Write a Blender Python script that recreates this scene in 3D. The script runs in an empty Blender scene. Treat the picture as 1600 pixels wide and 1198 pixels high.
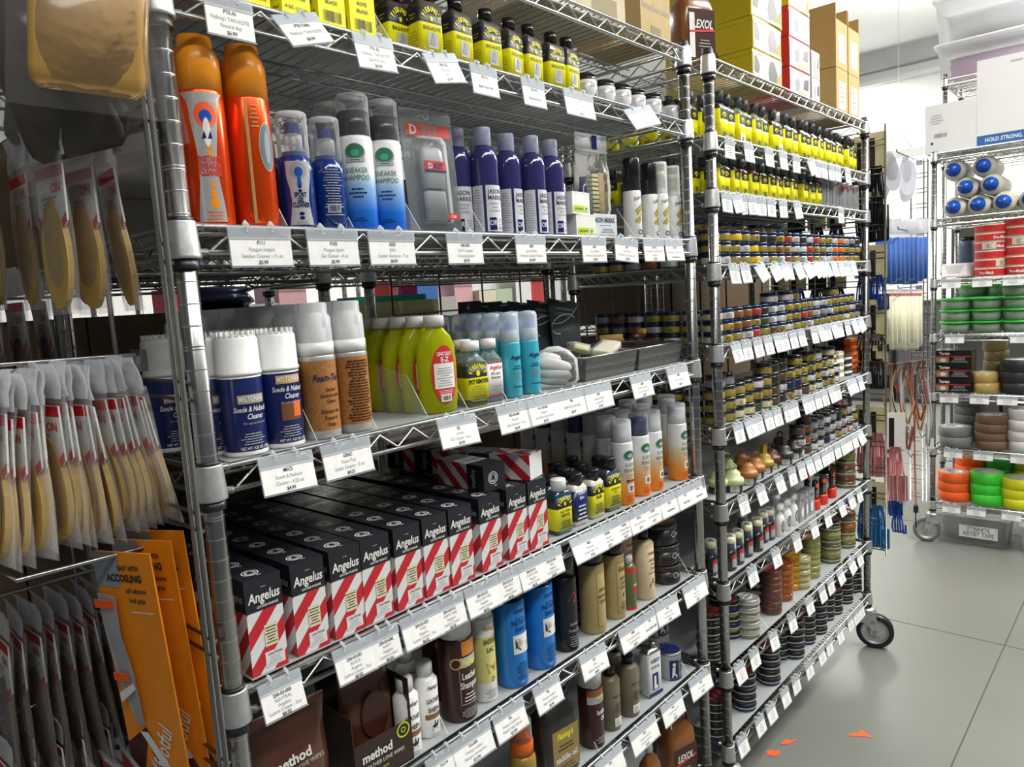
import bpy, math, random
from math import sin, cos, pi, radians as R_
from mathutils import Vector, Matrix
rnd = random.Random(7)
SC = bpy.context.scene
COL = SC.collection
I = .0254
# ---------------------------------------------------------------- camera, world, lights, exposure
CF, CYAW, CPIT, CROL = 1156.5, R_(47.94), R_(-6.744), R_(-3.571)
CPOS = Vector((-.396, -.851, 1.427))
_F = Vector((sin(CYAW)*cos(CPIT), cos(CYAW)*cos(CPIT), sin(CPIT)))
_R0 = Vector((cos(CYAW), -sin(CYAW), 0)); _U0 = _R0.cross(_F)
_R = _R0*cos(CROL)+_U0*sin(CROL); _U = -_R0*sin(CROL)+_U0*cos(CROL)
cam = bpy.data.cameras.new('camera'); camo = bpy.data.objects.new('camera', cam); COL.objects.link(camo)
cam.sensor_fit = 'HORIZONTAL'; cam.sensor_width = 36; cam.lens = CF/1600*36; cam.clip_start = .02; cam.clip_end = 100
camo.matrix_world = Matrix(((_R.x, _U.x, -_F.x, CPOS.x), (_R.y, _U.y, -_F.y, CPOS.y), (_R.z, _U.z, -_F.z, CPOS.z), (0, 0, 0, 1)))
SC.camera = camo
SC.view_settings.view_transform = 'Standard'; SC.view_settings.look = 'None'
SC.view_settings.exposure = 0.22; SC.view_settings.gamma = 1; SC.view_settings.use_curve_mapping = False
W = bpy.data.worlds.new('store air'); SC.world = W; W.use_nodes = True
W.node_tree.nodes['Background'].inputs[0].default_value = (.86, .90, 1, 1)
W.node_tree.nodes['Background'].inputs[1].default_value = .10
try:
    SC.cycles.transparent_max_bounces = 32
    SC.cycles.max_bounces = 8
except Exception: pass

def area(name, loc, sx, sy, power, rot=(0, 0, 0), col=(1, .98, .93)):
    l = bpy.data.lights.new(name, 'AREA'); l.shape = 'RECTANGLE'; l.size = sx; l.size_y = sy; l.energy = power; l.color = col
    o = bpy.data.objects.new(name, l); COL.objects.link(o); o.location = loc; o.rotation_euler = rot; return o
area('ceiling_tube_light', (.9, -1.9, 3.3), 2.4, .3, 50)
area('ceiling_tube_light', (-.9, -1.7, 3.3), 2.4, .3, 28)
area('ceiling_tube_light', (3.3, -1.6, 3.9), 2.4, .4, 190)
area('ceiling_tube_light', (6.2, -1.0, 3.6), 2.4, .5, 220)
area('ceiling_tube_light', (9.3, 2.6, 4.0), 3.0, .6, 120)
area('ceiling_fill_uplight', (7.0, .6, 3.3), 3.0, .6, 150, (pi, 0, 0))  # added upward fill that brightens the ceiling, no fixture of its own
area('ceiling_tube_light', (2.6, 3.6, 3.4), 3.0, .4, 170)
area('ceiling_tube_light', (5.5, 5.0, 3.8), 3.0, .4, 120)

def pxproj(X, Y, Z):
    d = Vector((X, Y, Z))-CPOS; z = d.dot(_F)
    return 800+CF*d.dot(_R)/z, 599-CF*d.dot(_U)/z
def xs(px, Y, Z):                     # world x on the line (Y, Z) seen at photo column px
    lo, hi = -1.5, 7.
    for _ in range(40):
        m = (lo+hi)/2
        if pxproj(m, Y, Z)[0] < px: lo = m
        else: hi = m
    return lo
def ray(px, py): return _F+_R*(px-800)/CF-_U*(py-599)/CF
def atx(px, py, X):
    d = ray(px, py); return CPOS+d*((X-CPOS.x)/d.x)
def aty(px, py, Y):
    d = ray(px, py); return CPOS+d*((Y-CPOS.y)/d.y)
def atz(px, py, Z):
    d = ray(px, py); return CPOS+d*((Z-CPOS.z)/d.z)

# ---------------------------------------------------------------- materials
MC = {}
def mat(name, col, rough=.5, metal=0., noise=.06, scale=60, bump=0., coat=0., trans=0., emit=0):
    if name in MC: return MC[name]
    m = bpy.data.materials.new(name); m.use_nodes = True; nt = m.node_tree; b = nt.nodes['Principled BSDF']
    c = tuple(col)+(1,) if len(col) == 3 else col
    b.inputs['Base Color'].default_value = c; b.inputs['Roughness'].default_value = rough; b.inputs['Metallic'].default_value = metal
    if coat: b.inputs['Coat Weight'].default_value = coat; b.inputs['Coat Roughness'].default_value = .08
    if trans: b.inputs['Transmission Weight'].default_value = trans
    if emit: b.inputs['Emission Color'].default_value = c; b.inputs['Emission Strength'].default_value = emit
    if noise or bump:
        tc = nt.nodes.new('ShaderNodeTexCoord'); n = nt.nodes.new('ShaderNodeTexNoise'); n.inputs['Scale'].default_value = scale; n.inputs['Detail'].default_value = 3
        nt.links.new(tc.outputs['Object'], n.inputs['Vector'])
        if noise:
            mx = nt.nodes.new('ShaderNodeMix'); mx.data_type = 'RGBA'; mx.inputs[0].default_value = 0
            mx.inputs[6].default_value = tuple(max(0, v*(1-noise*2)) for v in c[:3])+(1,); mx.inputs[7].default_value = tuple(min(1, v*(1+noise*2)) for v in c[:3])+(1,)
            nt.links.new(n.outputs['Fac'], mx.inputs[0]); nt.links.new(mx.outputs[2], b.inputs['Base Color'])
        if bump:
            bp = nt.nodes.new('ShaderNodeBump'); bp.inputs['Strength'].default_value = bump; bp.inputs['Distance'].default_value = .002
            nt.links.new(n.outputs['Fac'], bp.inputs['Height']); nt.links.new(bp.outputs[0], b.inputs['Normal'])
    MC[name] = m; return m
def clear(name, tint=(1, 1, 1), haze=.12, col=(.9, .92, .95), rough=.12, fres=.9, bump=0, scale=40):
    if name in MC: return MC[name]
    m = bpy.data.materials.new(name); m.use_nodes = True; nt = m.node_tree; b = nt.nodes['Principled BSDF']; out = nt.nodes['Material Output']
    b.inputs['Base Color'].default_value = tuple(col)+(1,); b.inputs['Roughness'].default_value = rough
    t = nt.nodes.new('ShaderNodeBsdfTransparent'); t.inputs[0].default_value = tuple(tint)+(1,)
    fr = nt.nodes.new('ShaderNodeFresnel'); fr.inputs[0].default_value = 1.35
    ma = nt.nodes.new('ShaderNodeMath'); ma.operation = 'MULTIPLY_ADD'; ma.use_clamp = True; ma.inputs[1].default_value = fres; ma.inputs[2].default_value = haze
    mx = nt.nodes.new('ShaderNodeMixShader')
    tl = nt.nodes.new('ShaderNodeBsdfTranslucent'); tl.inputs[0].default_value = tuple(col)+(1,); m2 = nt.nodes.new('ShaderNodeMixShader'); m2.inputs[0].default_value = .35; nt.links.new(b.outputs[0], m2.inputs[1]); nt.links.new(tl.outputs[0], m2.inputs[2])
    nt.links.new(fr.outputs[0], ma.inputs[0]); nt.links.new(ma.outputs[0], mx.inputs[0]); nt.links.new(t.outputs[0], mx.inputs[1]); nt.links.new(m2.outputs[0], mx.inputs[2]); nt.links.new(mx.outputs[0], out.inputs['Surface'])
    if bump:
        tc = nt.nodes.new('ShaderNodeTexCoord'); n = nt.nodes.new('ShaderNodeTexNoise'); n.inputs['Scale'].default_value = scale
        bp = nt.nodes.new('ShaderNodeBump'); bp.inputs['Strength'].default_value = bump; bp.inputs['Distance'].default_value = .01
        nt.links.new(tc.outputs['Object'], n.inputs['Vector']); nt.links.new(n.outputs['Fac'], bp.inputs['Height']); nt.links.new(bp.outputs[0], b.inputs['Normal']); nt.links.new(bp.outputs[0], fr.inputs['Normal'])
    MC[name] = m; return m
def grad(name, stops, z0, z1, rough=.3):      # a printed sleeve that changes colour along its height
    if name in MC: return MC[name]
    m = mat(name, stops[0][1], rough, noise=0); nt = m.node_tree; b = nt.nodes['Principled BSDF']
    tc = nt.nodes.new('ShaderNodeTexCoord'); sp = nt.nodes.new('ShaderNodeSeparateXYZ'); mr = nt.nodes.new('ShaderNodeMapRange'); cr = nt.nodes.new('ShaderNodeValToRGB')
    mr.inputs[1].default_value = z0; mr.inputs[2].default_value = z1
    nt.links.new(tc.outputs['Object'], sp.inputs[0]); nt.links.new(sp.outputs[2], mr.inputs[0]); nt.links.new(mr.outputs[0], cr.inputs[0]); nt.links.new(cr.outputs[0], b.inputs['Base Color'])
    e = cr.color_ramp.elements; e[0].position, e[0].color = stops[0][0], tuple(stops[0][1])+(1,); e[1].position, e[1].color = stops[-1][0], tuple(stops[-1][1])+(1,)
    for p, c in stops[1:-1]:
        k = e.new(p); k.color = tuple(c)+(1,)
    return m

CHROME = mat('chrome plate', (.42, .42, .41), .24, 1., .1, 25)
WIRE = mat('zinc wire', (.6, .61, .60), .28, 1., .1, 30)
CAST = mat('cast collar metal', (.56, .57, .57), .42, .8, .1, 80, .1)
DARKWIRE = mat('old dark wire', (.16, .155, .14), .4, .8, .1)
SLEEVE = mat('black split sleeve', (.012, .012, .014), .35)
LINER = clear('frosted shelf liner', tint=(.6, .62, .62), haze=.86, col=(.56, .59, .60), rough=.3, fres=.1)
DIVP = clear('clear divider', haze=.015, fres=.15)
WHITE = mat('white plastic', (.78, .78, .76), .3)
PAPER = mat('white card paper', (.76, .76, .73), .6)
CREAM = mat('cream paper', (.66, .60, .40), .6)
BLACK = mat('black plastic', (.012, .012, .014), .22)
INK = mat('black ink', (.02, .02, .022), .45, noise=0)
GINK = mat('grey ink', (.30, .30, .31), .6, noise=0)
YEL = mat('yellow label', (.95, .86, .01), .32)
RED = mat('red print', (.62, .025, .03), .4)
DKBROWN = mat('dark brown print', (.05, .014, .01), .3)
CLEARP = clear('clear plastic', haze=.06)
HAZY = clear('milky clear plastic', haze=.30, col=(.85, .87, .9), rough=.2)
BAG = clear('crinkled plastic bag', haze=.04, col=(.9, .9, .9), rough=.10, bump=.5, scale=30)
BAGW = clear('frosted bag header', haze=.72, col=(.92, .93, .95), rough=.3, bump=.5, scale=40)
KRAFT = mat('kraft cardboard', (.42, .28, .13), .8, 0, .06, 40, .1)
KRAFTD = mat('brown cardboard', (.16, .09, .045), .8, 0, .08, 40)
TAN = mat('tan leather', (.52, .34, .09), .7, 0, .1, 60, .2)
BLUE = mat('blue plastic', (.01, .08, .45), .3)
NAVY = mat('navy print', (.010, .018, .11), .25)
GOLD = mat('gold print', (.55, .36, .12), .4)
TAGC = clear('tag holder plastic', haze=.30, col=(.8, .84, .88), rough=.2)

# ---------------------------------------------------------------- mesh builder
GL = {}
def glyph(s, bold=0., shear=0.):
    k = (s, bold, shear)
    if k in GL: return GL[k]
    c = bpy.data.curves.new('lettering', 'FONT'); c.body = s; c.size = 1; c.align_x = 'CENTER'; c.resolution_u = 2; c.offset = bold; c.shear = shear; c.fill_mode = 'FRONT'
    o = bpy.data.objects.new('lettering', c); me = bpy.data.meshes.new_from_object(o)
    vs = [(v.co.x, v.co.y) for v in me.vertices]; fs = [tuple(p.vertices) for p in me.polygons]
    xs_ = [v[0] for v in vs] or [0]
    GL[k] = (vs, fs, max(xs_)-min(xs_)); bpy.data.objects.remove(o); bpy.data.curves.remove(c); bpy.data.meshes.remove(me)
    return GL[k]
def CY(Rr, a0=0., e=.0004):           # label map on a cylinder; u along the arc
    return lambda u, w, k=0: ((Rr+e+k)*sin(a0+u/Rr), -(Rr+e+k)*cos(a0+u/Rr), w)
def FL(y, e=.0004, x0=0.):            # flat front face at -y
    return lambda u, w, k=0: (x0+u, -y-e-k, w)
def LF(x, e=.0004, y0=0.):            # flat left face (-x)
    return lambda u, w, k=0: (-x-e-k, y0-u, w)
def TP(z, e=.0004):                   # top face
    return lambda u, w, k=0: (u, w, z+e+k)
def ML(mp, M):                        # label map moved by a matrix
    def f(u, w, k=0): return tuple(M @ Vector(mp(u, w, k)))
    return f
class MB:
    def __init__(s): s.v = []; s.f = []; s.m = []; s.sm = []; s.mats = []
    def mi(s, m):
        if m not in s.mats: s.mats.append(m)
        return s.mats.index(m)
    def add(s, vs, fs, m, smooth=False):
        o = len(s.v); s.v += [tuple(v) for v in vs]; i = s.mi(m)
        for f in fs: s.f.append(tuple(o+a for a in f)); s.m.append(i); s.sm.append(smooth)
        return s
    def box(s, x0, x1, y0, y1, z0, z1, m, M=None):
        vs = [(x, y, z) for x in (x0, x1) for y in (y0, y1) for z in (z0, z1)]
        if M is not None: vs = [tuple(M @ Vector(v)) for v in vs]
        return s.add(vs, [(0, 1, 3, 2), (4, 6, 7, 5), (0, 4, 5, 1), (2, 3, 7, 6), (0, 2, 6, 4), (1, 5, 7, 3)], m)
    def loft(s, outl, lev, mats, smooth=True, c=(0, 0), closed=True):   # lev: (z, sx, sy)
        n = len(outl); o = len(s.v); ms = mats if isinstance(mats, list) else [mats]*(len(lev)-1)
        for z, sx, sy in lev: s.v += [(c[0]+a*sx, c[1]+b*sy, z) for a, b in outl]
        for k in range(len(lev)-1):
            i = s.mi(ms[k])
            for a in range(n):
                b = (a+1) % n; s.f.append((o+k*n+a, o+k*n+b, o+(k+1)*n+b, o+(k+1)*n+a)); s.m.append(i); s.sm.append(smooth)
        for k, mm, rev in ((0, ms[0], True), (len(lev)-1, ms[-1], False)):
            if closed and lev[k][1] > 1e-5:
                f = [o+k*n+a for a in range(n)]; s.f.append(tuple(f[::-1] if rev else f)); s.m.append(s.mi(mm)); s.sm.append(False)
        return s
    def lathe(s, prof, mats, n=24, c=(0, 0), closed=True, sq=1.):
        return s.loft([(cos(2*pi*a/n), sin(2*pi*a/n)) for a in range(n)], [(z, r, r*sq) for r, z in prof], mats, True, c, closed)
    def rect(s, w, d, r, lev, mats, c=(0, 0)):       # rounded rectangle section; lev: (z, inset)
        pts = []
        for qx, qy, a0 in ((1, 1, 0), (-1, 1, 90), (-1, -1, 180), (1, -1, 270)):
            for t in (0, 30, 60, 90): pts.append((qx*(w/2-r)+r*cos(R_(a0+t)), qy*(d/2-r)+r*sin(R_(a0+t))))
        return s.loft(pts, [(z, (w-2*i)/w, (d-2*i)/d) for z, i in lev], mats, True, c)
    def tube(s, pts, r, m, n=6, closed=False):
        P = [Vector(p) for p in pts]; N = len(P); o = len(s.v); i = s.mi(m)
        for k, p in enumerate(P):
            a = P[(k-1) % N] if (closed or k) else p; b = P[(k+1) % N] if (closed or k < N-1) else p
            t = (b-a).normalized(); u = t.cross(Vector((0, 0, 1)))
            if u.length < .1: u = t.cross(Vector((0, 1, 0)))
            u.normalize(); w = t.cross(u)
            s.v += [tuple(p+(u*cos(2*pi*j/n)+w*sin(2*pi*j/n))*r) for j in range(n)]
        for k in range(N if closed else N-1):
            q = (k+1) % N
            for j in range(n):
                l = (j+1) % n; s.f.append((o+k*n+j, o+k*n+l, o+q*n+l, o+q*n+j)); s.m.append(i); s.sm.append(True)
        if not closed:
            s.f.append(tuple(o+j for j in range(n))); s.m.append(i); s.sm.append(False)
            s.f.append(tuple(o+(N-1)*n+j for j in range(n))[::-1]); s.m.append(i); s.sm.append(False)
        return s
    def patch(s, mp, u0, u1, w0, w1, m, nu=8, k=0, nw=1):
        vs = [mp(u0+(u1-u0)*a/nu, w0+(w1-w0)*b/nw, k) for b in range(nw+1) for a in range(nu+1)]
        return s.add(vs, [(b*(nu+1)+a, b*(nu+1)+a+1, (b+1)*(nu+1)+a+1, (b+1)*(nu+1)+a) for b in range(nw) for a in range(nu)], m, True)
    def disc(s, mp, u, w, ru, rw, m, n=18, k=.0002):
        return s.add([mp(u, w, k)]+[mp(u+f*ru*cos(2*pi*a/n), w+f*rw*sin(2*pi*a/n), k) for f in (.4, .72, 1) for a in range(n)], [(0, a+1, (a+1) % n+1) for a in range(n)]+[(1+j*n+a, 1+(j+1)*n+a, 1+(j+1)*n+(a+1) % n, 1+j*n+(a+1) % n) for j in (0, 1) for a in range(n)], m)
    def ring(s, mp, u, w, r0, r1, m, n=20, k=.0003, a0=0, a1=360, el=1.):
        q = [R_(a0+(a1-a0)*a/n) for a in range(n+1)]
        return s.add([mp(u+r*cos(a), w+r*el*sin(a), k) for a in q for r in (r0, r1)], [(2*a, 2*a+1, 2*a+3, 2*a+2) for a in range(n)], m)
    def poly(s, mp, pts, m, k=.0003):
        return s.add([mp(u, w, k) for u, w in pts], [tuple(range(len(pts)))], m)
    def text(s, mp, t, size, u, w, m, bold=0., shear=0., sx=1., fit=None, k=.0005, rot=0.):
        vs, fs, wd = glyph(t, bold, shear)
        if not vs: return s
        q = size*sx
        if fit: q = min(q, fit/max(wd, .01))
        cr, sr = cos(rot), sin(rot)
        return s.add([mp(u+(a*q)*cr-(b*size)*sr, w+(a*q)*sr+(b*size)*cr, k) for a, b in vs], fs, m)
    def arct(s, mp, t, size, u, w, r, a0, a1, m, bold=.02, sx=.8, k=.0005):
        n = len(t)
        for j, ch in enumerate(t):
            a = R_(a0+(a1-a0)*(j+.5)/n)
            s.text(mp, ch, size, u+r*cos(a), w+r*sin(a), m, bold, 0, sx, None, k, a-pi/2)
        return s
    def lines(s, mp, u0, u1, w0, w1, n, m, th=.35, seed=1, center=True, k=.0004):    # rows of fine print too small to read
        r = random.Random(seed); h = (w1-w0)/n
        for j in range(n):
            L = (u1-u0)*r.uniform(.55, 1.); a = (u0+u1)/2-L/2 if center else u0; b = a+L; z = w1-(j+.6)*h
            while a < b-1e-6:
                c = min(b, a+(u1-u0)*r.uniform(.08, .22)); s.patch(mp, a, c-(u1-u0)*.02, z-h*th/2, z+h*th/2, m, 2, k); a = c
        return s
    def bars(s, mp, u0, u1, w0, w1, m, bg=None, seed=1):
        r = random.Random(seed)
        if bg: s.patch(mp, u0-.002, u1+.002, w0-.002, w1+.002, bg, 4, .0003)
        a = u0
        while a < u1:
            t = (u1-u0)*r.choice((.02, .03, .05)); s.patch(mp, a, min(u1, a+t), w0, w1, m, 1, .0005); a += t+(u1-u0)*r.choice((.02, .03, .045))
        return s
    def mesh(s, name):
        me = bpy.data.meshes.new(name); me.from_pydata(s.v, [], s.f); me.polygons.foreach_set('material_index', s.m); me.polygons.foreach_set('use_smooth', s.sm)
        for m in s.mats: me.materials.append(m)
        me.update(); return me

def tag(o, label=None, cat=None, group=None, kind=None):
    if label: o['label'] = label
    if cat: o['category'] = cat
    if group: o['group'] = group
    if kind: o['kind'] = kind
    return o
def thing(name, label, cat, group=None, loc=(0, 0, 0), rz=0):
    o = bpy.data.objects.new(name, None); COL.objects.link(o); o.empty_display_size = .02; o.location = loc; o.rotation_euler = (0, 0, rz)
    return tag(o, label, cat, group)
def part(name, mb, parent=None, label=None):
    o = bpy.data.objects.new(name, mb.mesh(name)); COL.objects.link(o); o.parent = parent
    if label: o['label'] = label
    return o
def single(name, mb, label, cat, group=None, loc=(0, 0, 0), rz=0, kind=None):
    o = part(name, mb); o.location = loc; o.rotation_euler = (0, 0, rz); return tag(o, label, cat, group, kind)
KIDS = {}
def kids(o):
    k = o.name
    if k not in KIDS: KIDS[k] = [c for c in COL.objects if c.parent == o]
    return KIDS[k]
def copytree(o, parent=None):
    c = o.copy(); COL.objects.link(c)
    if parent: c.parent = parent
    for ch in kids(o): copytree(ch, c)
    return c
USED = {}
def put(proto, loc, rz=0, label=None, group=None, rot=None):
    """the first call moves the prototype, later ones copy it with its parts"""
    if proto.name in USED: o = copytree(proto)
    else: kids(proto); USED[proto.name] = 1; o = proto
    o.location = loc; o.rotation_euler = rot if rot else (0, 0, rz)
    if label: o['label'] = label
    if group: o['group'] = group
    return o
NTH = ['first', 'second', 'third', 'fourth', 'fifth', 'sixth', 'seventh', 'eighth', 'ninth', 'tenth', 'eleventh', 'twelfth', 'thirteenth', 'fourteenth', 'fifteenth', 'sixteenth', 'seventeenth', 'eighteenth', 'nineteenth', 'twentieth', 'twenty-first', 'twenty-second', 'twenty-third', 'twenty-fourth', 'twenty-fifth', 'twenty-sixth', 'twenty-seventh', 'twenty-eighth', 'twenty-ninth', 'thirtieth']
SZ = dict(S1=1.954, S2=1.794, S3=1.529, S4=1.245, S5=.963, S6=.725, S7=.485, S8=.20, F1=1.957, F2=1.779, F3=1.646, F4=1.469, F5=1.269, F6=1.06, F7=.864, F8=.654, F9=.417, F10=.209)
LZ = .0035                            # liner top above the rail height
def spot(px, sh, y):                  # a place on a shelf, seen at photo column px
    z = SZ[sh]+LZ; return (xs(px, y, z), y, z)
# ---------------------------------------------------------------- the room
FLOORM = mat('sealed grey concrete', (.172, .178, .158), .22, 0, .08, 1.3)
nt = FLOORM.node_tree; n2 = nt.nodes.new('ShaderNodeTexNoise'); n2.inputs['Scale'].default_value = 9; n2.inputs['Detail'].default_value = 6
nt.nodes['Principled BSDF'].inputs['Specular IOR Level'].default_value = .35; mr = nt.nodes.new('ShaderNodeMapRange'); mr.inputs[3].default_value = .26; mr.inputs[4].default_value = .40
nt.links.new(n2.outputs['Fac'], mr.inputs[0]); nt.links.new(mr.outputs[0], nt.nodes['Principled BSDF'].inputs['Roughness'])
JOINT = mat('floor joint', (.06, .06, .055), .8)
WALLM = mat('white wall paint', (.82, .83, .82), .7, 0, .02, 2)
CEILM = mat('white ceiling paint', (.80, .81, .80), .8, 0, .02, 1.5)
GREYM = mat('grey beam shadow', (.42, .43, .43), .8, 0, .06, 4)  # beam's shadow put into the colour of the band under the ceiling
b = MB(); b.box(-4, 11.2, -5, 8, -.1, 0, FLOORM)
for jx in (.0, 1.39, 2.78, 4.17, 5.56, 6.95, 8.34): b.box(jx-.002, jx+.002, -5, 8, 0, .0006, JOINT)
for jy in (-1.8, -.41, .98, 2.37, 3.76): b.box(-4, 11.2, jy-.002, jy+.002, 0, .0006, JOINT)
tag(part('floor', b), kind='structure')
b = MB(); b.box(11.0, 11.2, -5, 8, 0, 4.4, WALLM); tag(part('wall_back', b), kind='structure')
b = MB(); b.box(-4, 11.2, 8, 8.2, 0, 4.4, WALLM); tag(part('wall_left', b), kind='structure')
b = MB(); b.box(1.5, 11.2, -5, 8, 4.4, 4.5, CEILM); tag(part('ceiling', b), kind='structure')
b = MB(); b.box(10.8, 11.0, -5, 8, 4.16, 4.4, GREYM); tag(part('trim_shadow_band', b), kind='structure')
b = MB(); b.box(10.93, 11.0, -5, 8, 3.99, 4.05, WALLM); tag(part('trim_2', b), kind='structure')
ORANGE = mat('orange marking paint', (.85, .10, .015), .6)
for k, (px, py, pts) in enumerate([(1207, 1175, [(-.02, -.012), (.0, -.02), (.02, -.01), (.024, .008), (.005, .004), (-.004, .014), (-.018, .004)]),
                     (1231, 1159, [(-.03, -.008), (-.004, -.012), (.014, -.004), (.034, .012), (.008, .006), (-.004, .014), (-.014, .002)]),
                     (1343, 1146, [(-.04, -.008), (-.01, -.014), (.02, -.02), (.03, -.03), (.024, -.006), (.012, .022), (.004, .006), (-.02, .004)])]):
    q = atz(px, py, 0); M = Matrix.Translation((q.x, q.y, 0)) @ Matrix.Rotation(-CYAW, 4, 'Z')
    b = MB(); b.poly(ML(TP(0, .0008), M), pts, ORANGE); single('paint_mark', b, ['orange paint fleck on the concrete, nearest the shelf wheel', 'long orange paint fleck on the concrete, the middle one', 'arrow-like orange paint stroke on the open floor'][k], 'paint mark', 'orange marks on the floor')

# ---------------------------------------------------------------- wire racks
def post_mesh(h, top=.0):
    b = MB(); b.lathe([(.0124, .0), (.0124, h)], CHROME, 24); b.lathe([(.0, h+.004), (.010, h+.0038), (.0122, h+.001), (.0124, h)][::-1], SLEEVE, 24); z = .0254; k = 0
    while z < h-.01:
        for dz in ((-.0018, .0018) if k % 8 == 0 else (0,)): b.lathe([(.01235, z+dz-.0011), (.01275, z+dz), (.01235, z+dz+.0011)], WIRE, 20, closed=False)  # groove highlights put into rings of a brighter metal
        z += .0254; k += 1
    return b.mesh('post')
def zigzag(b, p0, p1, m, r=.0021, pitch=.0635, z0=-.0045, z1=-.0275):
    L = (Vector(p1)-Vector(p0)).length; n = max(2, round(L/pitch*2)); pts = []
    for k in range(n+1):
        q = Vector(p0).lerp(Vector(p1), (k+.0)/n); pts.append((q.x, q.y, q.z+(z0 if k % 2 else z1)))
    b.tube(pts, r, m, 5)
def shelf_mesh(L, D, m=WIRE):
    b = MB(); f = -.006; bk = D+.006; e = .0127
    b.tube([(e, f, 0), (L-e, f, 0)], .0036, m, 8); b.tube([(e, f, -.030), (L-e, f, -.030)], .0036, m, 8)
    b.tube([(e, f+.004, -.0085), (L-e, f+.004, -.0085)], .0022, m, 5)
    b.tube([(e, bk, 0), (L-e, bk, 0)], .0036, m, 6); b.tube([(e, bk, -.030), (L-e, bk, -.030)], .0036, m, 6)
    for x in (-.004, L+.004):
        b.tube([(x, e, 0), (x, D-e, 0)], .0034, m, 6); b.tube([(x, e, -.030), (x, D-e, -.030)], .0034, m, 6); zigzag(b, (x, .02, 0), (x, D-.02, 0), m)
    zigzag(b, (.03, f, 0), (L-.03, f, 0), m); zigzag(b, (.03, bk, 0), (L-.03, bk, 0), m)
    for y in (D/3, 2*D/3):
        b.tube([(.0, y, -.009), (L, y, -.009)], .0022, m, 5); b.tube([(.0, y, -.026), (L, y, -.026)], .0022, m, 5); zigzag(b, (.03, y, -.003), (L-.03, y, -.003), m, .0016)
    n = int(L/.0205)
    for k in range(1, n):
        x = L*k/n; b.tube([(x, f-.001, -.004), (x, bk, -.004)], .0014, m, 4)
    return b.mesh('wire_shelf')
def collar_mesh(gx, gy):
    b = MB(); b.lathe([(.0135, -.0372), (.0186, -.0372), (.0194, -.036), (.0190, -.034), (.0166, .004), (.0162, .0055), (.0135, .0055)], CAST, 20, closed=False); b.lathe([(.0136, .003), (.0150, .009), (.0128, .010)], SLEEVE, 18, closed=False)
    b.lathe([(.0130, -.049), (.0160, -.049), (.0162, -.048), (.0162, -.0374), (.0130, -.0374)], SLEEVE, 20, closed=False)
    b.tube([(gx*.012, 0, 0), (gx*.024, -gy*.006, 0)], .005, CAST, 6); b.tube([(gx*.014, 0, -.030), (gx*.026, -gy*.006, -.030)], .005, CAST, 6)
    b.tube([(0, gy*.012, 0), (-gx*.004, gy*.024, 0)], .005, CAST, 6); b.tube([(0, gy*.014, -.03), (-gx*.004, gy*.026, -.03)], .005, CAST, 6)
    return b.mesh('collar')
def child(name, me, par, loc=(0, 0, 0), label=None, rz=0):
    o = bpy.data.objects.new(name, me); COL.objects.link(o); o.parent = par; o.location = loc; o.rotation_euler = (0, 0, rz)
    if label: o['label'] = label
    return o
def caster(par, loc, rz=0, rad=.066, tyre=None):
    b = MB(); b.lathe([(0, .155), (.030, .155), (.030, .148), (.024, .140), (.0, .140)], CAST, 18)
    for s in (-1, 1):
        M = Matrix.Translation((s*.021, 0, 0))
        b.add([tuple(M @ Vector(v)) for v in [(0, -.028, .145), (0, .028, .145), (0, .040, .062), (0, .028, .052), (0, .006, .085)]], [(0, 1, 2, 3, 4)], CAST)
        b.box(s*.021-.0015, s*.021+.0015, -.026, .028, .10, .147, CAST); b.box(s*.021-.0015, s*.021+.0015, .012, .036, .055, .11, CAST)
    b.box(-.024, .024, -.028, .028, .137, .145, CAST)
    b.tube([(-.028, .026, .066), (.028, .026, .066)], .006, CHROME, 8)
    f = child('caster', b.mesh('caster'), par, loc, None, rz)
    b = MB(); T = tyre or SLEEVE; n = 28; o = []
    prof = [(.0, -.014), (.02, -.016), (.024, -.010), (.044, -.010), (.048, -.016), (rad-.004, -.017), (rad, -.012), (rad, .012), (rad-.004, .017), (.048, .016), (.044, .010), (.024, .010), (.02, .016), (0, .014)]
    ms = [CAST, CAST, CAST, CAST, T, T, T, T, T, CAST, CAST, CAST, CAST]
    c = MB(); c.lathe(prof, ms, n, closed=False)
    c.v = [(z, x+.026, y+rad) for x, y, z in c.v]; child('wheel', c.mesh('wheel'), f)
    return f
def rack(name, label, loc, L, D, zs, h, rz=0, casters=(), m=WIRE, group=None, zb=None, tyre=None, wheel=195):
    if zb is None: zb = .145 if casters else 0
    r = thing(name, label, 'shelf rack', group, loc, rz); pm = post_mesh(h-zb); sm = shelf_mesh(L, D, m)
    cm = {g: collar_mesh(*g) for g in ((1, 1), (-1, 1), (1, -1), (-1, -1))}
    for x, y, g in ((0, 0, (1, 1)), (L, 0, (-1, 1)), (0, D, (1, -1)), (L, D, (-1, -1))):
        p = child('post', pm, r, (x, y, zb))
        if casters: caster(p, (0, 0, -zb), R_(wheel if y == 0 else 40), tyre=tyre)
    for z in zs:
        s = child('wire_shelf', sm, r, (0, 0, z))
        for x, y, g in ((0, 0, (1, 1)), (L, 0, (-1, 1)), (0, D, (1, -1)), (L, D, (-1, -1))): child('collar', cm[g], s, (x, y, 0))
    return r
LN, DN, FX = 47*I, .43, 1.3065
near = rack('wire_rack', 'near chrome wire rack filling the left half, shoe cleaners on its shelves', (0, 0, 0), LN, DN, [SZ['S%d' % k] for k in range(1, 9)], 1.97, casters='all')
far = rack('wire_rack', 'second chrome wire rack in the row, carrying dye bottles, jars and tins', (FX, -.004, 0), LN, DN, [SZ['F%d' % k] for k in range(1, 11)], 1.975, casters='all')
RX, RY = 3.872, .071
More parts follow.
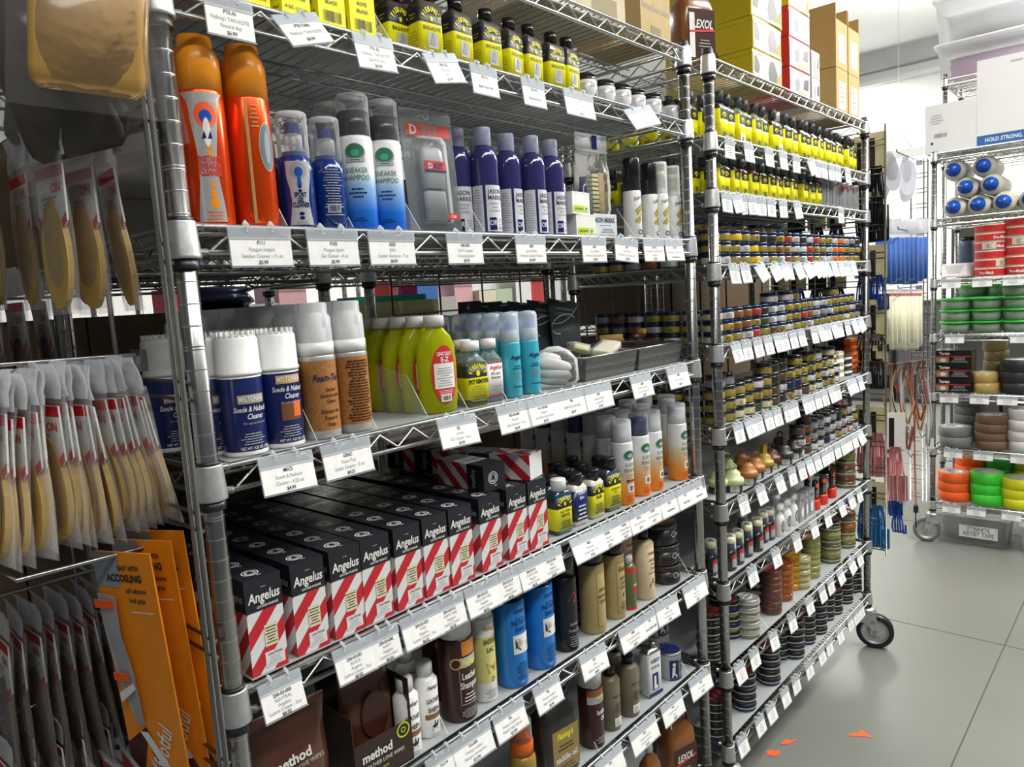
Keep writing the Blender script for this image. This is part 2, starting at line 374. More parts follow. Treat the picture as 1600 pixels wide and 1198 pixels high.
RZS = [1.996, 1.674, 1.371, 1.095, .791, .506, .215]
GREYT = mat('grey rubber tyre', (.16, .16, .16), .5)
rr = rack('wire_rack', 'far wire rack at right holding glue bottles and tape rolls', (RX, RY, 0), LN, .53, RZS, 2.0, rz=-pi/2, casters='all', tyre=GREYT, wheel=105)
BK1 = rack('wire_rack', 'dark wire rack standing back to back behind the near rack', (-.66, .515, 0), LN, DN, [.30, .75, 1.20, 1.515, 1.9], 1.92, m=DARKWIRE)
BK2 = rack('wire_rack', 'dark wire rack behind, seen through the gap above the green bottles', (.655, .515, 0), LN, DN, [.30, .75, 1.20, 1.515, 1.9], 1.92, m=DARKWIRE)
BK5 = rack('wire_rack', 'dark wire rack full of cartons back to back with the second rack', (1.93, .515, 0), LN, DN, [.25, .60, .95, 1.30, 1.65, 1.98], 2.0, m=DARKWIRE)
BK3 = rack('wire_rack', 'chrome rack across the rear aisle holding clear jars and boxes', (.7, 1.9, 0), LN, DN, [.30, .75, 1.17, 1.60, 1.98], 2.0)
BK4 = rack('wire_rack', 'chrome rack across the rear aisle, further along to the right', (1.98, 1.9, 0), LN, DN, [.30, .75, 1.17, 1.60, 1.98], 2.0)
up = rack('wire_rack', 'tall wire rack in the back holding clear totes under the ceiling', (4.62, .18, 0), LN, DN, [.3, .68, 1.06, 1.44, 2.05, 2.50], 2.53, rz=-pi/2)
for zz, nm in [(SZ['S%d' % k], 'near rack, %s shelf from the top' % NTH[k-1]) for k in range(2, 9)]:
    b = MB(); b.box(.028, LN-.028, .004, DN-.01, .0018, .0030, LINER); single('shelf_liner', b, 'grey plastic liner on the '+nm, 'shelf liner', 'shelf liners', (0, 0, zz))
for zz, nm in [(SZ['F%d' % k], 'second rack, %s shelf from the top' % NTH[k-1]) for k in range(2, 11)]:
    b = MB(); b.box(.028, LN-.028, .004, DN-.01, .0018, .0030, LINER); single('shelf_liner', b, 'grey plastic liner on the '+nm, 'shelf liner', 'shelf liners', (FX, 0, zz))

# ---------------------------------------------------------------- side grids with hooks
def grid(label, loc, D, z0, z1, rails, hooks=(), rung=.0762, m=CHROME, y0=0, group=None, vstep=None):
    g = thing('wire_grid', label, 'wire grid', group, loc); b = MB()
    for y in rails: b.tube([(0, y, z0), (0, y, z1)], .0034, m, 8)
    z = z0+.02; k = 0
    while z < z1:
        for dz in (0, .020): b.tube([(.004, rails[0], z+dz), (.004, rails[-1], z+dz)], .0024, m, 6)
        z += rung
    part('grid_frame', b, g)
    for hy, hz, hl in hooks:
        b = MB(); b.tube([(0, hy, hz), (-hl, hy, hz+.004), (-hl-.012, hy, hz+.016)], .0028, m, 6); b.box(-.006, .002, hy-.014, hy+.014, hz-.02, hz+.006, m); part('hook', b, g)
    return g
ng = grid('tall side grid on the left end of the near rack with peg hooks', (-.032, 0, 0), .4, .25, 1.99, [-.030, -.014, .15, .31, .42],
     [(.075, 1.385, .19), (.20, 1.66, .15), (.06, 1.155, .16), (.24, 1.09, .17), (.07, 1.64, .08), (.2, 1.83, .17), (.25, .93, .2)], .152)
gg = thing('wire_grid', 'open wire grid panel hung on the rack behind, seen through the gap', 'wire grid', None, (.70, .488, 0)); b = MB()
for z in (1.475, 1.465, 1.40, 1.335, 1.325, 1.26): b.tube([(0, 0, z), (1.05, 0, z)], .0024, DARKWIRE, 6)
for k in range(8): b.tube([(.15*k, .004, 1.22), (.15*k, .004, 1.49)], .0024, DARKWIRE, 6)
part('grid_frame', b, gg)
fg = grid('narrow side grid on the right end of the second rack hung with cards', (FX+LN+.034, 0, 0), .4, .36, 1.95, [-.062, .0, .19, .40], [(-.03, 1.2, .01)], .10)
rg = grid('ladder-like side grid at the front of the far right rack', (RX-.03, RY+.01, 0), .1, .22, 1.98, [.012, .030, .088], [(.05, 1.97, .40), (.05, 1.62, .38), (.05, 1.345, .38), (.05, 1.035, .30)], .075)
# ---------------------------------------------------------------- goods on the near rack
AMBER = mat('orange cap plastic', (.86, .30, .01), .3, 0, .05, 30)
CANRED = mat('metallic red orange can', (.80, .07, .005), .22, .55, .05, 20)
SILV = mat('silver label', (.42, .42, .41), .35, .3)
SKY = mat('sky blue liquid', (.05, .42, .55), .25, coat=.4)
DKBLUE = mat('deep blue gel', (.004, .03, .19), .15, coat=.6)
GREYP = mat('grey plastic card', (.42, .44, .45), .35)
CHAR = mat('charcoal card', (.03, .04, .045), .4)
LIME = mat('lime print', (.50, .66, .01), .4)
GREEN = mat('green crest print', (.02, .16, .08), .5)
TANCAN = mat('tan parchment label', (.46, .35, .15), .45)
WOODM = mat('pale wood', (.55, .38, .20), .6)
SPONGE = mat('pale yellow sponge', (.75, .72, .42), .8)
BROWNCAP = mat('dark bottle', (.05, .045, .035), .2, coat=.3)
FY = mat('dull gold print', (.42, .34, .02), .45)
def crest(b, mp, u, w, s):              # round FIEBING'S emblem
    b.disc(mp, u, w, s*1.25, s*1.25, INK, 20, .0003); b.arct(mp, "FIEBING'S", s*.62, u, w-s*.05, s*.72, 172, 8, YEL, .02, .8)
    b.ring(mp, u, w-s*.2, s*.12, s*.34, YEL, 10, .0005, 200, 340); b.disc(mp, u, w, s*.16, s*.24, YEL, 8, .0006)
    b.text(mp, '&', s*.4, u, w-s*.18, YEL, .03, k=.0007)
# boxes of tan kote on the second shelf
def tankote(front):
    t = thing('dressing_box', 'x', 'box', 'yellow dressing boxes'); b = MB(); w, h = .043, .122; mp = FL(w/2)
    b.box(-w/2, w/2, -w/2, w/2, 0, h, YEL); b.box(-w/2-.0002, w/2+.0002, -w/2-.0002, w/2+.0002, .060, .108, INK)
    for m2 in (mp, LF(w/2)):
        if front:
            crest(b, m2, 0, .074, .0135); b.text(m2, 'TAN', .0062, 0, .050, INK, .02); b.text(m2, 'KOTE', .0062, 0, .041, INK, .02); b.text(m2, 'BLACK', .0062, 0, .031, INK, .02); b.bars(m2, -.014, .014, .008, .022, INK)
        else:
            b.bars(m2, -.012, .014, .024, .040, INK); b.lines(m2, -.014, .014, .042, .052, 2, INK, seed=3); b.text(m2, '4 OZ. (118mL)', .0055, 0, .011, INK, .02)
    part('carton', b, t)
    b = MB(); b.box(-w/2, w/2, -.0006-w/2, -w/2, h-.012, h, YEL); b.box(-w/2, w/2, -w/2, w/2, h, h+.0006, YEL); part('tuck_flap', b, t); return t
for k, (l, r, fr, lab) in enumerate([(300, 352, 0, 'yellow dressing box at the left end of the second shelf, behind the left post tag'), (367, 430, 0, 'yellow dressing box with 4 OZ printed under a barcode, left one of two'), (431, 496, 0, 'yellow dressing box with barcode, between its twin and a black-emblem box'), (500, 542, 1, 'black-emblem yellow dressing box, the left of the right-hand pair'), (546, 593, 1, 'black-emblem yellow dressing box beside the dark square bottles')]):
    z = SZ['S2']+LZ; x = (xs(l, .004, z)+xs(r, .004, z))/2
    put(tankote(fr), (x, .026, z), R_([3, -2, 2, 0, -1][k]), lab)
# square dark bottles BAG-KOTE
def bagkote(w=.046, d=.030, h=.104):
    t = thing('dressing_bottle', 'x', 'bottle', 'square dressing bottles with yellow labels'); b = MB(); hb = h*.80
    b.rect(w, d, .005, [(0, .002), (.002, 0), (hb*.92, 0), (hb, w*.14), (hb+.004, w*.24)], [BROWNCAP]*4); part('bottle', b, t)
    b = MB(); b.lathe([(.0, hb+.003), (.0115, hb+.003), (.0118, h-.001), (.0, h)], BLACK, 16, c=(0, 0)); part('cap', b, t)
    b = MB()
    b.rect(w+.0006, d+.0006, .005, [(.004, 0), (hb*.58, 0), (hb*.60, 0), (hb*.84, 0)], [YEL, INK, INK]); mp = FL(d/2, .0008)
    s = w/.046
    b.arct(mp, "FIEBING'S", .0100, 0, hb*.63, .0130*s, 168, 12, YEL, .03, .8); b.disc(mp, 0, hb*.66, .003, .004, YEL, 8)
    b.text(mp, 'BAG-KOTE', .0075, 0, hb*.46, INK, .02, fit=.034*s); b.patch(mp, -.009*s, .011*s, .012, hb*.42, GREYP, 1); b.poly(mp, [(-.006, .018), (.004, .016), (.006, .026), (.001, .036), (-.002, .026)], GINK, .0005)
    b.lines(LF(w/2, .0008), -d*.35, d*.35, .012, hb*.45, 6, FY, seed=4); b.lines(LF(w/2, .0008), -d*.3, d*.3, hb*.64, hb*.76, 2, FY, seed=5)
    part('wrap_label', b, t); return t
bk = bagkote()
for k, (px, y, lab) in enumerate([(620, .055, 'dusty dark bottle set back beside the yellow dressing boxes'), (668, .024, 'square dark bottle with picture label, leftmost of the front rank'), (717, .024, 'square dark bottle with picture label, second of the front rank'), (763, .024, 'square dark bottle with picture label, third of the front rank'), (799, .026, 'square dark bottle with a glaring white reflection on its label'), (829, .024, 'square dark bottle just right of the glaring one'), (864, .024, 'square dark bottle, last but one before the white jars'), (888, .022, 'square dark bottle touching the first white jar')]):
    put(bk, spot(px, 'S2', y), R_([0, -3, 2, -2, 8, 4, -4, 6][k]), lab)
for k, px in enumerate([690, 735, 775, 820, 850]): put(bk, spot(px-16, 'S2', .09), 0, 'dark square bottle in the second rank, top shelf row, %s from the left' % NTH[k], 'square bottles, second rank')
def shoejar():
    t = thing('cream_jar', 'x', 'jar', 'white cream jars with black lids'); b = MB(); b.lathe([(0, 0), (.0205, 0), (.022, .002), (.022, .037), (.019, .040)], mat('white jar glass', (.75, .75, .76), .15, coat=.5), 24); part('jar', b, t)
    b = MB(); b.lathe([(.0, .038), (.0205, .038), (.0208, .041), (.0200, .0415), (.0200, .046), (.0208, .0465), (.0206, .051), (0, .0515)], BLACK, 24); part('lid', b, t)
    b = MB(); mp = CY(.022); b.lines(mp, -.008, .012, .024, .033, 3, GINK, seed=2); b.lines(mp, -.034, -.014, .008, .033, 7, GINK, seed=9)
    b.poly(mp, [(.000, .007), (.007, .007), (.008, .012), (.012, .018), (.0125, .007), (.0135, .007), (.0135, .020), (.011, .0215), (.006, .012)], INK); part('label', b, t); return t
sj = shoejar()
for k, px in enumerate([917, 946, 971, 994, 1019, 1048]): put(sj, spot(px, 'S2', .030+.004*(k % 2)), R_(-12+4*(k % 3)), 'small white cream jar with black lid, %s after the dark square bottles' % NTH[k])
for k, px in enumerate([905, 935, 962, 985, 1062]): put(sj, spot(px, 'S2', .082), 0, 'white cream jar in the second rank, %s from the left' % NTH[k], 'cream jars, second rank')

# ---- third shelf
def orangecan(v):
    t = thing('spray_can', 'x', 'spray can', 'orange sneaker cleaner cans'); b = MB(); r = .0275
    b.lathe([(0, 0), (.025, 0), (r, .004), (r, .156), (.026, .160)], CANRED, 28); part('can', b, t)
    b = MB(); b.lathe([(0, .158), (.027, .158), (.0268, .196), (.024, .206), (.0205, .209), (.0200, .222), (.0175, .2225), (.017, .214), (0, .214)], AMBER, 28); part('cap', b, t)
    b = MB()
    if v == 0:
        mp = CY(r, R_(-14)); pts = []
        n = 14
        for a in range(n+1):
            z = .004+.150*a/n; wd = .016-.006*sin(pi*min(1, a/n*1.15))**2 if a < n*.86 else .010+.016*(a/n-.86)/.14
            pts.append((wd, z))
        for (w0, z0), (w1, z1) in zip(pts, pts[1:]):
            b.add([mp(u*w0/5, z0, .0001) for u in range(-5, 6)]+[mp(u*w1/5, z1, .0001) for u in range(-5, 6)], [(j, j+1, j+12, j+11) for j in range(10)], SILV, True)
        b.disc(mp, .002, .128, .013, .015, ORANGE, 22); b.disc(mp, .002, .126, .007, .008, BLUE, 16, .0004); b.add([mp(.002+.0042*cos(a), .108+.017*sin(a), .0006) for a in [2*pi*j/14 for j in range(14)]], [tuple(range(14))], PAPER)
        for u in (-.0, .004): b.poly(mp, [(u*1.6-.004, .100), (u*1.6+.001, .101), (u*1.6-.001, .110)], NAVY, .0008)
        for z in (.091, .084): b.disc(mp, .003, z, .0035, .003, AMBER, 12)
        for j, (tx, z) in enumerate([('INSTANT', .074), ('SNEAKER', .066), ('CLEANER', .058)]): b.text(mp, tx, .0095, .002, z, RED, .04, sx=.62)
        for j, z in enumerate((.047, .037, .026)): b.disc(mp, .003, z, .0032+.0012*j, .0034+.0012*j, AMBER, 14)
        b.lines(mp, -.008, .014, .006, .018, 3, ORANGE, seed=6)
    else:
        mp = CY(r, R_(8)); b.disc(mp, .006, .098, .0115, .030, GOLD, 26, .0001); b.disc(mp, .006, .098, .0103, .0285, mat('blue grey oval', (.10, .16, .22), .4), 26, .0003); b.disc(mp, .006, .098, .004, .020, GINK, 16, .0004)
        b.patch(CY(r, R_(-26)), -.0010, .0010, .004, .155, GOLD, 1); b.patch(CY(r, R_(-30)), -.0007, .0007, .004, .155, GOLD, 1)
        b.lines(CY(r, R_(-8)), -.006, .006, .12, .15, 6, GOLD, seed=11)
    part('label', b, t); return t
put(orangecan(0), spot(333, 'S3', .034), R_(-8), 'orange-capped metallic red can with silver hourglass label, nearest the left post')
put(orangecan(1), spot(404, 'S3', .032), R_(-5), 'orange-capped metallic red can turned to a blue-grey oval emblem')
oc = orangecan(0); put(oc, spot(352, 'S3', .105), R_(40), 'red can standing behind the two orange-capped front cans', 'orange sneaker cleaner cans')
def gelbottle(v):
    t = thing('gel_bottle', 'x', 'bottle', 'blue sport gel bottles'); b = MB(); r = .0235
    b.lathe([(0, 0), (.021, 0), (r, .003), (r, .078), (.0215, .090), (.0165, .096), (.0165, .1)], DKBLUE, 24); part('bottle', b, t)
    b = MB(); b.lathe([(.0, .098), (.0125, .098), (.0125, .122), (.010, .124), (.010, .138), (0, .139)], [HAZY, HAZY, HAZY, NAVY, NAVY], 18); part('pump', b, t)
    b = MB(); b.lathe([(.0205, .094), (.0205, .149), (.019, .151), (0, .151)], CLEARP, 22, closed=False); part('overcap', b, t)
    b = MB()
    if v == 0:
        mp = CY(r, R_(-14)); pts = [(.016, .004), (.013, .02), (.011, .035), (.0125, .05), (.016, .066), (.0165, .086)]
        for (w0, z0), (w1, z1) in zip(pts, pts[1:]): b.add([mp(u*w0/5, z0, .0001) for u in range(-5, 6)]+[mp(u*w1/5, z1, .0001) for u in range(-5, 6)], [(j, j+1, j+12, j+11) for j in range(10)], GREYP, True)
        b.disc(mp, 0, .074, .011, .011, GINK, 18, .0003); b.disc(mp, 0, .072, .0055, .0065, BLUE, 14, .0004)
        b.poly(mp, [(-.003, .055), (.003, .055), (.0015, .068), (-.0015, .068)], BLUE, .0006); b.disc(mp, 0, .053, .0026, .0022, NAVY, 10); b.disc(mp, 0, .048, .0026, .0022, NAVY, 10)
        for tx, z in (('SPORT', .040), ('GEL', .033), ('CLEANER', .027)): b.text(mp, tx, .0085, 0, z, NAVY, .04, sx=.6)
        b.disc(mp, 0, .0185, .0035, .0025, NAVY, 10); b.disc(mp, 0, .013, .0035, .0025, NAVY, 10); b.lines(mp, -.010, .010, .004, .010, 3, GINK)
    else:
        mp = CY(r, R_(-8)); b.lines(mp, -.014, .014, .018, .082, 18, GREYP, seed=21); b.bars(mp, -.008, .006, .024, .032, NAVY, GREYP)
    part('label', b, t); return t
g0 = gelbottle(0); put(g0, spot(470, 'S3', .030), R_(-10), 'blue gel bottle with grey hourglass label and round emblem'); g1 = gelbottle(1)
put(g1, spot(520, 'S3', .032), R_(-12), 'blue gel bottle turned to its back panel of fine print')
put(g1, spot(428, 'S3', .082), R_(30), 'blue gel bottle half hidden between the orange can and the gel bottle in front')
put(g1, spot(487, 'S3', .09), R_(10), 'blue gel bottle in the second rank behind the two front ones')
SHG = grad('shampoo sleeve', [(0, (.005, .10, .55)), (.18, (.01, .16, .66)), (.45, (.25, .45, .72)), (.62, (.72, .75, .76)), (1, (.74, .76, .76))], .004, .128)
def shampoo():
    t = thing('spray_can', 'x', 'spray can', 'sneaker shampoo cans'); b = MB(); r = .0245
    b.lathe([(0, 0), (.0235, 0), (r, .003), (r, .126), (.0225, .131)], SHG, 26); part('can', b, t)
    b = MB(); b.lathe([(.0, .129), (.0222, .129), (.0222, .165), (.0, .166)], BLACK, 24); part('cap', b, t)
    b = MB(); b.lathe([(.0228, .130), (.0228, .186), (.021, .189), (0, .189)], CLEARP, 24, closed=False); part('overcap', b, t)
    b = MB(); mp = CY(r); b.disc(mp, 0, .107, .0145, .0125, GINK, 20); b.disc(mp, 0, .109, .013, .010, GREEN, 18, .0004); b.disc(mp, 0, .106, .006, .005, mat('teal print', (.05, .35, .25), .5), 12, .0005); b.patch(mp, -.013, .013, .094, .099, GREYP, 6, .0006)
    b.lines(mp, -.011, .011, .0955, .098, 1, INK, k=.0008)
    b.text(mp, 'SNEAKER', .0105, 0, .079, GREEN, 0, sx=.75); b.text(mp, 'SHAMPOO', .0105, 0, .069, GREEN, 0, sx=.75)
    b.lines(mp, -.013, .013, .044, .060, 3, NAVY, seed=8); b.lines(mp, -.010, .010, .012, .018, 2, NAVY, seed=8); part('label', b, t); return t
sh = shampoo()
for px, y, rz, lab in [(566, .030, -40, 'blue-to-white shampoo can, left of the front pair'), (611, .032, -42, 'blue-to-white shampoo can beside the grey blister pack'), (532, .085, 20, 'shampoo can in the second rank, behind the gel bottles'), (575, .088, 0, 'shampoo can in the second rank, behind the left can of the pair')]: put(sh, spot(px, 'S3', y), R_(rz), lab)
# blister pack
t = thing('blister_pack', 'tall clear blister pack with red header leaning by the shampoo cans', 'blister pack', None, spot(684, 'S3', .034), 0)
b = MB(); b.rect(.100, .004, .0018, [(0, 0), (.188, 0), (.195, .002)], [clear('cloudy blister shell', haze=.28, col=(.62, .66, .67), rough=.15)]*2); sh1 = part('blister_card', b, t)
b = MB(); b.rect(.058, .036, .012, [(.016, .002), (.020, 0), (.142, 0), (.150, .004)], [CLEARP]*3); part('bubble', b, t)
b = MB(); mp = FL(.0022); b.patch(mp, -.042, .044, .152, .172, mat('dull red header', (.72, .10, .07), .4), 2, .0003); b.text(mp, 'D', .020, -.028, .155, PAPER, .03, k=.0006); b.text(mp, 'KIT', .020, .004, .155, GINK, .03, k=.0006); b.ring(mp, 0, .184, .004, .006, GREYP, 12)
part('header_print', b, t)
b = MB(); b.rect(.040, .024, .008, [(.020, 0), (.062, 0), (.066, .001)], [GREYP]*2); b.rect(.042, .026, .008, [(.070, 0), (.128, 0), (.134, .003)], [GREYP]*2); mp = FL(.0135)
b.patch(mp, -.021, .021, .098, .112, RED, 2); b.patch(mp, -.021, .021, .094, .098, NAVY, 2); b.text(mp, 'D', .012, -.010, .100, PAPER, .03); b.text(mp, 'KIT', .012, .006, .100, NAVY, .03)
b.disc(FL(.020), .020, .024, .013, .005, RED, 16); b.text(FL(.020), 'CLR', .006, .020, .022, PAPER, .02, k=.0008); part('cleaner_tubs', b, t)
t.rotation_euler = (R_(-4), 0, R_(-6))
# purple-blue shoe cleaner bottles
JMB = mat('violet blue bottle', (.030, .028, .13), .10, coat=.8); JMC = clear('frosted disc cap', haze=.5, col=(.62, .63, .78), rough=.2)
def jason():
    t = thing('cleaner_bottle', 'x', 'bottle', 'violet blue shoe cleaner bottles'); b = MB(); r = .0240
    b.lathe([(0, 0), (.0225, 0), (r, .003), (r, .122), (.0222, .134), (.017, .143), (.0115, .147), (.0115, .151)], JMB, 28); part('bottle', b, t)
    b = MB(); b.lathe([(.0, .149), (.0108, .149), (.0108, .165), (0, .165)], mat('violet inner cap', (.09, .09, .30), .3), 16); b.lathe([(.0145, .147), (.0145, .175), (.0135, .177), (0, .177)], JMC, 20, closed=False); part('disc_cap', b, t)
    b = MB(); mp = CY(r); LP = mat('pale grey label', (.66, .67, .72), .45); b.patch(mp, -.017, .019, .004, .080, LP, 10, .0001, 1); b.patch(CY(r, R_(-78)), -.011, .011, .004, .080, LP, 6, .0001)
    b.lines(CY(r, R_(-78)), -.009, .009, .008, .075, 16, GINK, seed=31)
    b.text(mp, 'JASON', .0105, .000, .066, INK, .01, sx=.85); b.text(mp, 'MARKK', .0105, .001, .056, INK, .01, sx=.85)
    for tx, z in (('PREMIUM', .048), ('SHOE', .042), ('CLEANER', .036)): b.text(mp, tx, .0055, -.001, z, GINK, 0, sx=.85)
    b.patch(mp, -.013, .000, .006, .027, NAVY, 4, .0003); b.text(mp, 'OR', .012, -.0065, .014, LP, .02, sx=.75, k=.0006); b.bars(mp, .003, .015, .007, .012, GINK); b.lines(mp, .003, .015, .014, .026, 3, GINK, seed=5)
    part('label', b, t); return t
jm = jason()
for px, y, rz, lab in [(763, .030, -6, 'violet cleaner bottle nearest the grey blister pack'), (799, .040, 14, 'violet cleaner bottle pushed slightly back, its label half hidden'), (837, .028, 10, 'violet cleaner bottle with its label turned right, third of the front four'), (866, .030, -2, 'violet cleaner bottle beside the two green-striped boxes'),
                       (722, .062, -30, 'violet cleaner bottle behind the blister pack'), (755, .100, 0, 'violet cleaner bottle at the back, behind the first front one'), (822, .098, 0, 'violet cleaner bottle at the back, behind the third front one'), (700, .11, 0, 'violet cleaner bottle furthest back behind the blister pack')]: put(jm, spot(px, 'S3', y), R_(rz), lab)
for k, (px, z, dx) in enumerate([(904, 0, 0), (897, .0415, 0)]):
    t = thing('brush_box', ['white box with lime stripe, bottom of the two by the brush bag', 'white box with lime stripe, on top of the other beside the bottles'][k], 'box', 'white boxes with lime stripe'); b = MB(); w = .060
    b.box(-w/2, w/2, -.02, .02, 0, .041, PAPER); mp = FL(.02); b.patch(mp, -.026, .026, .004, .016, LIME, 2); b.text(mp, 'JASON MARKK', .0055, -.008, .008, GREEN, .02, sx=.75); b.patch(mp, .008, .024, .005, .0145, mat('pale lime print', (.70, .80, .35), .5), 1, .0004); b.text(mp, 'BP', .009, .016, .0065, GREEN, .02, sx=.8, k=.0007)
    part('carton', b, t); b = MB(); b.box(-w/2-.0003, w/2+.0003, -.0203, .0203, .0385, .0413, PAPER); part('lid_flap', b, t); q = spot(px, 'S3', .024); t.location = (q[0], q[1], q[2]+z); t.rotation_euler.z = R_([-2, 3][k])
# zip bag with a brush
def lump(b, w, d, h, m, n=18, levels=12, seed=1, z0=0, wob=.06, c=(0, 0)):
    r = random.Random(seed); lev = []
    pts = [(w/2*cos(2*pi*a/n)*(1+.05*r.uniform(-1, 1)), d/2*sin(2*pi*a/n)) for a in range(n)]
    for k in range(levels+1):
        t_ = k/levels; s_ = 1+wob*r.uniform(-1, 1); lev.append((z0+h*t_, s_, max(.06, (1-abs(t_*2-1)**2.2))*s_))
    b.loft(pts, lev, m, True, c)
t = thing('zip_bag', 'clear zip bag holding a brush and a small violet bottle', 'bag', None, spot(930, 'S3', .036), R_(-4))
b = MB(); lump(b, .098, .040, .178, BAG, 22, 12, 3); part('bag_pouch', b, t)
b = MB(); b.rect(.100, .0016, .0007, [(.172, 0), (.206, 0)], [BAGW]); b.box(-.05, .05, -.002, .002, .171, .1745, GREYP); b.patch(FL(.001), .000, .016, .177, .204, NAVY, 2, .0012); part('zip_header', b, t)
b = MB(); b.box(.008, .024, -.010, .008, .03, .130, WOODM)
for k in range(11): b.box(-.012, .008, -.009, .007, .036+k*.0085, .0415+k*.0085, SPONGE)
part('brush', b, t)
b = MB(); b.lathe([(0, .004), (.015, .004), (.015, .085), (.008, .100), (.008, .12), (0, .12)], [JMB]*5, 18, c=(-.030, 0)); part('small_bottle', b, t)
b = MB(); mp = FL(.022); b.patch(mp, -.030, .044, .004, .046, PAPER, 2); b.patch(mp, -.028, .042, .006, .044, mat('pale blue grey print', (.55, .62, .68), .5), 2, .0006); b.text(mp, 'JASON MARKK', .014, .004, .029, INK, .02, sx=.7, k=.0010); b.lines(mp, -.024, .038, .022, .026, 1, GINK, k=.001); b.lines(mp, -.010, .038, .008, .018, 3, INK, k=.001); part('paper_insert', b, t)
# daubers
def dauber(v):
    t = thing('dauber_bottle', 'x', 'bottle', 'white dye finish daubers'); b = MB(); r = .0195
    b.lathe([(0, 0), (.0185, 0), (r, .002), (r, .097), (.016, .104), (.012, .108), (.012, .112)], mat('white bottle plastic', (.78, .78, .77), .25), 24); part('bottle', b, t)
    if v == 0: b = MB(); b.lathe([(.0, .100), (.0185, .100), (.0185, .166), (.0175, .168), (0, .168)], BLACK, 22); part('cap', b, t)
    else:
        b = MB(); b.lathe([(.0, .110), (.0095, .110), (.0095, .138), (.0125, .139), (.0125, .150), (0, .151)], [WHITE, WHITE, WHITE, SPONGE, SPONGE], 18); part('sponge_tip', b, t)
        b = MB(); b.lathe([(.0182, .099), (.0180, .168), (.017, .170), (0, .170)], HAZY, 22, closed=False); part('overcap', b, t)
    b = MB(); mp = CY(r)
    b.text(mp, "Fiebing's", .0105, .000, .082, INK, 0, .5, sx=.8, rot=.35)
    for j, tx in enumerate(('DYE FINISH', 'APPLICATOR')): b.text(mp, tx, .0085, .001, .062-.020*j, FY, .05, .3, sx=.62, rot=.75)
    for j, tx in enumerate(('DAUBER', 'WITH')): b.text(mp, tx, .0080, .001, .054-.020*j, FY, .05, .3, sx=.62, rot=.75)
    b.ring(mp, -.001, .013, .0035, .0055, INK, 14, .0004, 20, 330); b.ring(mp, .008, .013, .0025, .0042, INK, 14); part('label', b, t); return t
d0, d1 = dauber(0), dauber(1)
for p_, px, y, rz, lab in [(d0, 990, .026, -6, 'white dauber bottle with black cap, the left one'), (d0, 1017, .040, 4, 'white dauber bottle with black cap, the right one behind its twin'), (d1, 1033, .026, -8, 'white dauber with clear overcap and yellow sponge tip, left one'), (d1, 1053, .036, -4, 'white dauber with clear overcap, next to the right post')]: put(p_, spot(px, 'S3', y), R_(rz), lab)

# ---- fourth shelf
CAPW = mat('ribbed white cap', (.74, .74, .73), .45)
def melt(v):
    t = thing('spray_can', 'x', 'spray can', 'navy suede cleaner cans'); b = MB(); r = .0270
    b.lathe([(0, 0), (.0265, 0), (.0275, .003), (.0262, .006), (r, .008), (r, .098), (.0262, .101)], [WHITE, WHITE, WHITE, NAVY, NAVY, WHITE], 28); part('can', b, t)
    b = MB(); n = 40; o = [(cos(2*pi*a/n)*(1+.018*(a % 2)), sin(2*pi*a/n)*(1+.018*(a % 2))) for a in range(n)]
    b.loft(o, [(.101, .0274, .0274), (.105, .0278, .0278), (.106, .0264, .0264), (.146, .0258, .0258), (.151, .0225, .0225), (.150, .020, .020), (.146, .019, .019)], CAPW)
    for a in range(20): b.box(.0205, .0245, -.0016, .0016, .1495, .1560, CAPW, Matrix.Rotation(2*pi*a/20, 4, 'Z'))
    part('cap', b, t)
    b = MB(); mp = CY(r); z = [.072, .090][v]
    b.patch(mp, -.016, .020, z-.006, z+.005, GOLD, 6, .0001); b.patch(mp, -.0145, .0185, z-.0048, z+.0038, [GINK, GOLD][v], 6, .0002); b.text(mp, 'MELTONIAN', .0095, .002, z-.0035, PAPER, .01, sx=.62)
    z -= .016; b.text(mp, 'Suede & Nubuck', .0095, .0, z, PAPER, .01, .3, sx=.68); b.text(mp, 'Cleaner', .0098, .004, z-.0095, PAPER, .01, .3, sx=.7)
    b.text(mp, 'For use on all colors', .0045, .003, z-.016, GREYP, 0, .3, sx=.8)
    if v: b.patch(mp, -.012, .016, .036, .060, mat('suede photo print', (.18, .06, .02), .5), 6, .0001); b.patch(mp, .004, .016, .040, .060, mat('orange photo print', (.75, .16, .02), .5), 3, .0003)
    b.lines(mp, -.018, .018, .014, .030, 5, GREYP, seed=14); b.text(mp, 'NET WT. 4.25 OZ. (120g)', .0048, .002, .0085, PAPER, .01, sx=.75)
    part('label', b, t); return t
m0, m1 = melt(0), melt(1)
for p_, px, y, rz, lab in [(m0, 386, .030, -4, 'navy suede cleaner can nearest the left post'), (m1, 445, .032, -4, 'navy suede cleaner can with orange picture, beside the foam bottles'), (m0, 345, .072, 2, 'navy suede cleaner can partly hidden behind the left post'), (m0, 392, .095, 10, 'navy suede cleaner can directly behind the first front one'), (m0, 432, .100, 10, 'navy suede cleaner can behind the one with orange picture')]: put(p_, spot(px, 'S4', y), R_(rz), lab)
for k in range(4): put(m0, (.03+.0575*k, .16, SZ['S4']+LZ), 0, 'suede cleaner can in the third rank, white cap showing, %s from left' % NTH[k], 'suede cleaner cans, third rank')
CORK = mat('cork brown label', (.36, .15, .035), .6, 0, .25, 220)
